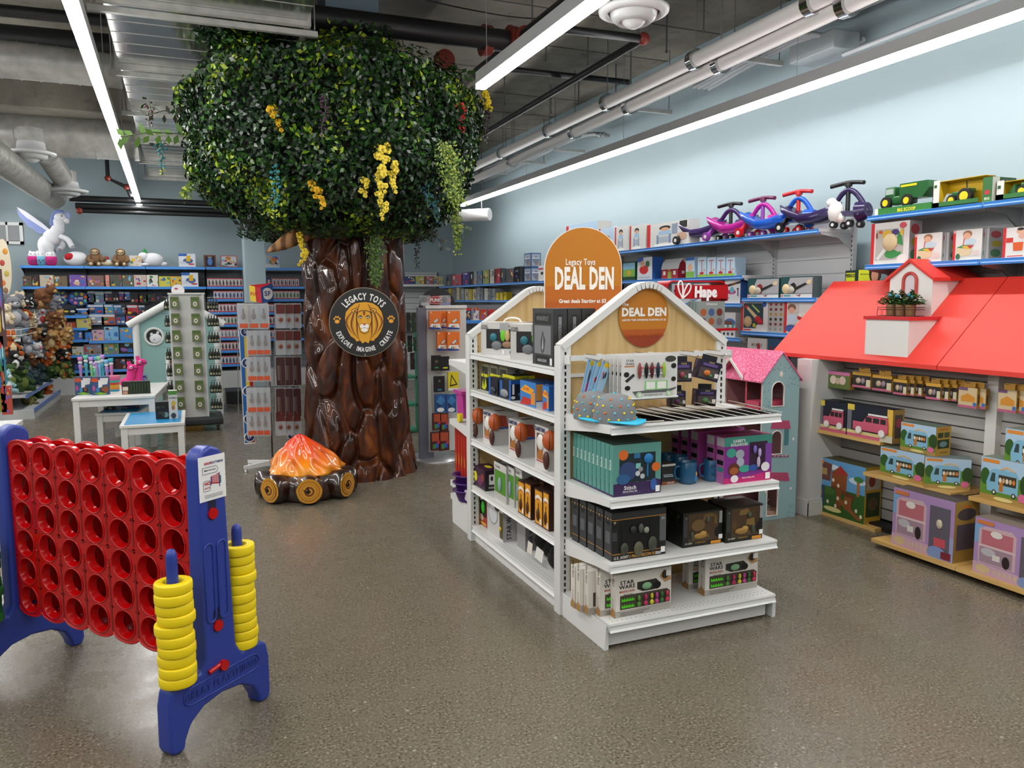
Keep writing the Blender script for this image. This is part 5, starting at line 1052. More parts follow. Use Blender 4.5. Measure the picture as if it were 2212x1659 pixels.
for k, (pl, pr, pt, pb, lb) in enumerate([(1119, 1133, 1043, 1118, 'far pair'), (1134, 1147, 1047, 1118, 'far pair, rear'), (1155, 1172, 1062, 1145, 'near pair'), (1173, 1186, 1066, 1145, 'near pair, by the post')]):
    bxX('drink_game_box', 'brown and yellow bottle game box, %s on the fourth shelf' % lb, 'boxed toy', pl, pr, pt, pb, 1.745+.0*(k % 2), ZL[3], .13, '#3a1a10', F=[('r', .08, .04, .95, .96, '#d89418'), ('b', .5, .3, .17, .18, '#4a2a12'), ('r', .44, .4, .56, .62, '#4a2a12'), ('p', [(.1, .68), (.5, .76), (.9, .68), (.9, .78), (.5, .86), (.1, .78)], '#e8e0d0'), ('t', .5, .7, .05, 'MOUSTACHES', '#b8321c', 'C', .5), ('r', .66, .05, .85, .2, '#e8e8e6')], R_=[('r', 0, 0, 1, 1, '#34170f'), ('tv', .6, .3, .18, 'BEERSBEARD', '#9a6a58', .9)], T=[('r', 0, 0, 1, 1, '#2a130c')], group='brown bottle game boxes')
# base deck
bxX('toy_box', 'red and green picture box at the far end of the base deck', 'boxed toy', 1035, 1052, 1073, 1140, 1.79, ZL[4], .06, '#a8342c', F=[('r', .05, .3, .95, .95, '#16110f'), ('b', .6, .6, .2, .2, '#2fae24'), ('e', .3, .85, .2, .06, '#e6e6e6'), ('e', .35, .25, .25, .1, '#c9b09a'), ('r', .1, .04, .9, .12, '#d8a83a')])
bxX('cookie_set_box', 'large white boxed plate set standing on the base deck', 'boxed toy', 1053, 1087, 1085, 1180, 1.775, ZL[4], .12, '#c4c2bf', F=[('e', .38, .55, .3, .27, '#8d9298'), ('e', .38, .55, .26, .235, '#c9ccce'), ('b', .66, .78, .15, .1, '#3a2c1c'), ('r', .8, .06, 1, .7, '#4a4418'), ('b', .88, .3, .06, .06, '#c8a52a'), ('t', .15, .9, .06, 'STAR WARS', K, 'C', .6)], R_=[('r', 0, 0, 1, 1, '#a8a6a6'), ('e', .6, .8, .3, .1, '#2a211c'), ('r', .35, .65, .6, .78, '#b8926a'), ('tv', .45, .05, .25, 'STAR WARS', K, .9)])
bxX('cookie_set_box', 'second white boxed plate set leaning behind the first on the base deck', 'boxed toy', 1117, 1135, 1127, 1182, 1.83, ZL[4], .11, '#8d8c8c', R_=[('r', 0, 0, 1, 1, '#7d7c7e'), ('tv', .45, .05, .25, 'STAR WARS', K, .9)])
t = thing('plush_toy', 'black plush toy with white paper tags lying on the base deck', 'plush', (1.86, 3.93, ZL[4]), 0)
b_ = MB().ell((.02, -.1, .075), (.075, .07, .072), M('#0b0b0c', .9), 18).ell((.1, .04, .08), (.12, .09, .08), M('#0d0d0e', .9), 16).ell((.02, .1, .12), (.07, .05, .06), M('#1a1714', .9), 12).ell((.12, -.08, .15), (.06, .05, .04), M('#141416', .9), 12); b_.build('body', t)
MB().prism([(-.08, .03, .05), (-.07, -.05, .035), (-.06, -.05, .1), (-.07, .02, .115)], (.002, 0, 0), '#dcdad6').build('paper_tag', t); MB().prism([(-.085, .13, .055), (-.08, .07, .05), (-.07, .08, .11), (-.08, .12, .12)], (.002, 0, 0), '#d9d0c6').build('paper_tag', t)
bxX('toy_box', 'plain white box lying beside the black plush toy', 'boxed toy', 1182, 1193, 1210, 1260, 1.86, ZL[4], .2, '#c4c2c0')
# rear end cap goods
t = thing('toy_bin', 'magenta toy wheelie bin with yellow wheels on the rear end shelf', 'toy', (1.86, 5.22, ZR[1])); m_ = M('#b0388c', .45)
MB().prism([(-.085, -.07, .03), (.085, -.07, .03), (.1, -.09, .2), (-.1, -.09, .2)], (0, .14, 0), m_).box(-.11, .11, -.1, .08, .2, .225, m_).build('body', t)
for x in (-.1, .1): MB().tube([(x-.012, -.03, .033), (x+.012, -.03, .033)], .033, '#d9c41c', 18).build('wheel', t)
for k in range(6):
    y = 5.0+k*.06; put(carton(.3, .05, at(995, 929, X=1.76).z-ZR[2], '#a8200f', L=[('r', 0, 0, 1, 1, '#a51c0e'), ('tv', .7, .35, .4, 'HARRY', '#d8a22a', .8), ('e', .5, .1, .22, .05, '#cfc4bc'), ('r', .1, .9, .9, .97, '#7a140a')], T=[('r', 0, 0, 1, 1, '#c23a1c')]), 'boxed_book_set', 'red and gold box on the rear end shelf, %s in the row' % ORD[k], 'box', (1.915, y, ZR[2]), 0, 'red and gold boxes')
for k in range(3):
    mb = MB().lathe([(.075, .0), (.1, .07), (.115, .074), (.118, .082), (.108, .084), (.095, .078), (.07, .01), (0, .01)], M('#46206e', .35), 32)
    o = put(mb, 'storage_tub', 'purple plastic tub, %s of the stack on the rear base deck' % ['lowest', 'middle', 'topmost'][k], 'tub', (1.80-.0*k, 5.13, .212+.055*k), 0, 'stacked purple tubs')
# ================================================================== right wall shelving
XF, XB = 4.75, 5.14
def lipX(mb, x, y0, y1, z, mat=MBLUE, h=.038):
    q = [(0, 0), (-.006, -.002), (-.002, -.014), (-.008, -.028), (-.004, -h), (.01, -h), (.01, 0)]
    mb.prism([(x+a, y0, z+b) for a, b in q], (0, y1-y0, 0), mat)
    mb.poly([(x-.0085, y0+.01, z-.02), (x-.0085, y1-.01, z-.02), (x-.0085, y1-.01, z-.026), (x-.0085, y0+.01, z-.026)], M('#a9cdf2', .3))
SLAT = M('#c3c4c6', .4); SLD = M('#8b8d90', .45)
def wallunit(name, label, ys, ztop, zsh, xf=XF, slat=SLAT, dep=None):
    t = thing(name, label, 'shelving', (0, 0, 0)); y0, y1 = ys[0], ys[-1]; mb = MB().box(XB, XB+.02, y0, y1, .1, ztop, slat)
    for k in range(int((ztop-.2)/.125)): mb.box(XB-.0015, XB, y0, y1, .2+k*.125, .206+k*.125, SLD).box(XB-.004, XB-.001, y0, y1, .206+k*.125, .21+k*.125, slat)
    mb.build('slat_panel', t)
    for y in ys:
        u = MB().box(XB-.035, XB, y-.015, y+.015, 0, ztop, M('#b5b7b9', .4))
        for k in range(50): u.box(XB-.0365, XB-.035, y-.004, y+.004, .25+k*.038, .27+k*.038, MDARK)
        u.build('upright', t)
    MB().box(xf+.01, XB, y0, y1, 0, .12, MWHITE2).build('base_deck', t)
    for i, (za, ya, yb) in enumerate(zsh):
        mb = MB().box(xf, XB-.002, ya+.003, yb-.003, za-.025, za, M('#b9bbbd', .45)); lipX(mb, xf, ya+.004, yb-.004, za); s_ = mb.build('shelf', t)
        for y in (ya+.006, yb-.01): MB().prism([(XB-.03, y, za-.025), (xf+.02, y, za-.025), (xf+.03, y, za-.045), (XB-.18, y, za-.07), (XB-.06, y, za-.15), (XB-.03, y, za-.2)], (0, .004, 0), M('#a5a7a9', .45)).build('bracket', s_)
    return t
secs = [4.97+.93*i for i in range(12)]
zA, zB, zC, zD = at(1500, 524, X=XF).z, at(1480, 600, X=XF).z, at(1680, 643, X=XF).z, at(1650, 717, X=XF).z
zC2, zD2 = at(1582, 655, X=XF).z, at(1580, 729, X=XF).z
sh = [(zA, secs[i], secs[i+1]) for i in range(4)]+[(zB, secs[i], secs[i+1]) for i in (1, 2, 3)]+[(zC, secs[0], secs[1]), (zD, secs[0], secs[1]), (.8, secs[0], secs[1])]+[(z, secs[i], secs[i+1]) for z in (zC2, zD2, .9) for i in (1, 2, 3)]
wallunit('display_shelving', 'tall grey slatwall shelving with blue edges holding the ride on cars', secs[:5], 2.28, sh)
zF1, zF2 = at(1070, 612, X=XF).z, at(1050, 648, X=XF).z
wallunit('display_shelving', 'lower blue edged shelving of board games at the far end of the right wall', secs[4:12], 2.08, [(z, secs[i], secs[i+1]) for z in (zF1, zF2, zF2-.36, .75, .4) for i in range(4, 11)])
ry = [4.49, 3.56, 2.63, 1.7]; zR1, zR2 = at(1990, 453, X=XF).z, at(1990, 566, X=XF).z
wallunit('display_shelving', 'blue edged wall shelving holding toy tractors, right of the wall gap', ry[::-1], 2.3, [(z, b, a) for z in (zR1, zR2) for a, b in zip(ry[:-1], ry[1:])])
# generic box on these shelves: columns pl..pr, top pt
def wb(pl, pr, pt, z, base, ops, label, name='toy_box', x=XF+.03, dep=.1, side=None, R_=(), cat='boxed toy', group=None, top='#c9c9c6', n=1, gap=.004):
    y1, y0 = at(pl, 560, X=x).y, at(pr, 560, X=x).y; h = max(.05, at((pl+pr)/2, pt, X=x).z-z)
    return put(carton(y1-y0, dep, h, base, ops, (), R_, [('r', 0, 0, 1, 1, top)], side), name, label, cat, (x+dep/2, (y0+y1)/2, z), RL, group)
RDS = [('r', 0, 0, .09, 1, '#c8242a')]; SK, HR, SKY = '#d9a88c', '#2a1a16', '#b9d0e6'
wb(1223, 1290, 483, zA, '#e4e2e0', RDS+[('r', .1, .5, 1, 1, '#a8c4e0'), ('e', .45, .5, .25, .22, '#b8242a'), ('e', .7, .55, .1, .1, '#d98a4a')], 'wide white and red toy box behind the top of the arched sign', 'toy_box', dep=.2, side='#b9b7b4')
wb(1294, 1326, 492, zA, '#dfe3e8', RDS+[('r', .1, .5, 1, 1, SKY), ('e', .5, .55, .25, .15, '#8a6a4a'), ('e', .5, .35, .2, .12, SK)], 'white box with a hat picture right of the arched sign')
KB = RDS+[('r', .12, .05, .95, .95, '#d5d6d4'), ('e', .45, .78, .14, .1, HR), ('e', .45, .72, .1, .08, SK), ('r', .3, .5, .6, .66, '#9fc0dc'), ('r', .25, .1, .3, .5, '#7a8fae'), ('r', .55, .1, .6, .5, '#7a8fae'), ('r', .3, .2, .55, .42, '#aab6c4'), ('r', .2, .03, .7, .12, '#f0f0ee')]
for k, (a, b) in enumerate(((1328, 1357), (1360, 1394), (1397, 1486))): wb(a, b, [489, 486, 480][k], zA, '#d9d8d6', KB+([('r', .62, .5, .75, .9, '#8a98ac'), ('r', .8, .7, .97, .97, '#1a1c1f'), ('e', .85, .35, .12, .16, '#c9a48c')] if k == 2 else []), 'white play kitchen box with a child picture, %s on the top shelf' % ['leftmost of three', 'middle of three', 'widest, beside the cars'][k], side='#c5c3c1', dep=.14)
# ride-on wiggle cars
def ride(pl, pr, col, hcol, acc, label, bag=False):
    x = 4.9; yl, yr = at(pl, 500, X=x).y, at(pr, 500, X=x).y; L = yl-yr; t = thing('ride_on_car', label, 'ride-on toy', (4.86, yl, zA), .16, None); m_ = M(col, .25); ma = M(acc, .4)
    Y = lambda s: -s*L
    prof = [(0, .235, .03, .06), (.03, .22, .02, .09), (.15, .17, .03, .12), (.3, .125, .035, .13), (.45, .13, .035, .12), (.58, .16, .04, .085), (.66, .21, .04, .05)]
    vs = []
    for s, z, th, w_ in prof: vs += [(-w_, Y(s), z+.012), (0, Y(s), z-.004), (w_, Y(s), z+.012), (w_*.85, Y(s), z-th-.03*(1-abs(s-.4))), (-w_*.85, Y(s), z-th-.03*(1-abs(s-.4)))]
    n = len(prof); b = MB().add(vs, [(i*5+k, i*5+(k+1) % 5, (i+1)*5+(k+1) % 5, (i+1)*5+k) for i in range(n-1) for k in range(5)]+[(4, 3, 2, 1, 0), tuple(range((n-1)*5, n*5))], m_, True)
    arch = [(.45, .12), (.56, .17), (.64, .22), (.7, .275), (.77, .30), (.84, .28), (.91, .22), (.965, .15), (.98, .11)]
    b.tube(smooth([(0, Y(s), z) for s, z in arch], 4), [.03]*4+[.022]*25+[.034]*4, m_, 10)
    b.prism([(-.1, Y(.42), .11), (-.07, Y(.95), .09), (.07, Y(.95), .09), (.1, Y(.42), .11)], (0, 0, .035), m_).tube([(0, Y(.9), .12), (0, Y(1.), .13)], [.085, .06], m_, 12).build('body', t)
    MB().tube([(0, Y(.77), .1), (0, Y(.77), .35)], .018, ma, 12).build('steering_column', t)
    s_ = MB().tube(smooth([(-.02, Y(.77)+.15, .342), (0, Y(.77)+.07, .355), (0, Y(.77), .36), (0, Y(.77)-.07, .355), (-.02, Y(.77)-.15, .342)]), .017, M(hcol, .4), 10); s_.tube([(0, Y(.77), .33), (0, Y(.77), .363)], .03, M(hcol, .4), 12).build('handlebar', t)
    for s, w_, r in ((.08, .13, .042), (.68, .07, .03), (.86, .07, .03)):
        if s < .1: MB().tube([(0, Y(s), .16), (-.06, Y(s-.01), .09), (-w_, Y(s), .05)], .022, ma, 8).build('wheel_arm', t)
        for q in (-1, 1): MB().tube([(q*w_-.018, Y(s), r), (q*w_+.018, Y(s), r)], r, ma, 16).tube([(q*w_-.0195, Y(s), r), (q*w_-.018, Y(s), r)], r*.45, '#d9d9d9', 10).build('wheel', t)
    if bag:
        g = MB().ell((-.06, Y(.69), .13), (.05, .07, .09), M('#d5d4d0', .25), 12).ell((-.05, Y(.63), .21), (.03, .05, .04), M('#dcdbd8', .25), 9).ell((-.06, Y(.75), .09), (.03, .04, .05), M('#e2e1de', .25), 9); g.build('parts_bag', t)
    return t
ride(1478, 1596, '#352056', K, '#0e0e10', 'dark purple ride on wiggle car with black handlebar, smallest at left'); ride(1543, 1667, '#a81c86', '#5c1440', '#8a3a9a', 'magenta ride on wiggle car on the top wall shelf')
ride(1614, 1746, '#1c54b8', '#b8141c', '#c2141c', 'bright blue ride on wiggle car with red handlebar'); ride(1701, 1858, '#2a1d4a', K, '#0e0e10', 'dark purple ride on wiggle car at the right end with a white parts bag', True)
# second row
wb(1346, 1372, 566, zB, '#1f4a2c', [('r', .0, .2, 1, .95, '#7ab04a'), ('r', 0, .6, 1, .95, '#8fc0e0'), ('e', .5, .4, .2, .15, '#c8a82a'), ('r', 0, .04, 1, .16, '#173d24')], 'green farm game box just right of the arched sign')
wb(1377, 1409, 556, zB, '#d9dde4', [('r', 0, .8, .4, 1, '#2a5ab0'), ('e', .45, .45, .3, .2, '#c81c1c'), ('e', .35, .72, .15, .14, SK), ('e', .7, .7, .14, .14, '#3a6a3a'), ('r', .1, .05, .9, .15, '#b9c4d4')], 'white box with a red wagon picture beside the barn', side='#2a58a4', dep=.14)
t = thing('toy_barn', 'red toy barn with silver gambrel roof on the second wall shelf', 'toy', (XF+.1, at(1455, 590, X=XF+.1).y, zB)); L = (at(1430, 590, X=XF).y-at(1480, 590, X=XF).y)*.72; D = .11
P5 = [(0, 0), (D, 0), (D, .1), (D*.85, .16), (D*.5, .2), (D*.15, .16), (0, .1)]
MB().prism([(a-.05, -L/2, b) for a, b in P5], (0, L, 0), '#a01c30').build('walls', t); mb = MB()
for a, b in zip(P5[2:-1], P5[3:]): mb.prism([(a[0]-.05, -L/2-.01, a[1]), (b[0]-.05, -L/2-.01, b[1]), (b[0]-.05, -L/2-.01, b[1]+.008), (a[0]-.05, -L/2-.01, a[1]+.008)], (0, L+.02, 0), M('#c9c9cc', .3))
mb.build('roof', t); mb = MB()
for q in (-.3, .32): mb.box(-.053, -.0505, L*q-.02, L*q+.02, .04, .08, '#e6e2dc')
mb.box(-.054, -.0505, -.035, .03, .0, .075, '#8a9a3a').text('FARM', .012, M('#d8c24a'), (-.056, 0, .085), (0, -1, 0), (0, 0, 1)).box(.0, .03, -L/2-.003, -L/2, .05, .08, '#e6e2dc'); mb.build('doors_and_windows', t)
PG_ = [('r', 0, 0, 1, .14, '#8ab83c'), ('e', .5, .2, .26, .07, '#c8203a'), ('r', .46, .25, .54, .8, '#c25a70'), ('r', .2, .82, .8, .86, '#a03048'), ('e', .8, .35, .09, .05, '#d98a4a')]
for k in range(5): wb(1482+k*20.5+(5 if k > 0 else 0), 1500+k*20.5+(5 if k else 0), 556, zB, '#bcd3e4', PG_ if k % 5 else [('r', 0, 0, 1, .3, '#7ab04a'), ('e', .5, .5, .3, .2, SK), ('r', 0, .85, 1, 1, '#2c66b4')], 'light blue pogo stick box, %s on the second wall shelf' % ORD[k], dep=.13, side='#a9c6dc', group='light blue pogo boxes')
# third and fourth rows
PT = [('r', 0, 0, 1, 1, '#dedfe4'), ('p', [(.1, .78), (1, .94), (1, .84), (.1, .68)], '#151515'), ('t', .55, .8, .05, 'POGO-TECH BOARD', '#e0901c', 'C', .6), ('e', .45, .48, .28, .1, '#c8307a'), ('e', .48, .56, .14, .14, '#6ac0d0'), ('e', .85, .6, .06, .05, HR), ('r', .82, .3, .9, .55, '#5a5a8a'), ('p', [(0, .15), (.3, .26), (.3, .22), (0, .08)], '#2a66c0')]
wb(1567, 1601, 604, zC2, '#dedfe4', PT, 'white pogo board box right of the red heart sign', side='#1f4a8a', dep=.16)
wb(1500, 1540, 612, zC2, '#dedfe4', PT, 'white pogo board box seen through the red sign frame'); wb(1452, 1492, 612, zC2, '#cfd4dc', art(8, ['#3a8a8a', '#c8c8cc', '#b8343a'], 6), 'pale toy box behind the left of the red heart sign')
GT = lambda c: [('r', 0, .16, 1, 1, '#1f4a4c'), ('p', [(.12, .2), (1, .2), (1, .95), (.3, .95)], '#a9aaae'), ('r', 0, 0, 1, .17, '#d5d6d8'), ('r', .03, .03, .07, .13, '#c8242a'), ('r', .1, .05, .32, .12, '#3a9a9c'), ('p', [(.5, .1), (.66, .16), (.62, .04)], '#8a4a5a'), ('b', .17, .42, .12, .24, '#dcc79c'), ('b', .34, .36, .12, .16, '#b9b3a4'), ('e', .22, .5, .05, .05, K), ('p', [(.3, .62), (.42, .72), (.5, .6), (.48, .25), (.4, .2), (.42, .5)], c), ('p', [(.4, .44), (.82, .72), (.84, .62), (.44, .3)], '#1b1c1e'), ('p', [(.8, .66), (.86, .82), (.98, .84), (.94, .62)], '#dcc79c')]
wb(1617, 1684, 601, zC, '#b4b6ba', GT('#8a1420'), 'boxed toy electric guitar with red trim on the middle wall shelf', dep=.1, side='#1f4a4c'); wb(1689, 1757, 597, zC, '#b4b6ba', GT('#141416'), 'boxed toy electric guitar with black trim, partly behind the red roof', dep=.1, side='#4a5a5c')
GS = RDS+[('r', .11, .1, .84, .93, '#1f3f48'), ('b', .28, .32, .16, .19, '#c9a878'), ('e', .3, .32, .16, .2, '#1c3f7a'), ('b', .28, .32, .13, .16, '#cfb084'), ('p', [(.18, .8), (.26, .84), (.62, .52), (.55, .42)], '#d9b98a'), ('b', .66, .4, .13, .12, '#b81c2c'), ('b', .74, .32, .1, .1, '#b81c2c'), ('e', .2, .82, .06, .06, '#b81c2c'), ('p', [(.4, .88), (.44, .9), (.72, .66), (.68, .62)], '#b9c86a'), ('e', .52, .2, .06, .07, '#d4c82a'), ('e', .74, .13, .16, .12, '#e0dede'), ('e', .88, .9, .07, .09, '#2c5ab0'), ('r', .12, .02, .4, .06, '#c8243a')]
for k in range(4): wb(1604 if k == 0 else 1653+k*11, 1662 if k == 0 else 1663+k*11, 651, zD, '#dcdad8', GS if k == 0 else [('r', 0, 0, 1, 1, '#a9a8a6')]+[('e', .5, .9-.16*i, .28, .05, ['#8a2a2a', '#7a2a2a', '#b88a2a', '#2a2a2a', '#7a3a3a', '#8a8a8a'][i]) for i in range(6)], 'white boxed ukulele instrument set, %s on the lower wall shelf' % ORD[k], dep=.09, group='white instrument set boxes')
wb(1698, 1765, 651, zD, '#d9d6d2', RDS+[('r', .12, .0, .5, 1, '#c9c3be'), ('e', .25, .8, .14, .12, '#7a5a44'), ('e', .25, .72, .1, .1, SK), ('r', .12, .3, .4, .6, '#c2d2e4'), ('e', .62, .55, .18, .1, '#c9bcae'), ('e', .62, .5, .18, .1, '#b8242c'), ('e', .62, .58, .16, .07, '#e6e2dc'), ('e', .6, .3, .2, .12, '#d8a82a'), ('e', .6, .33, .18, .1, '#e0dcd4'), ('e', .25, .15, .2, .12, '#3a5a9a')], 'white boxed drum set with a child picture, partly behind the red roof', dep=.12)
wb(1562, 1592, 675, zD2, '#dcdde0', [('e', .6, .58, .4, .18, '#4a7ac0'), ('r', .1, .3, .9, .55, '#4aa49a'), ('r', .15, .5, .8, .66, '#7a5040'), ('r', .2, .35, .4, .5, '#dfe8e6'), ('r', .55, .35, .75, .5, '#dfe8e6')]+[('e', .2+.3*i, .13, .07, .06, '#1a1a1a') for i in range(3)], 'white camper toy box on the lower shelf beside the red display', side='#b4b6ba', dep=.13)
wb(1620, 1661, 731, .8, '#d4d3d0', [('r', .2, .0, .8, .6, '#e4e3e0'), ('t', .5, .84, .06, 'M E M I O', '#555', 'C', .8), ('e', .6, .84, .08, .07, '#a8242a')]+[('r', .3+.12*i, .1+.04*i, .35+.12*i, .5-.06*i, '#b03a3a') for i in range(4)], 'white activity box just above the pink dollhouse roof')
wb(1664, 1695, 731, .8, '#1f4a6c', [('e', .25+.3*(i % 3), .75-.3*(i//3), .1, .1, '#7a1c2a') for i in range(9)], 'dark blue box with red dots above the dollhouse roof')
# far board game rows
FC = ['#56606e', '#c05a6a', '#4a3f86', '#2c2c30', '#8f9498', '#5c7a96', '#8a9460', '#b8b4a8', '#8a3038', '#3f4a50', '#4a4e50', '#161617', '#c9c6c2', '#d8d4d2']
e_ = [(963, 975), (976, 996), (998, 1013), (1014, 1022), (1023, 1030), (1031, 1041), (1043, 1056), (1058, 1067), (1069, 1081), (1083, 1092), (1093, 1109), (1111, 1124)]
for k, (a, b) in enumerate(e_):
    wb(a, b, [593, 593, 588, 587, 586, 585, 583, 582, 580, 581, 580, 576][k], zF1, FC[k], art(k+20, ['#d8d8d8', FC[(k+3) % 12], '#c8505a', '#2a3a5a', '#d0b070'], 5), '%s board game box, %s from the room corner on the top row' % (['slate', 'white and pink', 'violet', 'black', 'pale grey', 'light blue', 'olive', 'cream', 'red and white', 'dark teal', 'charcoal', 'tall black'][k], ORD[k]), 'board_game_box', dep=.09, cat='board game', group='board games on the far right shelf', side='#2c2e30')
CB = [('r', .08, .08, .92, .92, '#8f98a6'), ('p', [(.1, .5), (.5, .8), (.9, .5), (.5, .1)], '#6a7080'), ('r', .15, .6, .8, .66, '#d2d4d8'), ('p', [(.5, .15), (.9, .15), (.9, .4)], '#a07a5a')]
for k, z in enumerate((zF1, zF1+.215)): put(carton(.26, .16, .21, '#33507a', CB, (), CB, side='#3c5a86'), 'game_case', 'blue edged clear game case, %s of the stacked pair' % ['lower', 'upper'][k], 'board game', (XF+.14, at(1145, 600, X=XF+.1).y, z), RL, 'stacked game cases')
wb(1163, 1176, 574, zF1, '#dcdada', [('r', 0, .75, .8, .85, '#b8344a'), ('e', .6, .5, .2, .1, '#222')], 'white game box against the left edge of the arched sign', dep=.12)
R = random.Random(11)
for k in range(15):
    a = 968+k*8.4+(k > 2)*2; b = a+R.uniform(5.6, 7.6); c_ = R.choice(['#b9b49c', '#9aa0a8', '#c9c0a4', '#7a7f86', '#a89a84', '#cfcfca', '#5c6a5a', '#c8b23a'] if k < 12 else ['#d8c02a', '#cfa81c'])
    wb(a, b, 622+R.uniform(-1, 4)+(8 if k > 11 else 0), zF2, c_, art(k+50, ['#6a6f76', '#d8d0b8', '#8a5a4a', '#3a4a5a'], 4), 'upright boxed game on the second row, %s from the room corner' % (ORD[k] if k < 12 else ['thirteenth', 'fourteenth', 'fifteenth'][k-12]), 'board_game_box', dep=.1, cat='board game', group='board games on the second far shelf')
# tractors
GJ, YJ = M('#1f5a2a', .35), M('#e6cf1c', .4)
y1, y0 = at(1892, 455, X=XF+.05).y, at(2013, 445, X=XF+.05).y
t = thing('toy_dump_truck', 'green and yellow toy farm truck on an open green tray', 'toy truck', (XF+.12, (y0+y1)/2, zR1), RL); L = y1-y0
b = MB().box(-L/2, L/2, -.08, .08, 0, .05, '#2f7a34').box(-L/2, -L/2+.03, -.0805, -.079, 0, .05, '#dcdcd8'); b.text('BIG SCOOP', .022, M('#d8d23a'), (.04, -.0815, .012), (1, 0, 0), (0, 0, 1), 'C', .04, 0, .9); b.build('tray', t)
b = MB().rbox(-L*.38, -L*.2, -.05, .05, .11, .2, GJ, .012).rbox(-L*.34, L*.05, -.05, .05, .07, .13, GJ, .015).prism([(-L*.1, -.055, .1), (L*.3, -.055, .1), (L*.42, -.055, .16), (L*.38, -.055, .21), (-L*.1, -.055, .21)], (0, .11, 0), GJ).box(-L*.08, L*.2, -.057, .057, .185, .2, YJ).box(-L*.36, -L*.22, -.052, .052, .145, .185, '#9fb0a8'); b.build('body', t)
for x in (-L*.32, L*.06): MB().tube([(x, -.075, .085), (x, -.045, .085)], .045, '#141414', 20).tube([(x, -.078, .085), (x, -.074, .085)], .024, YJ, 14).build('wheel', t)
def tract(pl, pr, label, big=1, s2=None):
    y1, y0 = at(pl, 440, X=XF+.05).y, at(pr, 440, X=XF+.05).y; L = y1-y0; h = at(pl, 392, X=XF+.05).z-zR1; t = thing('boxed_tractor', label, 'boxed toy', (XF+.13, (y0+y1)/2, zR1), RL)
    MB().box(-L/2, L/2, .07, .075, 0, h, '#d8b01c').box(-L/2, L/2, -.08, .075, 0, .012, '#2f7a34').box(-L/2, -L/2+.05, -.08, -.078, 0, h, '#dedcd6').box(-L/2, -L/2+.004, -.08, .075, 0, h, '#c9a81c').box(-L/2, L/2, -.08, -.078, 0, .04, '#2a6a30').box(-L/2, L/2, -.02, .075, h-.004, h, '#c9a21c').box(-L/2+.01, -L/2+.03, -.082, -.0795, h-.05, h-.03, '#1f5a2a').build('carton', t)
    b = MB().rbox(-L*.2, L*.14, -.03, .03, .07, .105, GJ, .01).rbox(L*.05, L*.2, -.035, .035, .09, .12, GJ, .01).tube([(L*.08, 0, .1), (L*.06, 0, .17)], .004, K, 6).prism([(-L*.38, -.035, .05), (-L*.26, -.035, .04), (-L*.28, -.035, .1)], (0, .07, 0), '#b9c0b8' if big else GJ).tube([(-L*.3, 0, .06), (-L*.1, 0, .1)], .008, GJ, 6); b.build('tractor', t)
    for x, r in ((-L*.12, .035), (L*.16, .052)): MB().tube([(x, -.065, r+.012), (x, -.035, r+.012)], r, '#141414', 20).tube([(x, -.068, r+.012), (x, -.064, r+.012)], r*.6, YJ, 14).build('wheel', t)
    return t
tract(2014, 2112, 'boxed green toy tractor with front loader on a yellow backing'); tract(2150, 2290, 'boxed yellow wheeled toy tractor at the right edge of the photo', 0)
wb(2114, 2134, 384, zR1, '#2f6a34', [('r', 0, .0, 1, .2, '#3a7a3a'), ('t', .5, .1, .1, 'BIG', '#e0e0c8'), ('e', .5, .4, .3, .1, '#b8303a')], 'tall green box standing between the two boxed tractors', dep=.22, side='#24452c', R_=[('r', 0, 0, .3, 1, '#b9bcb4'), ('t', .6, .85, .04, '6210R', '#c9c9b0')])
XB1 = RDS+[('r', .0, .9, .09, 1, '#e0a0a0'), ('e', .5, .85, .16, .12, '#9a6a4a'), ('e', .48, .78, .13, .12, SK), ('e', .6, .6, .22, .1, '#b9cdd8'), ('p', [(.12, .42), (.7, .46), (.62, .15), (.16, .1)], '#d9c4a0'), ('p', [(.12, .42), (.35, .5), (.75, .47), (.62, .36)], '#3a8a5a'), ('p', [(.3, .46), (.75, .47), (.62, .36), (.45, .36)], '#d8b23a'), ('p', [(.5, .47), (.75, .47), (.62, .36)], '#b8343a'), ('p', [(.35, .5), (.38, .72), (.42, .72), (.38, .48)], '#c8585c'), ('e', .82, .22, .14, .1, '#d9c9c4'), ('e', .2, .12, .08, .1, '#2f6a4a')]
XS = [('r', 0, 0, 1, 1, '#a09fa2'), ('e', .45, .8, .35, .12, '#a8444c'), ('e', .5, .5, .35, .1, '#a89a2a'), ('e', .45, .2, .35, .13, '#4a7a5a')]
wb(1880, 1962, 480, zR2, '#d9d7d4', RDS+[('r', .13, .1, .86, .84, '#b4aea8'), ('b', .52, .52, .2, .22, '#c9b48c'), ('e', .52, .52, .12, .14, '#aeb9c4'), ('p', [(.15, .14), (.75, .84), (.82, .8), (.22, .1)], '#d8d8d6')]+art(3, ['#c8502a', '#3a8a4a', '#d8b23a', '#4a3a7a', '#8a4a2a', '#d9d0c0'], 9, .15, .15, .84, .8)+[('e', .85, .1, .14, .12, '#e6dedc'), ('e', .84, .9, .09, .07, '#c8505a')], 'white instrument band box at the left end under the tractors', dep=.12, R_=XS)
for k, (a, b) in enumerate(((1974, 2033), (2057, 2119))):
    wb(a, b, 504-k*8, zR2, '#dcdad8', XB1, 'white xylophone box with a child picture, %s under the tractors' % ['left one', 'right one'][k], dep=.1, R_=XS)
    for q in range(2): wb(b+2+q*7, b+8+q*7, 502-k*9, zR2, '#a3a2a4', (), 'xylophone box filed behind the %s xylophone box' % ['left', 'right'][k], x=XF+.05, dep=.14, R_=XS, group='filed xylophone boxes')
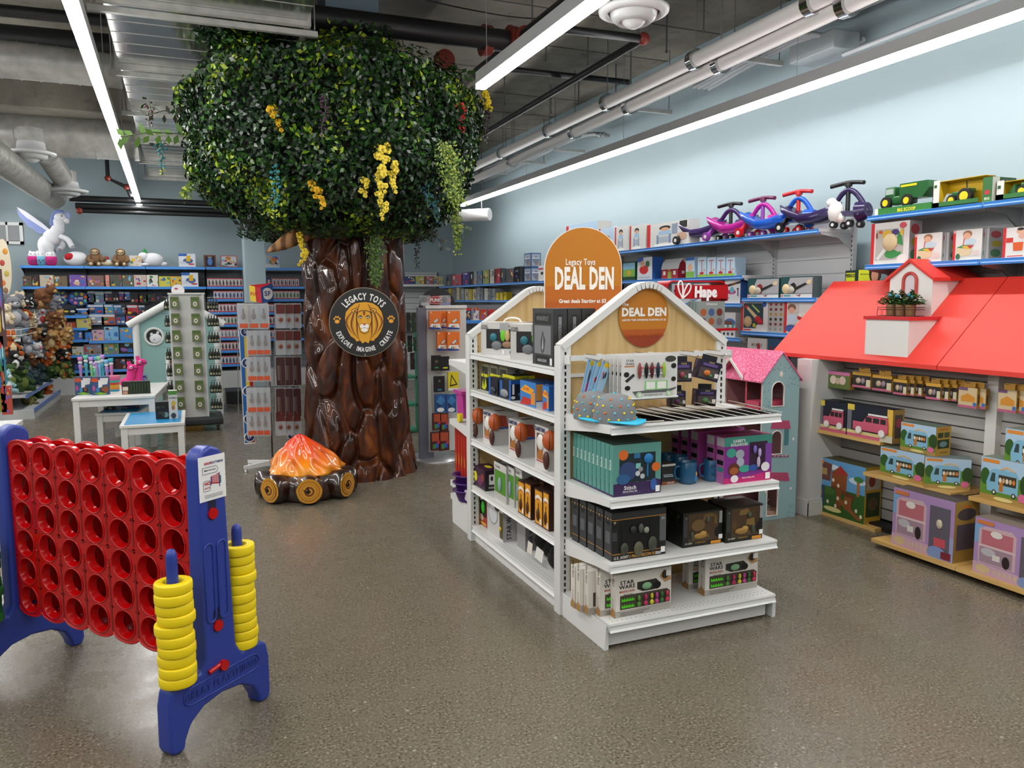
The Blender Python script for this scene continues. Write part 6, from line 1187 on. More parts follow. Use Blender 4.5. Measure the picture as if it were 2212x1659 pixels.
wb(2164, 2240, 490, zR2, '#dcdad8', RDS+[('e', .5, .86, .12, .1, SK), ('e', .5, .93, .1, .05, HR), ('r', .1, .5, .3, .66, '#c8302a'), ('p', [(.3, .5), (.6, .5), (.58, .22), (.32, .22)], '#d8581c'), ('e', .75, .55, .1, .08, '#d8c02a'), ('e', .6, .7, .16, .1, '#d8a89c'), ('r', .15, .03, .6, .06, '#c8243a')], 'white box with a laughing baby at the right edge of the photo', dep=.1)
# ================================================================== red roofed playhouse display
RR, RR2 = M('#d93a30', .5), M('#c82f34', .4); PW, PGY = M('#cfd0cc', .5), M('#a9a8a5', .5)
ph = thing('playhouse_display', 'house shaped slatwall display with bright red roof and white dormer', 'display', (0, 0, 0))
EX, EZ, RX, RZ, HY0, HY1, PY = 4.3, 1.2, 4.9, 1.752, 1.6, 4.95, 3.47
def roofx(px, py, off=0):
    a, b = at(px, py, X=4.2), at(px, py, X=5.0); k = (RZ-EZ)/(RX-EX)
    f = lambda p: p.z-(EZ+(p.x-EX)*k)-off
    t_ = f(a)/(f(a)-f(b)); return a.lerp(b, t_)
for (ya, yb) in ((PY+.003, HY1), (HY0, PY-.003)): MB().prism([(EX, ya, EZ), (RX, ya, RZ), (RX+.02, ya, RZ-.005), (RX, ya, RZ-.03), (EX, ya, EZ-.028)], (0, yb-ya, 0), RR).build('roof_panel', ph)
MB().prism([(RX, HY0, RZ-.02), (RX, HY1, RZ-.02), (RX+.22, HY1, RZ-.3), (RX+.22, HY0, RZ-.3)], (.004, 0, -.02), RR).build('roof_back', ph)
SX = 4.545
MB().prism([(4.235, 4.45, 0), (5.05, 4.45, 0), (5.05, 4.45, RZ-.17), (RX, 4.45, RZ-.04), (4.3, 4.45, EZ-.03), (4.235, 4.45, EZ-.03)], (0, .15, 0), PW).build('side_wall', ph)
MB().box(4.225, SX, 4.435, 4.45, 0, .1, PW).box(4.23, SX, 4.44, 4.45, .1, .125, PW).box(4.222, 4.235, 4.435, 4.6, 0, .12, PW).build('skirting', ph)
mb = MB().box(SX, SX+.03, HY0, 4.45, .05, RZ-.35, PGY)
for k in range(17): mb.box(SX-.001, SX, HY0, 4.45, .12+k*.075, .129+k*.075, '#3a3937').box(SX-.004, SX-.001, HY0, 4.45, .129+k*.075, .132+k*.075, '#9c9b98')
mb.build('slat_panel', ph); yp = at(2148, 900, X=SX-.02).y; MB().box(SX-.05, SX, yp-.035, yp+.035, .05, RZ-.4, PW).build('post', ph)
MB().box(4.42, SX, HY0, 4.45, 0, .04, MBLACK).build('plinth', ph)
def shelfpx(fl, fr, br, name='shelf', ylo=None, th=.024, yl=None):
    b = at(*br, X=SX); z = b.z; f = at(*fr, Z=z); l = at(*fl, Z=z); x = f.x; y0 = ylo if ylo is not None else f.y
    s_ = MB().box(x, SX-.001, y0, l.y, z-th, z, MMAPLE2).build(name, ph); return x, z, y0, l.y, s_
xa_, za_, ya0, ya1, s1 = shelfpx((1750, 923), (1901, 955), (1943, 947)); x2_, z2_, y20, y21, s2_ = shelfpx((1742, 1092), (1890, 1143), (1925, 1134))
xb_, zb_, yb0, yb1, s3 = shelfpx((1870, 1018), (2053, 1066), (2114, 1052))
zc_ = zb_+.0; fc = at(2092, 1071, X=xb_); MB().box(xb_, SX-.001, HY0, fc.y, fc.z-.024, fc.z, MMAPLE2).build('shelf', ph); zc_ = fc.z
zg_ = .06; g0 = at(1882, 1162, Z=zg_); gseam = at(2062, 1225, Z=zg_)
for ya, yb in ((gseam.y+.002, min(g0.y, y20-.002)), (HY0, gseam.y-.002)): MB().box(g0.x, SX-.001, ya, yb, zg_-.024, zg_, MMAPLE2).build('shelf', ph)
# dormer
pd = roofx(2010, 683); xd = pd.x; yN, yF = at(2013, 640, X=xd).y, at(1921, 640, X=xd).y; ap_, ev, bt = at(1967, 566, X=xd).z, at(2013, 601, X=xd).z, pd.z; ym = (yN+yF)/2; kx = (RX-EX)/(RZ-EZ); xat = lambda z: EX+(z-EZ)*kx
MB().prism([(xd, yN, bt-.02), (xd, yF, bt-.02), (xd, yF, ev), (xd, ym, ap_), (xd, yN, ev)], (.3, 0, 0), M('#e4e6e3', .5)).build('dormer_front', ph)
mb = MB(); ov = .025
for ya, yb in ((yN-ov, ym), (yF+ov, ym)):
    ze = ev-ov*(ap_-ev)/(ym-yN); mb.prism([(xd-ov, ya, ze), (xd-ov, yb, ap_), (xd-ov, yb, ap_+.022), (xd-ov, ya, ze+.02)], (xat(ap_)-xd+.05, 0, 0), RR)
mb.build('dormer_roof', ph)
za0, za1 = at(1966, 642, X=xd).z, at(1966, 590, X=xd).z; ww = (at(1952, 620, X=xd).y-at(1980, 620, X=xd).y)/2; pts = [(xd-.008, ym-ww, za0)]+[(xd-.008, ym+ww*math.cos(a)*-1, za1-ww+ww*math.sin(a)) for a in np.linspace(0, PI, 13)]+[(xd-.008, ym+ww, za0)]
MB().tube(pts, .011, M('#c24a44', .4), 8).build('window_arch', ph); MB().poly([(xd-.002, p[1], p[2]) for p in pts], M('#d9cfd4', .4)).build('window_pane', ph)
pe = roofx(1960, 772); xe = pe.x; yN2, yF2 = at(1962, 730, X=xe).y, at(1869, 730, X=xe).y; zt2 = at(1962, 692, X=xe).z
MB().prism([(xe, yN2, pe.z-.01), (xe, yN2, zt2), (xat(zt2)+.02, yN2, zt2)], (0, yF2-yN2, 0), M('#dadbd7', .5)).build('planter_box', ph)
MB().box(xe-.012, xat(zt2)+.02, yN2-.012, yF2+.012, zt2, zt2+.022, RR2).build('planter_ledge', ph)
# planter
pc = at(1945, 683, X=(xe+xd)/2-.01); zl = zt2+.022; t = thing('wire_basket_planter', 'wire basket of three burlap potted green plants on the red ledge', 'plants', (pc.x, pc.y, zl))
for k in range(3):
    pot = MB().lathe([(.026, 0), (.03, .004), (.033, .07), (.036, .078), (.03, .075), (0, .07)], M('#8a7350', .9), 16, c=(0, (k-1)*.078, 0)).build('burlap_pot', t)
    R = random.Random(k); f = MB()
    for i in range(330):
        a = R.uniform(0, 2*PI); r = R.random()*.064; c = Vector((math.cos(a)*r*.8, (k-1)*.085+math.sin(a)*r*1.5, .08+R.random()*.08*(1.3-r/.064))); b = R.uniform(0, 6); u = Vector((math.cos(b), math.sin(b), R.uniform(-.3, .6)))*.015; v = Vector((-math.sin(b), math.cos(b), .2))*.009
        f.poly([c-u, c+v, c+u, c-v], M(['#1f4a1c', '#34651f', '#4c7f2a', '#173a18'][i % 4], .8))
    for i in range(2): f.ell((R.uniform(-.03, .0), (k-1)*.08+R.uniform(-.03, .03), .13+R.random()*.02), .011, '#3f8fa8', 7)
    f.build('foliage', pot)
f = MB(); wR = M('#1c1a18', .6)
for z in (.002, .045, .06): f.tube([(-.045, -.15, z), (-.045, .15, z), (.045, .15, z), (.045, -.15, z), (-.045, -.15, z)], .0018, wR, 4)
for i in range(13): y = -.15+i*.025; f.tube([(-.045, y, .0), (-.045, y+.0104*(-1)**i, .022), (-.045, y, .045)], .0009, wR, 3)
for y in (-.15, .15): f.tube([(-.045, y, 0), (-.045, y, .062)], .002, wR, 4)
f.build('wire_basket', t)
# stock
CC = '#d9b24a'
def phb(pl, pr, pt, z, base, ops, label, dep=.12, R_=(), x=None, pb=1000, name='toy_box', group=None, rz=RL, top='#8a8a70', extra=None):
    x = x if x else xa_+.02; y1, y0 = at(pl, pb, X=x).y, at(pr, pb, X=x).y; h = at(pr, pt, X=x).z-z; mb = carton(y1-y0, dep, h, base, ops, (), R_, [('r', 0, 0, 1, 1, top)])
    if extra: extra(mb, y1-y0, dep, h)
    return put(mb, name, label, 'boxed toy', (x+dep/2, (y0+y1)/2, z), rz, group)
PCAR = [('r', 0, 0, 1, 1, '#191e2e'), ('r', 0, 0, 1, .1, '#c4607c'), ('r', .0, .1, 1, .2, '#d9c98a'), ('r', 0, .82, .16, 1, '#d8c04a'), ('r', .0, .2, .1, .82, '#6a6a72')]
def carx(mb, w_, d_, h_):
    m_ = M('#c75a72', .35); y = -d_/2-.004; mb.rbox(-w_*.34, w_*.42, y-.01, y, h_*.24, h_*.5, m_, .008); mb.prism([(-w_*.12, y-.01, h_*.5), (-w_*.02, y-.01, h_*.72), (w_*.4, y-.01, h_*.72), (w_*.42, y-.01, h_*.5)], (0, .009, 0), m_)
    for a, b in ((-.05, .08), (.11, .24), (.27, .38)): mb.box(w_*a, w_*b, y-.0115, y-.01, h_*.53, h_*.68, '#2a2426')
    for a in (-.2, .3): mb.tube([(w_*a, y-.014, h_*.25), (w_*a, y-.002, h_*.25)], h_*.11, '#e4e2de', 16)
    mb.box(w_*.0, w_*.4, y-.012, y, h_*.74, h_*.79, '#e2e0dc')
phb(1772, 1828, 872, za_, '#1c2030', PCAR, 'boxed pink toy car, farther one on the upper maple shelf', .13, pb=915, extra=carx, top='#1b1d24'); phb(1829, 1928, 886, za_, '#1c2030', PCAR+[('r', .74, 0, 1, .62, '#c9c6b0'), ('r', .88, .2, 1, 1, '#d8b24a')], 'boxed pink toy car, nearer one on the upper maple shelf', .1, pb=940, R_=[('r', 0, 0, 1, 1, '#a8884a'), ('r', .15, .15, .85, .85, '#5a5048'), ('e', .5, .6, .25, .14, '#a84a5c')], extra=carx, top='#22242c')
TH = [('r', 0, .45, 1, 1, '#5f9ccb'), ('e', .35, .87, .16, .05, '#d5e2ec'), ('e', .85, .72, .16, .06, '#c5d8e6'), ('r', 0, 0, 1, .5, '#2f5a1c'), ('e', .2, .42, .25, .08, '#3f6a22'), ('p', [(.04, .6), (.33, .6), (.36, .92), (.04, .95)], '#6a3f3c'), ('r', .12, .7, .26, .82, '#a9905a'), ('p', [(.35, .5), (.65, .48), (.66, .82), (.52, .92), (.36, .78)], '#8a4a1c'), ('p', [(.42, .76), (.52, .93), (.68, .78)], '#a8302c'), ('p', [(.34, .5), (.8, .36), (.82, .44), (.4, .54)], '#6a3a1a'), ('r', .46, .1, .56, .5, '#7a4520'), ('p', [(.45, .3), (.9, .03), (.96, .06), (.5, .38)], '#8a5020'), ('r', .62, .16, .76, .4, '#8a4a20'), ('r', .85, .46, .9, .74, '#a86a2a'), ('e', .88, .76, .09, .05, '#3f7a3a'), ('r', .02, .12, .22, .5, '#2c4a6a'), ('e', .12, .35, .06, .1, '#a86a3a'), ('e', .4, .1, .18, .045, '#d4cc86'), ('r', .03, .9, .2, .96, '#d07a2a')]+[('e', x, y, .025, .035, '#e0d4bc') for x, y in ((.5, .56), (.3, .22), (.5, .33), (.66, .3), (.86, .2), (.95, .12), (.46, .18), (.4, .64))]
phb(1757, 1867, 1010, z2_, '#c8a23a', TH, 'large treehouse playset box on the lowest left maple shelf', min(.2, SX-x2_-.03), R_=[('r', 0, 0, 1, 1, '#b8922c'), ('r', .08, .12, .92, .55, '#2a3a1c'), ('r', .08, .6, .92, .93, '#b9b0a0'), ('e', .4, .75, .2, .1, '#8a3a2a'), ('e', .5, .35, .3, .12, '#5a4a2a')], x=x2_+.012, pb=1100, top='#4a4a2c')
BUS = [('r', 0, 0, 1, 1, '#5f8a2c'), ('r', 0, .62, 1, 1, '#a9c6de'), ('r', 0, 0, 1, .13, '#a8884a'), ('r', .03, .88, .38, .97, '#d98a3a'), ('e', .1, .55, .1, .2, '#2f5a22'), ('e', .93, .5, .12, .25, '#2a4a1c'), ('p', [(.15, .22), (.13, .42), (.2, .7), (.28, .76), (.72, .76), (.78, .66), (.78, .22)], '#7fb4cf'), ('r', .38, .4, .74, .64, '#3a3a2c'), ('p', [(.2, .45), (.24, .66), (.31, .66), (.31, .45)], '#2f4444'), ('r', .4, .25, .48, .5, '#b8742a'), ('e', .3, .21, .045, .06, '#1c1c20'), ('e', .7, .21, .045, .06, '#1c1c20'), ('e', .3, .21, .025, .035, '#d8d8d4'), ('e', .7, .21, .025, .035, '#d8d8d4'), ('p', [(.4, .78), (.55, .86), (.72, .78), (.7, .75), (.55, .82), (.42, .75)], '#d9b27a'), ('e', .88, .2, .09, .1, '#d86a94'), ('e', .5, .07, .2, .045, '#dcd08a')]+[('e', .42+.07*i, .52, .03, .06, ['#e6dcc8', '#c8a07a', '#e4d8c0', '#d0b48c', '#d87a2a'][i]) for i in range(5)]
BSD = [('r', 0, 0, 1, 1, '#c9a244'), ('r', .12, .62, .48, .8, '#3f4a2c'), ('r', .54, .62, .9, .8, '#4a5a3a'), ('r', .12, .25, .9, .56, '#2f4420'), ('e', .5, .4, .26, .1, '#7a9aa0'), ('r', .2, .88, .8, .94, '#c8803a'), ('r', .3, .08, .8, .14, '#a88434')]
dB = .13
phb(1900, 1995, 983, zb_, '#c9a244', BUS, 'blue bus playset box at the left of the middle maple shelf', dB, BSD, xb_+.03, 1030, top='#5a6a5a')
yq = at(2040, 1057, X=xb_+.05).y; hh = at(1995, 983, X=xb_+.03).z-zb_; put(carton(.25, dB, hh, '#c9a244', BUS, (), BSD, [('r', 0, 0, 1, 1, '#7a8a8a')]), 'bus_playset_box', 'blue bus playset box turned so its yellow end faces out', 'boxed toy', (xb_+.125, yq+.05, zb_), RL+.75)
phb(1944, 2020, 923, zb_+hh+.001, '#c9a244', BUS, 'blue bus playset box stacked on top of the two others', dB, BSD, xb_+.05, 980, top='#6a7a70')
PK = [('r', 0, 0, 1, 1, '#a888b8'), ('r', 0, .55, .1, .88, '#7aa4cf'), ('r', .9, .0, 1, .4, '#9aa0cc'), ('p', [(.06, .2), (.06, .8), (.14, .86), (.5, .88), (.56, .8), (.56, .2)], '#c9aab0'), ('r', .1, .54, .52, .8, '#b86a74'), ('r', .08, .22, .52, .5, '#a08494'), ('r', .06, .5, .56, .535, '#d8bcc0'), ('e', .3, .76, .08, .06, '#dfdad4'), ('e', .2, .42, .1, .07, '#b9b6bc'), ('r', .26, .3, .36, .4, '#d6d2cc'), ('r', .62, .14, .94, .86, '#5f5a66'), ('b', .78, .58, .05, .08, '#c9bca4'), ('r', .7, .2, .88, .34, '#c8505e'), ('e', .44, .32, .05, .11, '#2a1f22'), ('p', [(0, 0), (.75, 0), (.6, .18), (0, .2)], '#c9a4b8'), ('e', .14, .1, .1, .07, '#cfb98a'), ('e', .75, .08, .15, .12, '#7f94c4'), ('r', .82, .02, .97, .14, '#7a2434'), ('r', .04, .9, .26, .96, '#d07a3a')]+[('e', .3+.07*i, .1, .025, .05, '#cdb2a0') for i in range(5)]
PKS = [('r', 0, 0, 1, 1, '#a08040'), ('e', .5, .78, .4, .1, '#4a4448'), ('r', .1, .2, .9, .62, '#564c58'), ('r', .3, .88, .7, .93, '#b8702a')]
phb(1927, 2061, 1085, zg_, '#a98a42', PK, 'large lilac dollhouse playset box on the lowest shelf, left of the seam', .2, PKS, g0.x+.035, 1150, top='#3a3230'); phb(2104, 2275, 1160, zg_, '#a98a42', PK, 'large lilac dollhouse playset box cut by the right edge of the photo', .2, PKS, g0.x+.035, 1180, top='#6a6058')
phb(2118, 2225, 1005, zc_, '#c9a244', BUS, 'blue bus playset box at the right edge on the maple shelf', dB, BSD, xb_+.03, 1040, top='#8a9a8a'); phb(2170, 2275, 940, zc_+hh+.001, '#c9a244', BUS, 'upper blue bus playset box at the right edge of the photo', dB, BSD, xb_+.05, 980, top='#8a9a8a')
def hang(pl, pr, pt, pb, label, n=1, kind=0, step=.035):
    x = 4.40; y1, y0 = at(pl, pb, X=x).y, at(pr, pb, X=x).y; zt3, z0 = at(pl, pt, X=x).z, at(pl, pb, X=x).z; w_ = (y1-y0); h = zt3-z0
    A = [[('r', 0, 0, 1, 1, '#5a6a34'), ('e', .3, .5, .14, .25, '#d2c4b4'), ('e', .7, .5, .14, .25, '#c9b4a8'), ('e', .5, .45, .1, .2, '#b8a48a'), ('r', 0, .8, 1, 1, '#b86a94')], [('r', 0, 0, 1, 1, '#2a2420'), ('r', 0, .8, 1, 1, '#c89a3a'), ('r', 0, 0, 1, .14, '#b8607a'), ('b', .35, .45, .14, .2, '#b9a48c'), ('b', .6, .45, .12, .2, '#8a7a84'), ('r', .75, .1, .98, .55, '#c9c4a4')],
         [('r', 0, 0, 1, 1, '#c4b08a'), ('r', 0, 0, 1, .12, '#b05a7a'), ('p', [(.15, .3), (.15, .55), (.5, .72), (.9, .55), (.9, .3)], '#c8862a'), ('e', .9, .2, .1, .1, '#3a6ab0'), ('r', 0, .85, .5, 1, '#6a4a6a')]][kind]
    for k in range(n):
        mb = carton(w_, .03 if n > 1 else .05, h, '#b98d34' if kind else '#8a8a6a', A, (), [('r', 0, 0, 1, 1, '#a87e2c'), ('r', .3, .2, .7, .7, '#2a2620')])
        if kind: mb.box(-w_*.3, w_*.3, .0, .002, h, h*1.28, '#c0923a').text('', .01, K, (0, 0, 0), (1, 0, 0), (0, 0, 1))
        put(mb, 'hanging_toy_box', label % ORD[k] if n > 1 else label, 'boxed toy', (x+.02+k*step*.7, (y0+y1)/2-k*step*1.1, z0), RL, None)
    zz_ = zt3+(h*.24 if kind else .01); tag(MB().tube([(SX-.002, (y0+y1)/2, zz_), (x-.01, (y0+y1)/2, zz_), (x-.02, (y0+y1)/2, zz_+.01)], .0025, MSTEEL, 5).build('peg_hook'), 'steel slatwall hook under the red eaves', 'hook', 'slatwall hooks')
hang(1786, 1836, 800, 836, 'pink topped critter box hanging at the far left under the eaves'); hang(1842, 1882, 802, 835, 'small yellow edged box with two figures, first of two under the eaves', 1, 1); hang(1885, 1927, 808, 842, 'small yellow edged box with two figures, second of two under the eaves', 1, 1)
hang(1928, 1957, 818, 851, 'yellow figure box in the left deep row under the eaves, %s', 4, 1); hang(1998, 2030, 826, 861, 'yellow figure box in the middle deep row under the eaves, %s', 4, 1); hang(2068, 2108, 835, 878, 'bunk bed set box hanging left of the white post, %s', 2, 2); hang(2153, 2193, 840, 888, 'bunk bed set box hanging right of the white post, %s', 2, 2)
# sign board and child photo behind the roof
ys_ = at(1862, 590, X=4.98).y; t = thing('poster_stand', 'green and black poster stand with a child photo behind the red roof', 'sign', (4.98, ys_, 1.3), RL)
zt4 = at(1862, 583, X=4.98).z-1.3
MB().box(-.17, .16, 0, .01, -1.3, zt4, '#14302c').build('board', t); MB().box(-.16, -.07, -.003, 0, zt4-.09, zt4-.02, '#c9d82a').box(-.03, .1, -.004, 0, zt4-.1, zt4, '#c9d82a').text('PERKO', .026, M(K), (-.115, -.004, zt4-.055), (1, 0, 0), (0, 0, 1), 'C', .05, 0, .8).text('Build your own', .012, M(K), (.035, -.005, zt4-.04), (1, 0, 0), (0, 0, 1), 'C', .02, 0, .8).build('printing', t)
MB().ell((.14, -.01, zt4-.03), (.06, .004, .085), HR, 16).ell((.14, -.014, zt4-.05), (.036, .003, .05), '#c48e72', 14).build('child_cutout', t)
# ================================================================== dollhouse
DY0 = 4.47; DX0, DX1 = at(1644, 950, Y=DY0).x, at(1723, 950, Y=DY0).x; DY1 = at(1562, 752, X=4.07).y; za5, ze5 = at(1690, 762, Y=DY0).z, at(1643, 821, Y=DY0).z; xm = (DX0+DX1)/2
TL, PKR, WL = M('#8fb0b4', .55), M('#d9668c', .4), M('#d8d4cc', .5)
dh = thing('dollhouse', 'tall wooden dollhouse with pink scalloped roof and pale teal end wall', 'dollhouse', (0, 0, 0))
def pierced(mb, y, outline, holes, mat, d=.01):
    c = bpy.data.curves.new('outline', 'CURVE'); c.dimensions = '2D'; c.fill_mode = 'FRONT'
    for L_ in [outline]+holes:
        sp_ = c.splines.new('POLY'); sp_.points.add(len(L_)-1); sp_.use_cyclic_u = True
        for q_, (x, z) in zip(sp_.points, L_): q_.co = (x, z, 0, 1)
    o = bpy.data.objects.new('outline', c); COL.objects.link(o); me = o.to_mesh(); V = [Vector((v.co.x, y, v.co.y)) for v in me.vertices]; F_ = [list(f.vertices) for f in me.polygons]; n = len(V)
    o.to_mesh_clear(); bpy.data.objects.remove(o); bpy.data.curves.remove(c)
    mb.add(V+[v+Vector((0, d, 0)) for v in V], F_+[[i+n for i in f[::-1]] for f in F_], mat)
    for L_ in [outline]+holes:
        m_ = len(L_); mb.add([(x, y, z) for x, z in L_]+[(x, y+d, z) for x, z in L_], [(i, (i+1) % m_, m_+(i+1) % m_, m_+i) for i in range(m_)], WL)
def archh(x0, x1, z0, z1, n=10): r = (x1-x0)/2; return [(x0, z0), (x1, z0)]+[((x0+x1)/2+r*math.cos(PI*i/n), z1-r+r*math.sin(PI*i/n)) for i in range(n+1)]
pz = lambda u, v: (at(1540+u/3.456, 700+v/3.456, Y=DY0).x, at(1540+u/3.456, 700+v/3.456, Y=DY0).z)
H1 = archh(pz(455, 0)[0], pz(548, 0)[0], pz(500, 612)[1], pz(500, 430)[1]); H2 = archh(pz(460, 0)[0], pz(543, 0)[0], pz(500, 968)[1], pz(500, 795)[1]); H3 = archh(pz(440, 0)[0], pz(525, 0)[0], .03, pz(500, 1180)[1])
mb = MB(); pierced(mb, DY0, [(DX0, 0), (DX1, 0), (DX1, ze5), (xm, za5), (DX0, ze5)], [H1, H2, H3], TL); mb.build('end_wall', dh)
mb = MB()
for h in (H1, H2, H3): mb.tube([(x, DY0-.002, z) for x, z in h+h[:1]], .005, WL, 5)
for a, b in ((437, 575), (430, 565)):
    v0 = 720 if a == 437 else 1108; q = [pz(a+8, v0), pz(b-8, v0), pz(b+4, v0+62), pz(a-8, v0+62)]; mb.prism([(x, DY0-.004, z) for x, z in q], (0, .004, 0), M('#b04a6c', .5))
mb.box(pz(560, 0)[0], pz(592, 0)[0], DY0-.003, DY0, pz(0, 955)[1], pz(0, 800)[1], '#4a7a80'); x_, z_ = pz(510, 375); mb.ell((x_, DY0, z_), (.017, .004, .022), '#dcd8c8', 12)
for u, v in ((600, 860), (580, 1228), (395, 1255)): x_, z_ = pz(u, v); mb.ell((x_, DY0, z_), (.009, .004, .012), '#dcd8d0', 10)
for i in range(9): x_, z_ = pz(445+i*14, 985); mb.ell((x_, DY0-.004, z_), (.008, .005, .008), ['#a8506c', '#c98aa0'][i % 2], 7)
R = random.Random(4)
for i in range(60): 
    u, v = R.choice([(R.uniform(375, 440), R.uniform(430, 640)), (R.uniform(560, 640), R.uniform(380, 470)), (R.uniform(440, 600), R.uniform(300, 350)), (R.uniform(380, 420), R.uniform(1290, 1480)), (R.uniform(550, 600), R.uniform(1340, 1450))]); x_, z_ = pz(u, v); mb.poly([(x_+.006*math.cos(a), DY0-.0005, z_+.006*math.sin(a)) for a in range(6)], M('#6f9298', .6))
mb.build('trim_and_windows', dh)
_mr = []
def _roof(nt, b):
    v = texco(nt, (1, 1, 1)); br = nn(nt, 'ShaderNodeTexVoronoi', i_Scale=42., feature='DISTANCE_TO_EDGE'); nt.links.new(v, br.inputs['Vector']); nt.links.new(ramp(nt, br.outputs['Distance'], [(.03, '#efa0ba'), (.09, '#d85c86')]), b.inputs['Base Color'])
MR = nodemat('pink_scallop_roof', _roof, .3); mb = MB(); ovh = .02; sl5 = (za5-ze5)/(xm-DX0)
for s_, xe_ in ((1, DX0-ovh), (-1, DX1+ovh)): mb.prism([(xe_, DY0-.012, ze5-ovh*sl5), (xm, DY0-.012, za5), (xm, DY0-.012, za5+.012), (xe_, DY0-.012, ze5-ovh*sl5+.01)], (0, DY1-DY0+.02, 0), MR)
mb.build('roof', dh); yg = at(1583, 790, X=DX0).y; gz = at(1583, 771, X=DX0-.02).z; ge = gz-.14
mb = MB()
for s_ in (-1, 1): mb.prism([(DX0-.035, yg, gz), (DX0-.035, yg+s_*.155, ge), (DX0-.035, yg+s_*.15, ge-.022), (DX0-.035, yg, gz-.024)], (.01, 0, 0), WL).prism([(DX0-.03, yg, gz-.004), (DX0-.03, yg+s_*.15, ge-.004), (xm, yg, gz-.004)], (0, 0, .004), MR)
mb.build('porch_gable', dh)
mb = MB()
for z in (.01, .42, .8): mb.box(DX0, DX1, DY0+.01, DY1, z, z+.012, '#c9a08c')
mb.box(DX1-.01, DX1, DY0+.01, DY1, 0, ze5, '#7a5a5c').box(DX0, DX1, DY1-.01, DY1, 0, ze5, '#8a6a6a').box(DX0, DX1, DY0+.4, DY0+.41, 0, ze5, '#8c6064').build('rooms', dh)
mb = MB().box(DX0+.02, DX1-.03, DY0+.06, DY0+.2, .812, .87, '#c8506a').tube([(DX0+.02, DY0+.03, .812), (DX0+.02, DY0+.03, 1.02)], .007, '#c8506a', 6).tube([(DX0+.02, DY0+.2, .812), (DX0+.02, DY0+.2, 1.02)], .007, '#c8506a', 6).box(DX0+.02, DX1-.03, DY0+.03, DY0+.21, 1.01, 1.025, '#c8506a'); mb.build('bunk_bed', dh)
mb = MB().prism([(DX0+.04, DY0+.1, .44), (DX0+.04, DY0+.1, .6), (DX0+.04, DY0+.3, .44)], (.05, 0, 0), '#dcd6ce').box(DX0+.02, DX0+.1, DY0+.5, DY0+.62, .812, .85, '#e4e0da').box(DX0+.02, DX0+.03, DY0+.5, DY0+.52, .812, .9, '#e4e0da'); mb.build('white_furniture', dh)
# ================================================================== red brand display
hc_ = at(1496, 633, Y=5.6); t = thing('red_display_stand', 'red metal toy display stand with white heart logo sign', 'display', (0, 0, 0)); m_ = M('#b30d18', .35)
wz = lambda px, py, Y=5.6: (at(px, py, Y=Y).x, at(px, py, Y=Y).z)
x0, z1 = wz(1433, 606); x1, z0 = wz(1562, 650); r = .07
fr = [(x0, z0), (x0, z1-r)]+[(x0+r-r*math.cos(a), z1-r+r*math.sin(a)) for a in np.linspace(0, PI/2, 6)]+[(x1-r+r*math.sin(a), z1-r+r*math.cos(a)) for a in np.linspace(0, PI/2, 6)]+[(x1, z0)]
mb = MB()
for (a, b), (c, d) in zip(fr[:-1], fr[1:]): mb.prism([(a, 5.55, b), (c, 5.55, d), (c, 5.75, d), (a, 5.75, b)], (0, 0, -.012) if abs(c-a) > .01 else (.012, 0, 0), m_)
mb.build('hood', t); xa5, zb5 = wz(1452, 616); xb5, zc5 = wz(1552, 645); MB().box(xa5, x1, 5.54, 5.56, zc5, zb5, m_).build('name_plate', t)
lx, lz = wz(1490, 642); rx5, _ = wz(1548, 642); mb = MB(); mb.text('Hape', (wz(1490, 619)[1]-lz)*.92, M('#efecec', .4), (lx-.005, 5.525, lz+.004), (1, 0, 0), (0, 0, 1), 'L', .07, 0, .86)
hx, hz = wz(1464, 645); mb.tube(smooth([(hx, 5.53, hz), (hx-.035, 5.53, hz+.06), (hx-.045, 5.53, hz+.12), (hx-.02, 5.53, hz+.145), (hx+.0, 5.53, hz+.1), (hx, 5.53, hz)]), .007, '#efecec', 6).tube(smooth([(hx, 5.53, hz), (hx+.02, 5.53, hz+.07), (hx+.055, 5.53, hz+.12), (hx+.08, 5.53, hz+.1), (hx+.06, 5.53, hz+.05), (hx, 5.53, hz)]), .007, '#efecec', 6).tube([(hx, 5.53, hz), (hx+.0, 5.53, hz+.07)], .005, '#efecec', 6); mb.build('logo', t)
MB().box(x1-.12, x1-.02, 5.6, 5.75, .05, z0+.02, m_).box(x0+.1, x0+.17, 5.62, 5.72, .05, z0, MMAPLE2).box(x0, x1, 5.55, 6., 0, .06, m_).build('post', t); xs6, zs6 = wz(1530, 708); MB().box(x0+.05, x1+.02, 5.42, 5.62, zs6-.02, zs6, m_).box(x0+.05, x1+.02, 5.42, 5.62, .8, .82, m_).build('shelf', t)
for k in range(4): bxY('figure_set_box', 'grey green vet figure set box on the red stand, %s' % ORD[k], 'boxed toy', 1507-k*6, 1565-k*6, 651, 703, 5.44+k*.035, zs6, .03, '#7f9390', F=[('t', .5, .86, .07, 'VETERINARIAN', '#d5dcda', 'C', .7)]+[('e', .2+.3*(i % 3), .6-.34*(i//3), .11, .14, ['#a05a30', '#3a5a8a', '#6a2c24', '#5a3020', '#9a5a34', '#6a6a6c'][i]) for i in range(6)] if k == 0 else (), group='vet figure set boxes')
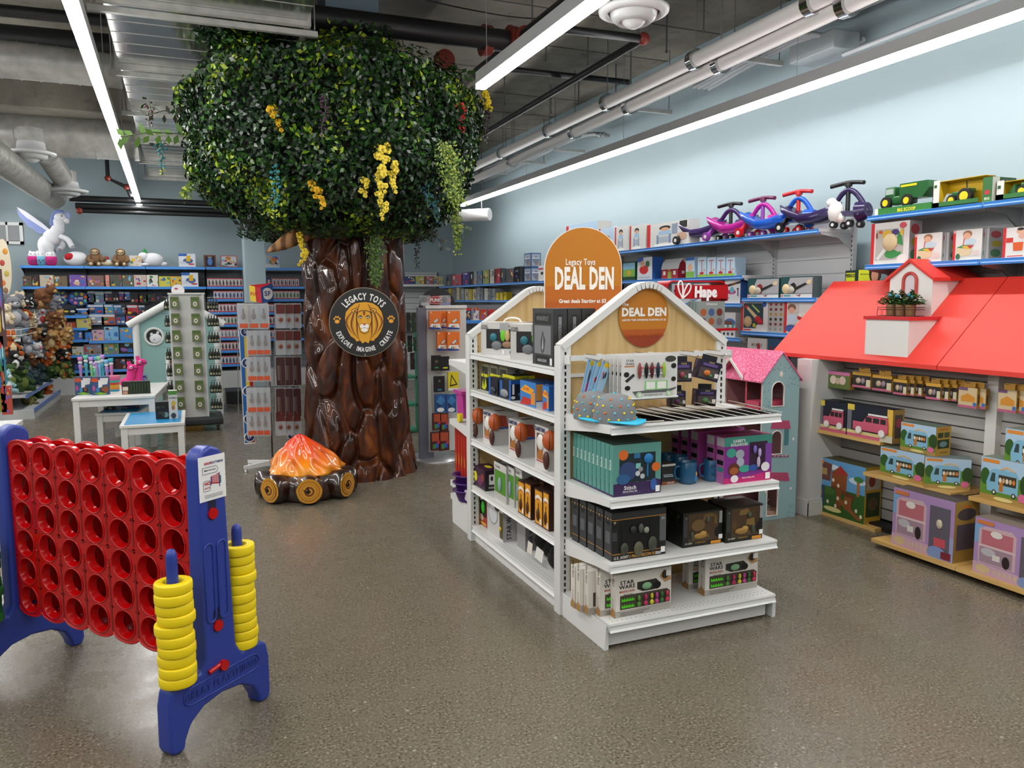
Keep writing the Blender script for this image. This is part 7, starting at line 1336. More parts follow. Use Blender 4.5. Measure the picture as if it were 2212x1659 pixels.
# ================================================================== far wall shelving
BYF, BYB = 15.45, 15.9
def lipY(mb, x0, x1, z, mat=MBLUE): mb.prism([(x0, BYF, z), (x0, BYF-.008, z-.002), (x0, BYF-.008, z-.045), (x0, BYF+.01, z-.045), (x0, BYF+.01, z)], (x1-x0, 0, 0), mat)
bx_ = lambda px: at(px, 650, Y=BYF).x
bzz = lambda py, px=300: at(px, py, Y=BYF).z
DGY = M('#6d7075', .5)
def backunit(label, pxs, rows, ztop, slat=DGY, lipm=MBLUE):
    t = thing('display_shelving', label, 'shelving', (0, 0, 0)); xs = [bx_(p) for p in pxs]
    mb = MB().box(xs[0], xs[-1], BYB, BYB+.02, .05, ztop, slat)
    for k in range(int(ztop/.12)): mb.box(xs[0], xs[-1], BYB-.002, BYB, .1+k*.12, .108+k*.12, '#3c3e42')
    mb.build('slat_panel', t)
    for x in xs: MB().box(x-.015, x+.015, BYB-.03, BYB, 0, ztop, '#56585c').build('upright', t)
    MB().box(xs[0], xs[-1], BYF+.02, BYB, 0, .32, M('#c4c6c6', .5)).build('base_deck', t)
    for py, i, j in rows:
        z = bzz(py, (pxs[i]+pxs[j])/2)
        for q in range(i, j):
            mb = MB().box(xs[q]+.004, xs[q+1]-.004, BYF, BYB-.002, z-.03, z, M('#8d9094', .5)); lipY(mb, xs[q]+.004, xs[q+1]-.004, z, lipm); s_ = mb.build('shelf', t)
            MB().prism([(xs[q]+.005, BYB-.03, z-.03), (xs[q]+.005, BYF+.03, z-.03), (xs[q]+.005, BYB-.06, z-.15)], (.006, 0, 0), '#2b2d31').build('bracket', s_)
    return t
backunit('blue edged shelving along the far wall with plush toys on its top', [48, 186, 318, 447], [(575, 0, 3), (619, 0, 3), (734, 1, 3), (765, 0, 3), (798, 0, 3), (682, 0, 1), (709, 0, 1), (735, 0, 1)], bzz(575)-.02)
ROWS = [619, 646, 674, 701, 730, 757, 787]
backunit('blue edged far shelving of small bottle boxes just left of the column', [448, 527], [(577, 0, 1)]+[(p, 0, 1) for p in ROWS], bzz(577)-.02)
backunit('blue edged far shelving of small bottle boxes between column and tree', [577, 722], [(579, 0, 1)]+[(p, 0, 1) for p in ROWS[:5]], bzz(579)-.02)
backunit('white slatted far shelving in the corner right of the tree', [800, 960], [(614, 0, 1), (676, 0, 1), (710, 0, 1)], bzz(587, 900), M('#d2d5d6', .5), MWHITE)
def bb(pl, pr, pt, rowpy, base, ops, label, name='toy_box', dep=.1, group=None, cat='boxed toy', dy=.02):
    m_ = (pl+pr)/2; x0, x1 = at(pl, 620, Y=BYF+dy).x, at(pr, 620, Y=BYF+dy).x; z = bzz(rowpy, 300 if pl < 447 else m_); h = max(.04, at(m_, pt, Y=BYF+dy).z-z)
    return put(carton(x1-x0, dep, h, base, ops, top=None), name, label, cat, ((x0+x1)/2, BYF+dy+dep/2, z), 0, group)
z = bzz(575)
# top row plush
WH = M('#dfe1e6', .9)
def pl_thing(name, label, px, Y=15.62, zz=None, rz=0): p = at(px, 570, Y=Y); return thing(name, label, 'plush', (p.x, Y, zz if zz is not None else z), rz)
s = 15.6/FPX*1.04
t = pl_thing('winged_horse_plush', 'large white winged horse plush rearing on top of the far shelving', 108, zz=z+.24)
b = MB().ell((-.04, 0, .10), (.13, .12, .17), WH, 18).ell((.06, 0, .24), (.15, .11, .14), WH, 18, Matrix.Rotation(-.7, 3, 'Y')).tube(smooth([(.1, 0, .3), (.17, 0, .42), (.17, 0, .55)]), [.1]*6+[.085]*6+[.07], WH, 14)
b.ell((.2, 0, .58), (.1, .075, .08), WH, 14).ell((.28, 0, .53), (.07, .055, .055), WH, 12, Matrix.Rotation(.5, 3, 'Y')).tube(smooth([(.18, -.06, .26), (.3, -.08, .2), (.36, -.08, .08)]), .045, WH, 10).tube(smooth([(.12, .05, .22), (.2, .05, .12), (.14, .05, .04)]), .05, WH, 10).tube([(-.08, -.07, .1), (-.1, -.07, -.08)], .06, WH, 10).tube([(.02, .07, .1), (.04, .07, -.08)], .06, WH, 10); b.build('body', t)
w_ = MB(); W1, W2 = M('#e2e4ec', .9), M('#8a97cc', .9); w_.prism([(0, .02, .32), (-.12, .02, .36), (-.34, .02, .58), (-.44, .02, .74), (-.3, .02, .66), (-.08, .02, .48), (.02, .02, .38)], (0, .03, 0), W1).prism([(-.44, .015, .7), (-.4, .015, .56), (-.34, .015, .5), (-.3, .015, .42), (-.22, .015, .38), (-.16, .015, .31), (-.04, .015, .3), (0, .015, .34), (-.3, .015, .56)], (0, .02, 0), W2); w_.build('wing', t)
MB().tube(smooth([(.26, 0, .66), (.14, 0, .67), (.08, .02, .56), (.06, .02, .44)]), .035, M('#7b8cc6', .9), 8).ell((.32, -.0, .62), (.05, .03, .07), M('#9aa6d4', .9), 8).build('mane', t)
MB().ell((.23, -.07, .6), .012, '#15151a', 7).ell((.34, -.02, .51), .009, '#55556a', 6).tube([(.36, -.08, .1), (.37, -.08, .05)], .047, '#8b8f9c', 10).tube([(.15, .0, .06), (.13, .0, .01)], .045, '#8b8f9c', 10).build('eyes_and_hooves', t)
for k, (px, c1) in enumerate(((74, '#c42a7c'), (90, '#6fb0cc'), (110, '#c42a7c'))):
    t = pl_thing('cup_plush', ['plum pink cup shaped plush, left of three under the winged horse', 'light blue cup shaped plush, middle of three under the winged horse', 'plum pink cup shaped plush, right of three under the winged horse'][k], px, 15.56)
    MB().lathe([(.05, 0), (.085, .02), (.1, .12), (.09, .15), (0, .15)], M(c1, .9), 18).build('cup', t); f = MB().ell((0, 0, .17), (.088, .08, .065), WH, 14)
    for q in (-1, 1): f.ell((q*.05, 0, .22), (.02, .015, .028), WH, 8).ell((q*.03, -.07, .19), .008, K, 6).ell((q*.03+.01, -.098, .08), .012, '#4a4a58', 6)
    f.ell((0, -.1, .05), .012, '#4a4a58', 6).build('head', t)
t = pl_thing('round_cushion', 'large white round plush cushion with a red patch on the far top shelf', 166, 15.65); MB().ell((0, 0, .125), (.2, .14, .125), WH, 22).build('cushion', t); MB().ell((-.09, -.06, .15), (.09, .09, .07), M('#b01c26', .9), 14).build('patch', t)
def sloth(px, label, holding=False):
    t = pl_thing('sloth_plush', label, px, 15.58); c1, c2 = M('#7a5c40', .95), M('#cbb894', .95)
    MB().ell((0, 0, .11), (.11, .09, .12), c1, 16).ell((0, -.02, .24), (.08, .07, .07), c1, 14).tube(smooth([(-.08, -.03, .17), (-.1, -.1, .1), (-.02, -.13, .06)]), .034, c1, 8).tube(smooth([(.08, -.03, .17), (.12, -.1, .1), (.06 if not holding else .17, -.13, .08 if not holding else .14)]), .034, c1, 8).tube([(-.06, -.05, .05), (-.08, -.14, .0)], .042, c1, 8).tube([(.05, -.05, .05), (.07, -.14, .0)], .042, c1, 8).build('body', t)
    f = MB().ell((0, -.075, .235), (.055, .022, .045), c2, 12)
    for q in (-1, 1): f.ell((q*.032, -.092, .24), (.018, .008, .011), '#3a2a1c', 8).ell((q*.03, -.1, .24), .006, K, 6).ell((q*.06, -.16, .03 if q < 0 else .03), (.03, .03, .03), c2, 8)
    f.ell((0, -.1, .225), (.012, .008, .008), '#2a1c14', 6).build('face', t)
sloth(207, 'brown sloth plush with its foot over the shelf edge, left of two', True); sloth(262, 'brown sloth plush sitting with hands together, right of two')
t = pl_thing('cake_plush', 'small cream cake slice plush with a red cherry between the sloths', 231, 15.56); MB().ell((0, 0, .05), (.13, .07, .05), M('#d2c3a2', .9), 14).ell((0, 0, .08), (.1, .06, .035), WH, 12).build('body', t); MB().ell((0, 0, .13), .04, M('#a01824', .9), 10).build('cherry', t)
t = pl_thing('seal_plush', 'white lying animal plush with a small green hat on the far top shelf', 327, 15.6); MB().ell((.02, 0, .12), (.19, .12, .125), WH, 20).ell((-.12, -.04, .17), (.09, .08, .08), WH, 14).ell((.2, 0, .05), (.07, .05, .04), WH, 10).ell((-.1, -.12, .03), (.07, .05, .03), WH, 10).build('body', t); MB().lathe([(.045, 0), (.04, .03), (.01, .08), (0, .085)], M('#1f8a3c', .9), 12, c=(-.1, -.02, .23)).build('hat', t)
AR = ['#d8d4cc', '#b8343c', '#2f6ab0', '#d8b23a', '#3a7a4a', '#8a5ca8', '#2a2a30', '#c87a3a', '#7ab0cc', '#c9a48c']
bb(283, 309, 552, 575, '#d0c9c4', art(1, AR, 8), 'pink and white craft box beside the white lying plush')
BW = [('r', 0, 0, 1, 1, '#d9dfe8'), ('r', 0, .8, .5, 1, '#2a62b8'), ('e', .55, .45, .3, .2, '#3a5a9a'), ('r', .45, .4, .7, .85, '#d8b01c'), ('e', .75, .2, .2, .06, '#b8343c'), ('e', .25, .3, .2, .1, '#c9ced8')]
bb(389, 425, 548, 575, '#d9dfe8', BW, 'white and blue toy box standing highest on the far top shelf')
bb(443, 469, 551, 577, '#6a3a2c', [('r', .12, .1, .88, .9, '#14182a'), ('e', .5, .5, .2, .3, '#4a7ac0'), ('t', .5, .8, .08, 'CARS', '#e8d8a0')], 'dark framed picture box left of the puzzle on the far top shelf'); bb(479, 515, 552, 577, '#b06a5c', [('r', .06, .08, .94, .92, '#c9cdd4')]+art(6, AR, 14), 'colourful puzzle box left of the column on the far top shelf')
bb(576, 606, 551, 579, '#c8ccd0', [('r', .04, .3, 1, 1, '#8ab4dc'), ('e', .5, .5, .3, .25, '#c8a070')]+art(16, AR, 9), 'street scene puzzle box right of the column on the far top shelf')
r2 = [(50, 69, '#5a4a3a'), (70, 86, '#2a1c14'), (87, 117, '#b8ae98'), (118, 146, '#6a5a44'), (151, 187, '#6a4ea4'), (190, 225, '#7a5a54'), (229, 237, '#d88a80'), (239, 264, '#4a4f44'), (265, 289, '#555a48'), (290, 317, '#c8b8b0'), (318, 342, '#e0dcd4'), (344, 368, '#c8c84a'), (369, 392, '#d8b03a'), (393, 429, '#d9dfe8')]
nm_ = ['olive', 'black fireplace', 'cream', 'brown', 'violet', 'mottled red', 'narrow coral', 'dark animal figure', 'dark green animal figure', 'white and red farm', 'white rainbow ring', 'lime green', 'yellow', 'white and blue']
for k, (a, b, c1) in enumerate(r2): bb(a, b, [597, 594, 594, 596, 594, 595, 594, 594, 594, 594, 594, 597, 597, 589][k], 619, c1, BW if k == 13 else art(k+70, AR, 8), '%s toy box on the second far shelf below the plush row' % nm_[k])
# slim bottle boxes, copied
def slim(row, pl, pr, pt, c1, c2, label, grp):
    n = int((pr-pl)/7.4); z = bzz(row, (pl+pr)/2); h = bzz(pt, (pl+pr)/2)-z; proto = None
    for k in range(n):
        x = bx_(pl+(k+.5)*(pr-pl)/n)
        if proto is None:
            proto = carton(.058, .06, h, '#d6d6da', [('r', 0, 0, 1, .14, c2), ('r', 0, .88, 1, 1, c2), ('b', .5, .45, .28, .3, c1), ('e', .5, .74, .2, .06, '#5a4a48')]).build('figure_box'); o = proto
        else: o = proto.copy(); COL.objects.link(o)
        o.location = (x, BYF+.05, z); tag(o, label, 'boxed toy', grp)
CB_ = ['#6a4a44', '#3a4a8a', '#7a3a4a', '#4a6a3a', '#8a8a94', '#5a2c2c', '#2f4f7a']; NW = ['top', 'second', 'third', 'fourth', 'fifth', 'sixth', 'lowest']
for i, rw in enumerate(ROWS): slim(rw, [450, 462, 450, 450, 450, 450, 450][i], 526, rw-18, CB_[i], '#b8444c', 'slim windowed figure box in the %s row left of the far column' % NW[i], 'slim boxes left of column, %s row' % NW[i])
for i, rw in enumerate(ROWS[:5]): slim(rw, 579 if i else 590, 648, rw-18, CB_[(i+2) % 7], '#b8444c', 'slim windowed figure box in the %s row between column and tree' % NW[i], 'slim boxes right of column, %s row' % NW[i])
bb(577, 585, 600, 619, '#1c2c6a', [('r', .2, .3, .8, .8, '#c8a090')], 'dark blue box next to the column on the second far shelf')
# hanging packs on the slat wall
def hp(px, py, w, h, shape, c1, label, dy=.2):
    Y = BYB-dy; p = at(px, py, Y=Y); k = Y/FPX*1.03; W_, H__ = w*k, h*k; mb = MB()
    if shape == 'o':
        mb.lathe([(1, -.01), (1, .01)], M(c1, .4), 20, axis='Y'); mb.v = [(x*W_/2, y, zz*H__/2) for x, y, zz in mb.v]
        for i in range(8): a = i*PI/4+.3; mb.ell((W_*.33*math.cos(a), -.012, H__*.33*math.sin(a)), (W_*.09, .01, W_*.09), M(['#e8702a', '#e8c83a', '#7ac04a', '#4a9ad0', '#9a6ac0', '#e88ab0', '#d8d85a', '#58c0b0'][i], .6), 7)
        mb.text('SLIME', H__*.14, M('#e8ecf4'), (0, -.013, -H__*.05), (1, 0, 0), (0, 0, 1))
    else:
        mb = carton(W_, .02, H__, c1, [('r', .08, .74, .92, .95, '#c9d0da' if R.random() < .5 else '#23283a')]+[('b', .3+.4*(i % 2), .25+.3*(i//2), .16, .13, R.choice(AR)) for i in range(3)]); mb.v = [(x, y, zz-H__/2) for x, y, zz in mb.v]
    mb.tube([(0, .0, H__*.48), (0, dy, H__*.48)], .004, MSTEEL, 4)
    return put(mb, 'hanging_pack', label, 'toy pack', (p.x, Y, p.z))
R = random.Random(9)
hp(131, 643, 25, 28, 'o', '#1c3a7a', 'dark blue palette shaped slime pack, left one on the far wall'); hp(170, 645, 36, 27, 'o', '#1c3a8a', 'dark blue palette shaped slime pack with a ring of colours on the far wall')
HX = [(197, 640, 14, 22, '#3a4450'), (215, 643, 18, 24, '#6a8aa0'), (234, 640, 15, 20, '#2a2c30'), (250, 640, 11, 20, '#24262c'), (263, 639, 12, 16, '#8a3a8a'), (274, 639, 11, 15, '#4a8ad0'), (291, 643, 16, 22, '#141816'), (309, 643, 16, 22, '#141814'), (326, 640, 16, 20, '#3a3c3e'), (345, 645, 12, 26, '#1c1c1e'),
      (150, 668, 26, 16, '#12303c'), (178, 673, 24, 12, '#4a86c8'), (207, 668, 30, 18, '#1f5fa8'), (234, 668, 16, 18, '#4a9ac8'), (254, 669, 14, 18, '#3a6a9a'), (269, 668, 10, 16, '#5a6068'), (285, 670, 22, 20, '#b8343a'), (306, 668, 12, 16, '#2a3a4a'),
      (208, 690, 26, 20, '#8a9ab0'), (235, 690, 24, 20, '#a8523a'), (261, 690, 18, 20, '#2c5a9c'), (287, 687, 26, 16, '#c83a3a'), (130, 672, 12, 10, '#2a2a3a')]
for k, (px, py, w, h, c1) in enumerate(HX): hp(px, py, w, h, 'c', c1, '%s hanging pack, %s in the %s hanging row on the far wall' % (['dark', 'pale', 'black', 'slim', 'small purple', 'small blue', 'black', 'black', 'grey', 'tall black', 'teal', 'blue', 'wide blue', 'light blue', 'mid blue', 'grey', 'red', 'navy', 'white', 'orange', 'blue', 'red and yellow', 'tiny dark'][k], (ORD[1:]+['last'])[k % 10] if k else 'first', 'upper' if k < 10 else ('middle' if k < 18 else 'lower')))
b4 = [(192, 218, 713, 734, '#c8a0b0'), (219, 250, 706, 734, '#7ab0d8'), (253, 284, 708, 734, '#4a90d0'), (142, 171, 715, 735, '#2c6ab8'), (177, 193, 718, 735, '#3a80d0'), (160, 191, 688, 709, '#b8b86a'), (137, 158, 696, 709, '#a84a3a'),
      (147, 172, 749, 765, '#c9c9c4'), (173, 211, 744, 765, '#8a7a84'), (216, 249, 742, 765, '#6a8a6a'), (251, 288, 738, 765, '#1a1614'), (150, 172, 786, 798, '#2c4a8a'), (240, 262, 775, 798, '#4a2018'), (264, 288, 775, 798, '#2a2c2e')]
for k, (a, b, pt, row, c1) in enumerate(b4): bb(a, b, pt, row, c1, art(k+120, AR, 8)+([('t', .5, .82, .1, 'LITE BRITE', '#e8c83a', 'C', .8)] if k == 10 else []), '%s toy box on the %s far shelf, left of the toy cottage' % (['rose', 'pale blue star shaped', 'bright blue', 'deep blue', 'small blue', 'yellow green map', 'orange jar', 'white', 'wide mauve', 'green', 'black', 'small navy', 'brown', 'charcoal'][k], 'fifth' if k < 5 else 'fourth' if k < 7 else 'sixth' if k < 11 else 'lowest'))
for k, (a, b, c1) in enumerate(((875, 896, '#2a3a7a'), (898, 917, '#b8b04a'), (919, 936, '#a05a6a'), (938, 957, '#b4b07a'))): bb(a, b, 597, 614, c1, art(k+160, AR, 7), '%s game box on the white corner shelf right of the tree' % ['navy', 'yellow and white', 'pink', 'cream'][k])
# ================================================================== plush gondola at the left
p0, p1 = at(75, 905, Z=0), at(141, 832, Z=0); PXR = p0.x; PY0, PY1 = p0.y, 15.0
pg = thing('plush_gondola', 'grey slatted gondola with blue edged shelves full of plush animals at the left', 'shelving', (0, 0, 0)); PXC = PXR-.62
mb = MB().box(PXC-.05, PXC, PY0+.1, PY1, .1, 1.62, M('#b9bbbd', .5))
for k in range(11): mb.box(PXC, PXC+.002, PY0+.1, PY1, .2+k*.12, .21+k*.12, '#4a4c50')
mb.build('slat_panel', pg); MB().box(PXC-.55, PXR, PY0, PY1, 0, .12, M('#c3c5c6', .45)).box(PXR-.002, PXR+.012, PY0, PY1, .1, .15, M('#5c7cc0', .4)).build('base_deck', pg)
zp = at(66, 850, X=PXR-.08).z
for zz_, d_ in ((zp, .1), (.75, .3), (1.02, .34)): MB().box(PXC, PXR-d_, PY0+.05, PY1, zz_-.03, zz_, M('#c3c5c6', .45)).box(PXR-d_, PXR-d_+.012, PY0+.05, PY1, zz_-.045, zz_+.005, M('#5c7cc0', .4) if d_ < .2 else '#c9b48c').build('shelf', pg)
MB().box(PXC-.5, PXC-.05, PY0+.05, PY0+1.5, .4, .43, '#c3c5c6').box(PXC-.5, PXC-.05, PY0+.05, PY0+1.5, .9, .93, '#c3c5c6').build('rear_shelf', pg)
f = MB()
for zz_ in (0, .08): f.tube([(PXC+.05, PY0, 1.16+zz_), (PXR-.1, PY0, 1.16+zz_), (PXR-.1, PY0+1.3, 1.16+zz_)], .005, MWHITE, 5)
for i in range(9): f.tube([(PXC+.05+i*.06, PY0, 1.16), (PXC+.05+i*.06, PY0, 1.24)], .003, MWHITE, 4)
f.build('wire_basket', pg)
def plush(px, py, sc, c1, c2, label, kind='sit', X=None, Y=None):
    p = at(px, py, X=X) if X is not None else at(px, py, Y=Y)
    if p.y > 14.7: p = at(px, py, Y=14.7)
    a, b_ = M(c1, .95), M(c2, .95); mb = MB(); R = random.Random(int(px*13+py)); s = sc
    lie = R.random() < .4; mb.ell((0, 0, .32*s), (.30*s, (.42 if lie else .28)*s, .34*s), a, 12).ell((0, -.12*s, .30*s), (.2*s, .2*s, .25*s), b_, 10)
    hz = .75*s if not lie else .55*s; hy = -.1*s if not lie else -.35*s; mb.ell((0, hy, hz), (.24*s, .22*s, .21*s), a, 12).ell((0, hy-.19*s, hz-.05*s), (.11*s, .1*s, .08*s), b_, 8).ell((0, hy-.28*s, hz-.02*s), (.03*s, .02*s, .02*s), K, 5)
    for q in (-1, 1):
        er = {'sit': (.08, .04, .09), 'long': (.05, .03, .22), 'flat': (.14, .03, .12)}[kind if kind in ('sit', 'long', 'flat') else 'sit']
        mb.ell((q*.19*s, hy, hz+.17*s), (er[0]*s, er[1]*s, er[2]*s), a, 7).ell((q*.09*s, hy-.19*s, hz+.04*s), .022*s, K, 5)
        mb.tube([(q*.2*s, -.05*s, .45*s), (q*.33*s, -.25*s, .25*s)], [.09*s, .08*s], a, 7).tube([(q*.15*s, -.1*s, .12*s), (q*.22*s, -.42*s, .08*s)], [.11*s, .09*s], a, 7)
    o = mb.build('plush_animal'); o.location = p-Vector((0, 0, .0)); o.rotation_euler = (0, 0, .6+R.uniform(-.5, .5)); return tag(o, label, 'plush')
BRN, TAN, GRY, BLK, GRN, ORG, CRM = ('#6a4226', '#b08a5a'), ('#a8834e', '#d0b98c'), ('#74757c', '#a9aab0'), ('#18181b', '#d9d9d6'), ('#2f4a20', '#6a7a3a'), ('#b0561c', '#dcc9a0'), ('#c9b89a', '#e0d6c4')
PL = [ # px, base py, size, colours, words, ears
 (33, 662, .24, CRM, 'cream dog', 'flat'), (45, 668, .22, BLK, 'black and white penguin', 'sit'), (55, 668, .22, BLK, 'second black and white penguin', 'sit'), (66, 668, .22, BLK, 'third black and white penguin', 'sit'), (88, 668, .28, BRN, 'brown owl', 'sit'), (95, 655, .34, BRN, 'big dark brown bear', 'sit'), (112, 668, .26, GRY, 'grey bear', 'sit'),
 (55, 690, .22, ORG, 'orange fox', 'sit'), (28, 708, .42, GRY, 'large grey elephant', 'flat'), (15, 700, .26, CRM, 'cream bear', 'sit'), (60, 705, .24, CRM, 'pale bunny', 'long'), (75, 700, .22, ('#9a9aa4', '#d88a9c'), 'grey and pink mouse', 'sit'), (92, 700, .24, ('#c8c8cc', '#a83a3a'), 'white and red cat', 'sit'), (108, 702, .26, BRN, 'brown monkey', 'sit'), (121, 704, .26, BRN, 'dark monkey', 'sit'), (130, 700, .22, TAN, 'tan monkey', 'sit'),
 (70, 733, .24, BRN, 'brown hedgehog', 'sit'), (82, 735, .24, TAN, 'spotted leopard', 'sit'), (92, 737, .22, BLK, 'black badger', 'sit'), (112, 734, .3, BRN, 'brown horse', 'sit'), (122, 736, .28, TAN, 'tan camel', 'sit'), (140, 734, .26, TAN, 'yellow giraffe', 'long'), (112, 754, .3, TAN, 'lying tan lion', 'sit'), (135, 752, .26, ORG, 'orange tiger', 'sit'), (144, 742, .22, TAN, 'small spotted cheetah', 'sit'),
 (18, 770, .34, ORG, 'striped tiger', 'sit'), (38, 785, .3, BLK, 'black and white zebra', 'long'), (30, 800, .26, BLK, 'second zebra', 'long'), (58, 768, .28, GRY, 'grey wolf', 'sit'), (70, 772, .28, ('#c9c9cc', '#d88a9c'), 'white and pink unicorn', 'sit'), (84, 770, .26, GRY, 'grey raccoon', 'sit'), (96, 776, .26, GRY, 'grey shark', 'flat'), (60, 790, .24, BRN, 'brown otter', 'sit'), (78, 795, .24, BRN, 'brown moose', 'flat'), (100, 790, .26, ORG, 'orange dinosaur', 'sit'), (115, 785, .24, ORG, 'rust dinosaur', 'sit'), (130, 780, .24, BLK, 'black raven', 'sit'), (140, 776, .22, ORG, 'orange bird', 'sit'),
 (45, 845, .36, GRN, 'green crocodile', 'flat'), (22, 838, .3, GRN, 'dark green dinosaur', 'sit'), (58, 838, .28, ('#24444a', '#3a6a6a'), 'teal dinosaur', 'sit'), (74, 832, .28, ('#24363c', '#4a5a5a'), 'blue grey dinosaur', 'sit'), (90, 826, .28, ('#1f3438', '#3a4a4c'), 'dark teal whale', 'flat'), (106, 818, .26, GRN, 'olive dinosaur', 'sit'), (122, 808, .24, GRN, 'moss green frog', 'sit'), (10, 850, .28, ('#8ab0b8', '#d0d8d8'), 'pale blue dinosaur', 'sit'),
 (60, 876, .26, ('#6a6a3c', '#9a945a'), 'olive lizard', 'flat'), (80, 868, .2, GRN, 'small green dragon', 'flat'), (100, 855, .2, ORG, 'rust lizard', 'flat'), (140, 818, .26, ('#7a7a3a', '#b0562c'), 'olive and orange dragon', 'sit'), (146, 812, .22, GRN, 'green turtle', 'sit')]
for k, (px, py, sc, (c1, c2), nm, kd) in enumerate(PL):
    row = 'top heap' if py < 675 else 'basket row' if py < 712 else 'upper middle row' if py < 760 else 'middle row' if py < 802 else 'blue edged shelf' if py < 855 else 'lowest shelf'
    plush(px, py, sc*1.12, c1, c2, '%s plush in the %s of the left plush gondola' % (nm, row), kd, X=PXC+.34 if py < 800 else PXR-.2)
t = thing('skateboard', 'cream and orange child skateboard standing upright at the left end of far shelving', 'toy', (PXC-.025, at(60, 640, X=PXC-.025).y if at(60, 640, X=PXC-.025).y < 14.9 else 14.85, 1.62)); mb = MB().prism([(.1*math.cos(a)*1, 0, .55+.45*math.sin(a)) if 1 else 0 for a in np.linspace(0, 2*PI, 28)[:-1]], (0, .02, 0), '#dccfb4')
for i, (x, zz_) in enumerate(((-.03, .3), (.03, .45), (-.02, .62), (.03, .8), (0, .18))): mb.ell((x, -.002, zz_), (.035, .004, .05), ['#d8702a', '#c8b04a', '#b8443a', '#d8902a', '#8a6a4a'][i], 8)
mb.build('deck', t); t.location.z -= .0
for k, (px, py, h_, c1) in enumerate(((4, 800, .5, '#3a8a9a'), (6, 860, .55, '#8a8a3a'), (4, 720, .8, '#5a3a3a'), (17, 865, .3, '#b84a3a'))):
    p = at(px, py+30, Y=9.5); put(carton(.09, .05, h_, c1, art(k+200, AR, 9)), 'hanging_pack', '%s packaged toy at the extreme left edge' % ['teal', 'yellow green', 'tall mottled', 'red'][k], 'toy pack', p)
p = at(24, 928, Z=.62); MB0 = MB().box(p.x-1.2, p.x, p.y-.3, p.y+.5, .59, .63, MWHITE).box(p.x-1.15, p.x-.05, p.y-.25, p.y+.45, 0, .59, MWHITE2); tag(MB0.build('low_cabinet'), 'corner of a low white display cabinet at the left edge behind the game', 'cabinet')
# ================================================================== tables
TW, TB = M('#d8d8d4', .4), M('#1f8cc4', .35)
def table(fl, fr, brr, z, label, blue=False):
    a, b, c = at(*fl, Z=z), at(*fr, Z=z), at(*brr, Z=z); t = thing('display_table', label, 'table', (a.x, a.y, 0), math.atan2(b.y-a.y, b.x-a.x)); W_ = (b-a).length; D_ = (c-b).length
    MB().rbox(-.01, W_+.01, -.01, D_+.01, z-.03, z, TW, .005).build('tabletop', t)
    if blue: MB().box(.03, W_-.03, .03, D_-.03, z, z+.004, TB).build('blue_inlay', t)
    MB().box(.04, W_-.04, .01, .03, z-.1, z-.03, TW).box(.04, W_-.04, D_-.03, D_-.01, z-.1, z-.03, TW).box(.01, .03, .04, D_-.04, z-.1, z-.03, TW).box(W_-.03, W_-.01, .04, D_-.04, z-.1, z-.03, TW).build('apron', t)
    for x in (0, W_-.06):
        for y in (0, D_-.06): MB().box(x, x+.06, y, y+.06, 0, z-.03, TW).build('leg', t)
    return t
t1 = table((156, 861), (333, 854), (350, 826), .58, 'tall white display table left of the pegboard tower'); t2 = table((208, 893), (300, 890), (325, 872), .38, 'low white table with blue top under and behind the tall table', True); t3 = table((260, 920), (397, 912), (399, 886), .4, 'low white table with blue top in front of the pegboard tower', True)
def tb(px0, px1, pt, pb, z, base, ops, label, name='toy_box', dep=.1, cat='boxed toy', side=None, rz=0):
    p = at((px0+px1)/2, pb, Z=z); x0, x1 = at(px0, pb, Y=p.y).x, at(px1, pb, Y=p.y).x; h = at((px0+px1)/2, pt, Y=p.y).z-z; return put(carton(x1-x0, dep, h, base, ops, side, side or (), side=None) if 0 else carton(x1-x0, dep, h, base, ops), name, label, cat, (p.x, p.y+dep/2, z), rz)
PA = [('r', 0, 0, 1, 1, '#2c4f78'), ('e', .2, .85, .22, .12, '#c8502a'), ('p', [(.5, .55), (.5, .95), (.98, .95), (.9, .6)], '#d8d8d8'), ('p', [(.38, .4), (.4, .85), (.65, .8), (.6, .45)], '#dcdcdc'), ('e', .62, .25, .16, .2, '#18120e'), ('e', .62, .32, .09, .12, '#7a4a34'), ('e', .35, .3, .1, .14, '#3a7ab0'), ('p', [(.1, .1), (.5, .0), (.9, .05), (.5, .16)], '#7ab02c'), ('e', .12, .4, .08, .16, '#b04a8a')]
tb(163, 199, 815, 853, .58, '#1c3452', PA, 'dark blue toy box on the tall table, left of the matching pair'); tb(199, 237, 815, 853, .58, '#1c3452', PA[::1]+[('e', .8, .3, .15, .2, '#8a4a2a')], 'dark blue toy box on the tall table, right of the matching pair')
WC = ['#c87ab0', '#6ac0a4', '#b48ad0', '#4aa8c0', '#8ac88a', '#b890d0', '#78b0d8', '#3aa0b4', '#a888c8']
for k, (px, pt) in enumerate(((174, 770), (186, 766), (198, 770), (209, 769), (216, 768), (222, 765), (231, 776), (241, 773), (205, 782))):
    p = at(px, 838, Z=.58); zt_ = at(px, pt, Y=p.y+.12).z; t = thing('bubble_wand', '%s bubble wand, %s from the left of the bunch on the tall table' % (['pink', 'mint', 'lilac', 'teal', 'green', 'violet', 'light blue', 'dark teal', 'pale purple'][k], ORD[k]), 'toy', (p.x, p.y+.12+.012*(k % 2), .58)); H2_ = zt_-.58
    m_ = M(WC[k], .4); MB().lathe([(.014, 0), (.016, H2_*.6), (.02, H2_*.62), (.02, H2_*.72), (.014, H2_*.74)], M(WC[(k+2) % 9], .3), 12).build('handle', t)
    MB().ell((0, 0, H2_*.8), (.026, .022, .022), M('#d8dce0', .4), 10).ell((0, 0, H2_*.91), (.03, .026, .028), m_, 12).ell((-.02, 0, H2_*.97), .01, m_, 6).ell((.02, 0, H2_*.97), .01, m_, 6).build('animal_head', t)
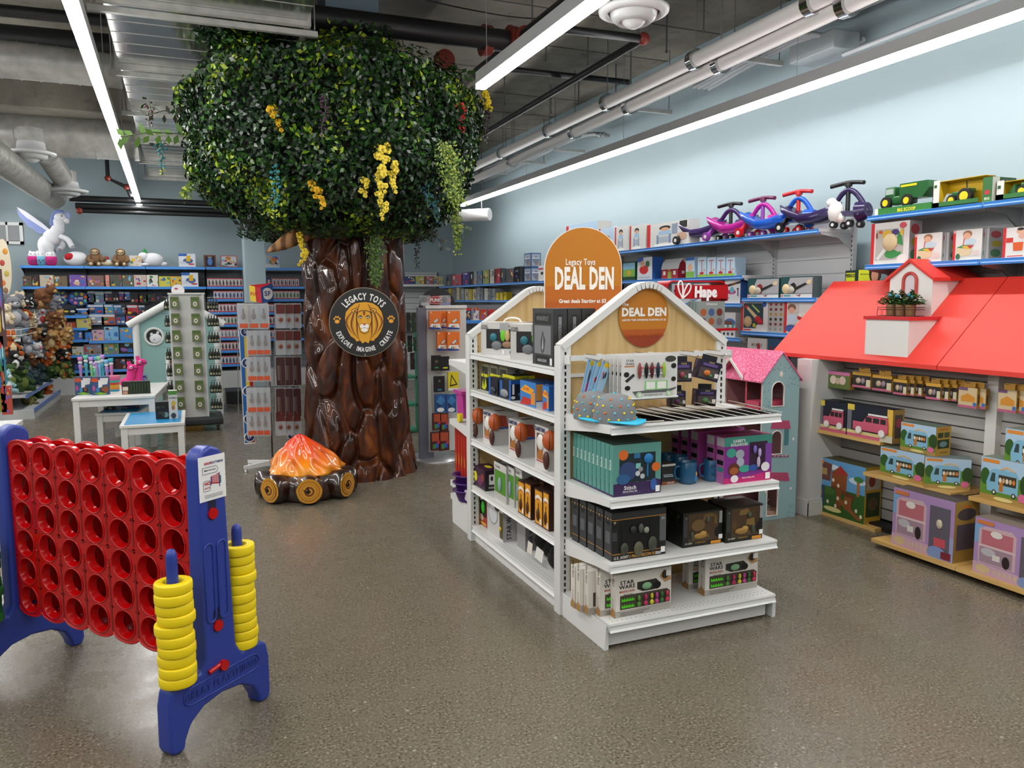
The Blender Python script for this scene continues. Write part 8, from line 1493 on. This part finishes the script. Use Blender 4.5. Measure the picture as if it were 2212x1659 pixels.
p = at(248, 845, Z=.58); t = thing('striped_tub', 'small rainbow striped tub beside the blue boxes on the tall table', 'tub', (p.x, p.y, .58))
mb = MB()
for i, c1 in enumerate(('#3a9ac0', '#e8902a', '#d8b03a', '#d84a3a', '#3ab0a0', '#d8609a', '#e87a9a')): mb.lathe([(.05+.002*i, .026*i), (.052+.002*i, .026*(i+1))], M(c1, .35), 20, cap=i == 6)
mb.build('stripes', t)
for k, (px, py) in enumerate(((283, 822), (302, 812))):
    p = at(px, 838, Z=.58); t = thing('pink_plush', ['hot pink plush animal with black bridle, front one on the tall table', 'hot pink plush animal with black bridle, rear one on the tall table'][k], 'plush', (p.x, p.y+.05+.08*k, .58), -.5); m_ = M('#e0388c', .9); hgt = .1*k*.6
    MB().ell((-.05, 0, .06), (.09, .06, .06), m_, 14).tube(smooth([(-.02, 0, .08), (.0, 0, .15+hgt), (.01, 0, .21+hgt)]), .045, m_, 12).ell((.03, 0, .24+hgt), (.065, .05, .045), m_, 12).tube([(-.01, -.02, .27+hgt), (-.02, -.02, .32+hgt)], [.015, .008], m_, 7).tube([(-.01, .02, .27+hgt), (-.02, .02, .32+hgt)], [.015, .008], m_, 7).build('body', t)
    mb = MB().ell((.04, -.045, .25+hgt), (.017, .008, .017), '#e8e8ea', 10).ell((.045, -.052, .25+hgt), .008, K, 7); mb.tube([(.07, -.045, .27+hgt), (.07, -.045, .22+hgt), (.0, -.05, .21+hgt)], .004, K, 5).tube([(.07, -.05, .24+hgt), (.1, 0, .23+hgt)], .004, K, 5); mb.build('bridle', t)
tb(264, 325, 824, 851, .58, '#1c2a1c', [('r', .0, .0, .25, 1, '#2a1c18'), ('r', .03, .3, .22, .6, '#d8cfc0'), ('r', .03, .02, .2, .25, '#b88a6a')]+[('b', .34+.1*i, .5, .035, .42, '#2c3f24') for i in range(7)], 'low display tray of dark green tubes on the tall table'); tb(294, 318, 812, 831, .58, '#1c3a8a', art(30, ['#e8c83a', '#2a5ac0', '#e8e8e8'], 5), 'small blue box behind the green tube tray')
tb(337, 372, 868, 906, .4, '#14191a', art(31, ['#2c4a2c', '#3a3a2c', '#5a3a2a', '#6a8a8a'], 8), 'dark dinosaur toy box on the low blue table', dep=.14); tb(366, 385, 844, 905, .4, '#c9cbc8', [('r', 0, .86, 1, 1, '#4a8a3a'), ('t', .5, .72, .06, 'BUBBLE', '#444', 'C', .8), ('e', .55, .55, .25, .1, '#c8a83a'), ('e', .5, .4, .2, .08, '#a8724a'), ('e', .5, .12, .3, .1, '#3a3a44')], 'tall white and green toy box on the low blue table'); tb(225, 250, 872, 886, .38, '#24402c', art(32, AR, 5), 'small dark box on the rear blue table'); tb(262, 300, 870, 884, .38, '#3a5a8a', art(33, AR, 6), 'wide blue toy box on the rear blue table')
# ================================================================== toy cottage behind the pegboard
p = at(470, 893, Z=0); CYY = p.y; c_ = lambda px, py: at(px, py, Y=CYY); ch = thing('toy_cottage', 'pale teal plastic play cottage with white rounded roof edges', 'playhouse', (0, 0, 0))
xl, xr = c_(296, 750).x, c_(470, 750).x; ze = c_(290, 700).z; zpk = c_(378, 650).z; xm_ = (xl+xr)/2; TEA = M('#8cb4b0', .5); CW = M('#dde0de', .35)
mb = MB(); wx, wz_ = c_(333, 727).x, c_(333, 727).z; bw = c_(322, 0).x; bw2 = c_(380, 0).x; z_a, z_b = c_(340, 772).z, c_(340, 806).z
mb.prism([(xl, CYY, 0), (bw, CYY, 0), (bw, CYY, z_a), (bw2+.1, CYY, z_a), (bw2+.1, CYY, 0), (xr, CYY, 0), (xr, CYY, ze), (xm_, CYY, zpk), (xl, CYY, ze)], (0, .05, 0), TEA).build('front_wall', ch)
MB().box(xl, xr, CYY+.05, CYY+1., 0, ze, TEA).build('walls', ch)
for x in (xl, xr): MB().tube([(x, CYY-.02, 0), (x, CYY-.02, ze)], .045, CW, 12).build('corner_post', ch)
MB().tube(smooth([(xl-.1, CYY-.04, ze-.02), (xm_, CYY-.04, zpk+.03)]), .05, CW, 12).tube([(xm_, CYY-.04, zpk+.03), (xr+.1, CYY-.04, ze-.02)], .05, CW, 12).build('roof_edge', ch)
f = MB().tube([(wx+.115*math.cos(a), CYY-.01, wz_+.115*math.sin(a)) for a in np.linspace(0, 2*PI, 25)], .018, CW, 8); f.prism([(wx+.11*math.cos(a), CYY-.004, wz_+.11*math.sin(a)) for a in np.linspace(0, 2*PI, 25)[:-1]], (0, .003, 0), '#17201e'); f.build('round_window', ch)
MB().ell((wx+.02, CYY-.02, wz_-.03), (.08, .02, .07), WH, 14).ell((wx-.03, CYY-.02, wz_+.03), (.02, .015, .025), WH, 8).ell((wx+.05, CYY-.02, wz_+.05), (.02, .015, .025), WH, 8).ell((wx, CYY-.04, wz_-.04), .008, K, 5).build('peeking_plush_face', ch)
f = MB().box(bw+.03, bw2+.05, CYY-.02, CYY-.005, z_b, z_a, '#7a3c14').box(bw+.03, bw2+.05, CYY-.025, CYY-.005, z_b-.1, z_b, CW)
for i in range(10): f.box(bw+.07+i*.03, bw+.08+i*.03, CYY-.027, CYY-.025, z_b-.07, z_b-.02, '#8a6a5a')
f.tube([(bw, CYY-.03, z_b-.3), (bw, CYY-.03, z_a+.02), (bw+.03, CYY-.03, z_a+.05), (bw2+.1, CYY-.03, z_a+.05)], .03, CW, 8).tube([(bw, CYY-.05, z_b-.22), (bw2+.1, CYY-.05, z_b-.22)], .05, CW, 8).box(bw+.03, bw2+.1, CYY-.02, CYY-.005, 0, z_b-.22, '#b8861c'); f.build('serving_window', ch)
# ================================================================== pegboard tower
p = at(415, 934, Z=0); TY = p.y+.12; c_ = lambda px, py, dy=0: at(px, py, Y=TY+dy); tw = thing('pegboard_tower', 'white perforated pegboard tower of olive packs on a grey wheeled base', 'display', (0, 0, 0))
x0, x1, z0, z1 = c_(374, 800).x, c_(446, 800).x, c_(400, 902).z, c_(400, 636).z; DPT = .35
def _peg(nt, b):
    v = texco(nt, (1, 1, 1)); vv = nn(nt, 'ShaderNodeTexVoronoi', i_Scale=40.); vv.inputs['Randomness'].default_value = 0; nt.links.new(v, vv.inputs['Vector']); nt.links.new(ramp(nt, vv.outputs['Distance'], [(.12, '#6a6a66'), (.2, '#cfcfca')]), b.inputs['Base Color'])
MPEG = nodemat('perforated_board', _peg, .5); MB().box(x0, x1, TY, TY+DPT, z0, z1, MPEG).build('pegboard_column', tw); MB().box(x0-.01, x0+.01, TY-.01, TY+.01, z0, z1, MWHITE).box(x1-.01, x1+.01, TY-.01, TY+.01, z0, z1, MWHITE).box(x0-.02, x1+.02, TY-.02, TY+DPT, z1, z1+.02, MWHITE).build('edge_trim', tw)
MB().rbox(x0-.05, x1+.17, TY-.12, TY+.5, .075, z0, M('#2b2d30', .6), .03).build('base', tw)
for x, y in ((x0, TY-.06), (x1+.1, TY-.06), (x1+.13, TY+.4), (x0, TY+.4)): MB().tube([(x-.012, y, .033), (x+.012, y, .033)], .033, '#121214', 14).tube([(x, y, .04), (x, y, .085)], .012, MSTEEL, 6).build('caster', tw)
t = thing('header_sign', 'small round white header card on top of the pegboard tower', 'sign', ((x0+x0+.2)/2, TY+.05, z1+.02)); MB().prism([(.075*math.cos(a), 0, max(0, .03+.075*math.sin(a))) for a in np.linspace(0, 2*PI, 22)[:-1]], (0, .006, 0), M('#e2e0e0')).ell((-.02, -.002, .05), (.02, .002, .012), '#b84a6a', 8).build('card', t)
proto = None
for c in range(2):
    for r in range(7):
        px, py = (377+r*2.2, 421+r*1.8)[c], 641+36*r; a, b = c_(px-10, py, -.06), c_(px+10, py+25, -.06); w_, h = b.x-a.x, a.z-b.z
        if proto is None:
            mb = carton(w_, .03, h, '#55603a', [('r', .04, .04, .96, .96, '#6a7548'), ('r', .1, .72, .9, .9, '#4a6a2a'), ('e', .5, .38, .24, .2, '#dcd9cc'), ('e', .5, .38, .1, .08, '#5a4a3a'), ('r', 0, 0, .04, 1, '#2a2c20')]); mb.tube([(0, .0, h*.97), (0, .06, h*.97)], .003, MSTEEL, 4); proto = mb.build('nature_kit_pack'); o = proto
        else: o = proto.copy(); COL.objects.link(o)
        o.location = ((a.x+b.x)/2, TY-.06, b.z); tag(o, 'olive green boxed kit in the %s column of the pegboard tower, %s from the top' % (('left', 'right')[c], ORD[r] if r else 'first'), 'toy pack', 'olive kits on the pegboard tower')
def bottlepack(mb, x, y, z, s=1.): mb.lathe([(.002*s, 0), (.02*s, .005), (.022*s, .08*s), (.008*s, .11*s), (.006*s, .14*s)], M('#23281c', .4), 8, c=(x, y, z)).box(x-.012, x+.012, y-.022, y-.02, z+.02, z+.05, '#a8a890')
protos = {}
for sd_, px0 in (('left', 357), ('right', 449)):
    for r in range(7):
        for k in range(3 if sd_ == 'left' else 4):
            if sd_ == 'left' and r > 5: continue
            if 'b' not in protos: mb = MB(); bottlepack(mb, 0, 0, -.14); mb.tube([(0, 0, 0), (.02, .03, .0)], .002, MSTEEL, 4); protos['b'] = mb.build('bottle_pack'); o = protos['b']
            else: o = protos['b'].copy(); COL.objects.link(o)
            o.location = c_(px0+r*1.5+k*(5 if sd_ == 'left' else 6), 645+36*r, -.02+.04*k); tag(o, 'dark bottle shaped pack hanging on the %s side of the tower, hook row %s' % (sd_, ['one', 'two', 'three', 'four', 'five', 'six', 'seven'][r]), 'toy pack', 'bottle packs on the %s side, row %d' % (sd_, r+1))
f = MB()
for r in range(7):
    for px, dx in ((372, -.12), (448, .14)): q = c_(px+r*1.5, 643+36*r); f.tube([(q.x, q.y+.05, q.z), (q.x+dx, q.y-.02, q.z+.01)], .003, MSTEEL, 5)
f.build('side_hooks', tw)
tag(MB().box(at(488, 820, Y=13).x, at(522, 820, Y=13).x, 13, 13.6, 0, .2, MDARK).build('plinth_box'), 'black low plinth on the floor left of the candy rack', 'box')
# ================================================================== candy spinner rack left of the trunk
p = at(585, 1012, Z=0); SY = p.y; c_ = lambda px, py, dy=0: at(px, py, Y=SY+dy); sp = thing('spinner_rack', 'wire spinner rack with striped panels of clear candy toy packs, left of the trunk', 'rack', (0, 0, 0)); px_ = c_(583, 900).x
MB().tube([(px_, SY, .05), (px_, SY, c_(583, 652).z)], .02, MSTEEL, 12).build('pole', sp); f = MB()
for a in (2.4, 3.5, .2, 5.3): f.prism([(px_, SY, .03), (px_+.28*math.cos(a), SY+.28*math.sin(a), .03), (px_+.28*math.cos(a), SY+.28*math.sin(a), .06), (px_, SY, .08)], (.0, .035, 0), MWHITE).lathe([(.02, 0), (.02, .012), (.008, .03)], MSTEEL, 10, c=(px_+.26*math.cos(a), SY+.26*math.sin(a)+.017, 0))
f.build('feet', sp)
SB, SYW, SRD = M('#1f5fa8', .4), M('#d8b82a', .4), M('#b01c28', .4)
def stripes(tl, tr, bl, br, dy, name):
    a, b, c, d = c_(*tl, dy), c_(*tr, dy), c_(*bl, dy), c_(*br, dy); mb = MB(); mb.prism([c, d, b, a], (0, .006, 0), M('#d9d9d6'))
    L = lambda s, t_: a.lerp(b, s).lerp(c.lerp(d, s), t_)+Vector((0, -.001, 0))
    for s0, s1, m_ in ((.06, .36, SB), (.36, .66, SYW), (.66, .94, SRD)): mb.poly([L(s0, .99), L(s1, .99), L(s1, .01), L(s0, .01)], m_)
    for t_ in (.2, .42, .62, .82, .95):
        o = L(.5, t_)+Vector((0, -.002, 0)); mb.poly([o+Vector((.045*math.cos(q), 0, .045*math.sin(q))) for q in np.linspace(0, 2*PI, 17)[:-1]], M('#1c2f6a')); mb.tube([o+Vector((.045*math.cos(q), 0, .045*math.sin(q))) for q in np.linspace(0, 2*PI, 17)], .005, M('#dcdcda'), 4); mb.text('SF', .03, M('#dcdcda'), o+Vector((0, -.003, -.012)), (1, 0, 0), (0, 0, 1))
    return mb.build(name, sp)
stripes((512, 655), (545, 655), (528, 960), (552, 958), -.12, 'striped_panel'); stripes((628, 655), (650, 655), (622, 955), (641, 955), .1, 'striped_panel')
a, b, c, d = c_(538, 616, -.1), c_(563, 622, -.16), c_(566, 655, -.16), c_(541, 650, -.1); e, g = c_(589, 611, -.05), c_(591, 650, -.05)
mb = MB().add([a, b, c, d], [(0, 1, 2, 3)], SYW).add([b, e, g, c], [(0, 1, 2, 3)], SB).add([a, b, e], [(0, 1, 2)], SRD); m1 = a.lerp(b, .5); m2 = d.lerp(c, .5); mb.add([m1+Vector((0, -.003, 0)), b+Vector((0, -.003, 0)), c+Vector((0, -.003, 0)), m2+Vector((0, -.003, 0))], [(0, 1, 2, 3)], SRD)
mb.add([a, e, g, d], [(0, 1, 2, 3)], SYW); o = b.lerp(e, .5).lerp(c.lerp(g, .5), .5)+Vector((0, -.02, 0)); mb.poly([o+Vector((.05*math.cos(q), .02*math.cos(q), .055*math.sin(q))) for q in np.linspace(0, 2*PI, 17)[:-1]], M('#dcdcda')); mb.text('SF', .045, M('#1c2f6a'), o+Vector((0, -.006, -.02)), (1, .3, 0), (0, 0, 1)); mb.text('FUN!', .03, M('#b01c28'), a.lerp(c, .5)+Vector((0, -.01, -.01)), (1, -.3, 0), (0, 0, 1)); mb.build('header_box', sp)
CLR = M('#c9ced2', .15, alpha=.35); f = MB(); kk = 0; pk = {}
for r, (py, h) in enumerate(((655, 50), (712, 55), (768, 60), (835, 50), (885, 45))):
    for side_, (a_, b_) in enumerate(((534-22*(r == 0), 578), (594, 645))):
        q0, q1 = c_(a_, py, -.1-.06*(1-side_)), c_(b_, py, -.14+.1*side_); f.tube([q0, q1], .004, MSTEEL, 5).tube([q0-Vector((0, 0, .02)), q1-Vector((0, 0, .02))], .003, MSTEEL, 5)
        for i in range(3):
            m_ = q0.lerp(q1, (i+.5)/3); hz = h/FPX*SY; key = (side_, r in (2, 3) and side_); f.tube([m_, m_+Vector((0, -.1, .0))], .003, MSTEEL, 4)
            for j in range(2):
                if key not in pk:
                    mb = MB().box(-.045, .045, -.012, .012, -hz, 0, CLR)
                    if not side_: mb.ell((0, -.002, -hz*.5), (.02, .01, .03), M('#5a2a1c', .3), 8).tube([(0, -.002, -hz*.38), (0, -.002, -hz*.2)], .007, '#1c1c1c', 6).box(-.035, .035, -.0135, -.0125, -hz*.95, -hz*.78, '#c8502a')
                    elif key[1]: mb.box(-.04, .04, -.0135, -.0125, -hz*.98, -.005, '#3a1218').lathe([(.014, -hz*.9), (.014, -hz*.3)], M('#8a7a6a', .3), 8).box(-.03, -.01, -.02, -.013, -hz*.8, -hz*.3, '#6a5a50')
                    else: mb.box(-.04, .04, -.0135, -.0125, -hz*.4, -.005, '#5a1c14').ell((0, -.005, -hz*.65), (.025, .01, .03), M('#7a3a24', .4), 8)
                    pk[key] = mb.build('candy_pack'); o = pk[key]
                else: o = pk[key].copy(); COL.objects.link(o)
                o.location = m_+Vector((0, -.04-.05*(1-j), -.005)); tag(o, 'clear hanging candy pack on the %s of the spinner rack, tier %s' % ('left side' if not side_ else 'right side', ['one', 'two', 'three', 'four', 'five'][r]), 'candy pack', 'candy packs, %s tier %d' % ('left' if not side_ else 'right', r+1))
f.build('wire_hooks', sp)
f = MB()
for px in (512, 572, 594, 645): q = c_(px, 655, -.1); f.tube([q, c_(px+4 if px < 580 else px-4, 940, -.1)], .004, MSTEEL, 5)
f.build('wire_frame', sp)
# ================================================================== pegboard spinner right of the trunk
p = at(955, 992, Z=0); QY = p.y; c_ = lambda px, py, dy=0: at(px, py, Y=QY+dy); qs = thing('pegboard_spinner', 'white pegboard spinner of hanging puzzles with a grey post, right of the trunk', 'rack', (0, 0, 0))
x0, x1, z0, z1 = c_(922, 800).x, c_(1008, 800).x, c_(950, 975).z, c_(950, 664).z
MB().box(x0, x1, QY, QY+.03, z0, z1, MPEG).build('pegboard', qs); MB().box(c_(904, 800).x, x0, QY-.02, QY+.05, .02, z1, M('#6d6e7c', .4)).build('post', qs); MB().box(x0-.01, x1, QY-.03, QY+.05, z1-.01, z1+.02, MWHITE).build('top_rail', qs); MB().lathe([(.3, 0), (.3, .012), (.1, .03), (0, .035)], M('#b0b2b4', .3, .6), 30, c=((x0+x1)/2-.1, QY+.1, 0)).box(x0, x0+.06, QY, QY+.03, .02, z0, M('#6d6e7c', .4)).box(x1-.06, x1, QY, QY+.03, .02, z0, M('#6d6e7c', .4)).build('base', qs)
OC = [('r', 0, .3, 1, 1, '#e0701c'), ('p', [(0, 0), (.15, .3), (.9, .3), (1, 0)], '#e4e4e4'), ('p', [(0, 0), (1, 0), (.9, .08), (0, .14)], '#1c3a8a'), ('p', [(.3, .4), (.7, .62), (.85, .5), (.45, .3)], '#6a1c1c'), ('p', [(.35, .42), (.68, .6), (.78, .5), (.48, .34)], '#d8d4d0'), ('e', .15, .92, .06, .05, '#e8d8c8'), ('r', .3, .12, .4, .22, '#1c8a3a'), ('r', .45, .12, .55, .22, '#c82a2a'), ('r', .6, .12, .7, .22, '#e8c82a')]
def qp(px0, px1, pt, pb, base, ops, label, dy=-.12, name='puzzle_pack', dep=.03):
    a, b = c_(px0, pt, dy), c_(px1, pb, dy); h = a.z-b.z; mb = carton(b.x-a.x, dep, h, base, ops); mb.tube([(0, 0, h*.95), (0, -dy, h*.95)], .003, MSTEEL, 4); return put(mb, name, label, 'toy pack', ((a.x+b.x)/2, QY+dy, b.z))
PP = [(926, 952, 672, 711, -.14, 'upper left'), (948, 966, 672, 709, -.08, 'upper middle, behind'), (965, 993, 672, 711, -.16, 'upper right'), (943, 967, 717, 757, -.12, 'lower left'), (965, 992, 717, 757, -.16, 'lower right')]
for a_, b_, pt, pb, dy, lb in PP: qp(a_, b_, pt, pb, '#e0701c', OC, 'orange and white cube puzzle card, %s on the pegboard spinner' % lb, dy)
qp(932, 952, 768, 800, '#141414', [('r', .3, .15, .7, .25, '#3a8a4a'), ('e', .5, .6, .15, .1, '#5a5a4a')], 'black puzzle pack on the middle hook of the pegboard spinner'); qp(950, 970, 770, 800, '#17171a', [('r', .3, .15, .8, .25, '#c8c82a')], 'second black puzzle pack beside the first on the spinner', -.08); qp(937, 960, 813, 846, '#141416', [('r', .3, .1, .7, .2, '#3a7a9a'), ('e', .5, .7, .1, .08, '#6a6a4a')], 'black puzzle pack on the lower hook of the pegboard spinner')
qp(967, 990, 804, 842, '#d8c41c', [('p', [(.15, .2), (.3, .9), (.9, .3)], '#1a1a1a'), ('p', [(.25, .3), (.35, .75), (.75, .35)], '#d8c41c'), ('r', 0, 0, 1, .12, '#e4e4e4')], 'yellow triangle puzzle pack on the pegboard spinner')
for k, (a_, b_) in enumerate(((939, 962), (963, 985))): qp(a_, b_, 852, 890, '#24528a', [('p', [(.1, .6), (.5, .95), (.95, .65), (.55, .4)], '#3a78b0'), ('p', [(.1, .6), (.55, .4), (.5, .2), (.15, .3)], '#16345c'), ('e', .5, .15, .35, .12, '#dcdcdc')], 'blue cube puzzle pack, %s of two on the pegboard spinner' % ['left', 'right'][k])
for k, (a_, b_, pt, pb) in enumerate(((934, 952, 893, 928), (950, 968, 893, 930), (930, 950, 934, 972), (948, 970, 932, 972))): qp(a_, b_, pt, pb, '#4a1c18', [('r', .1, .5, .9, .95, '#a8482a'), ('r', .2, .1, .5, .35, '#3a8a3a'), ('r', .5, .15, .8, .4, '#2c5ab8'), ('r', .7, .35, .95, .55, '#b8343a')], 'brown block puzzle pack, %s on the pegboard spinner' % ['upper left', 'upper right', 'lower left', 'lower right'][k])
t = thing('semicircle_sign', 'black semicircular sign with red oval lettering above the pegboard spinner', 'sign', tuple(c_(945, 664, .3))); rr_ = .2
MB().prism([(rr_*math.cos(a), 0, rr_*.98*math.sin(a)) for a in np.linspace(0, PI, 25)], (0, .01, 0), M('#0e0e10', .4)).build('board', t); mb = MB(); mb.prism([(.15*math.cos(a), -.003, .075+.045*math.sin(a)) for a in np.linspace(0, 2*PI, 25)[:-1]], (0, .002, 0), M('#b8242a')); mb.prism([(.143*math.cos(a), -.004, .075+.038*math.sin(a)) for a in np.linspace(0, 2*PI, 25)[:-1]], (0, .002, 0), M('#e4e0dc')); mb.prism([(.14*math.cos(a), -.005, .075+.035*math.sin(a)) for a in np.linspace(0, 2*PI, 25)[:-1]], (0, .002, 0), M('#a81c24')); mb.text('PUNCH', .036, M('#e4e0dc'), (0, -.0055, .058), (1, 0, 0), (0, 0, 1), 'C', .05, 0, .9); mb.build('lettering', t)
for k, px in enumerate((918, 962)): a = c_(px, 664, -.0); t = put(MB().box(-.05, .05, -.03, .03, 0, .1, CLR).ell((0, 0, .06), (.035, .02, .03), '#3a3a40', 8).box(-.03, .04, -.02, .02, 0, .03, '#2a3a9a' if k else '#c8c8c4'), 'clear_toy_case', ['clear toy case with a grey figure on the spinner top, left', 'clear toy case with a blue base on the spinner top, right'][k], 'boxed toy', (a.x, QY+.01, z1+.02))
# tall shelf of red packs between spinner and gondola
a, b = at(985, 690, Y=9.2), at(1080, 690, Y=9.2); rs = thing('display_shelving', 'blue edged shelving of red and white cards behind the far gable', 'shelving', (0, 0, 0)); zz_ = at(1000, 692, Y=9.2).z
MB().box(a.x, b.x+.6, 9.5, 9.54, 0, 1.55, DGY).build('back_panel', rs)
for q in (zz_, zz_-.4, .5): MB().box(a.x, b.x+.6, 9.2, 9.5, q-.03, q, MWHITE2).box(a.x, b.x+.6, 9.19, 9.2, q-.04, q, MBLUE).build('shelf', rs)
for k in range(10): x = a.x+.03+k*.1; put(carton(.07, .04, .13 if k > 2 else .15, ['#b8241c', '#1c3a6a', '#d8d4d0', '#c8501c', '#b8241c'][k % 5], [('r', 0, .8, 1, 1, '#c8281c')]+art(k+220, AR, 6)), 'toy_card', 'bright red and white toy card, %s from the spinner in the row behind the gable' % ORD[k], 'toy pack', (x+.04, 9.24, zz_), 0, 'toy cards behind the gable')
# green toy kitchen and dark packs by the trunk's right side
p = at(885, 935, Z=0); t = thing('green_toy_stand', 'green plastic toy stand seen between the trunk and the grey post', 'toy', (0, 0, 0)); GS_ = M('#2c7a5c', .45); YY = p.y; x0, x1 = at(872, 800, Y=YY).x, at(900, 800, Y=YY).x; zt_ = at(880, 735, Y=YY).z
for x in (x0, x1): MB().rbox(x-.02, x+.02, YY-.02, YY+.02, 0, zt_, GS_, .006).build('post', t)
for q in (zt_*.95, zt_*.6, zt_*.3, .03): MB().box(x0, x1, YY-.02, YY+.3, q-.015, q+.015, GS_).build('shelf', t)
MB().tube(smooth([(x0, YY, zt_), (x0-.02, YY, zt_+.12), (x0+.08, YY, zt_+.2), (x0+.16, YY, zt_+.1), (x0+.16, YY, zt_-.05)]), .025, GS_, 10).build('handle', t)
for k, (px, py, h_) in enumerate(((877, 675, 40), (889, 675, 42), (901, 675, 42), (880, 725, 35), (893, 728, 30), (903, 728, 32), (886, 762, 36), (900, 762, 36))): a, b = at(px, py, Y=8.2), at(px+10, py+h_, Y=8.2); put(carton(b.x-a.x, .03, a.z-b.z, ['#33302a', '#4a4a3a', '#2c3a2c', '#1c1c20', '#2a4a2c', '#24382a', '#3a2a2c', '#241c20'][k], art(k+240, ['#6a6a5a', '#8a8a84', '#3a5a3a'], 4)), 'hanging_pack', 'dark hanging pack between trunk and grey post, %s' % ORD[k], 'toy pack', ((a.x+b.x)/2, 8.2, b.z), 0, 'dark packs beside the trunk')
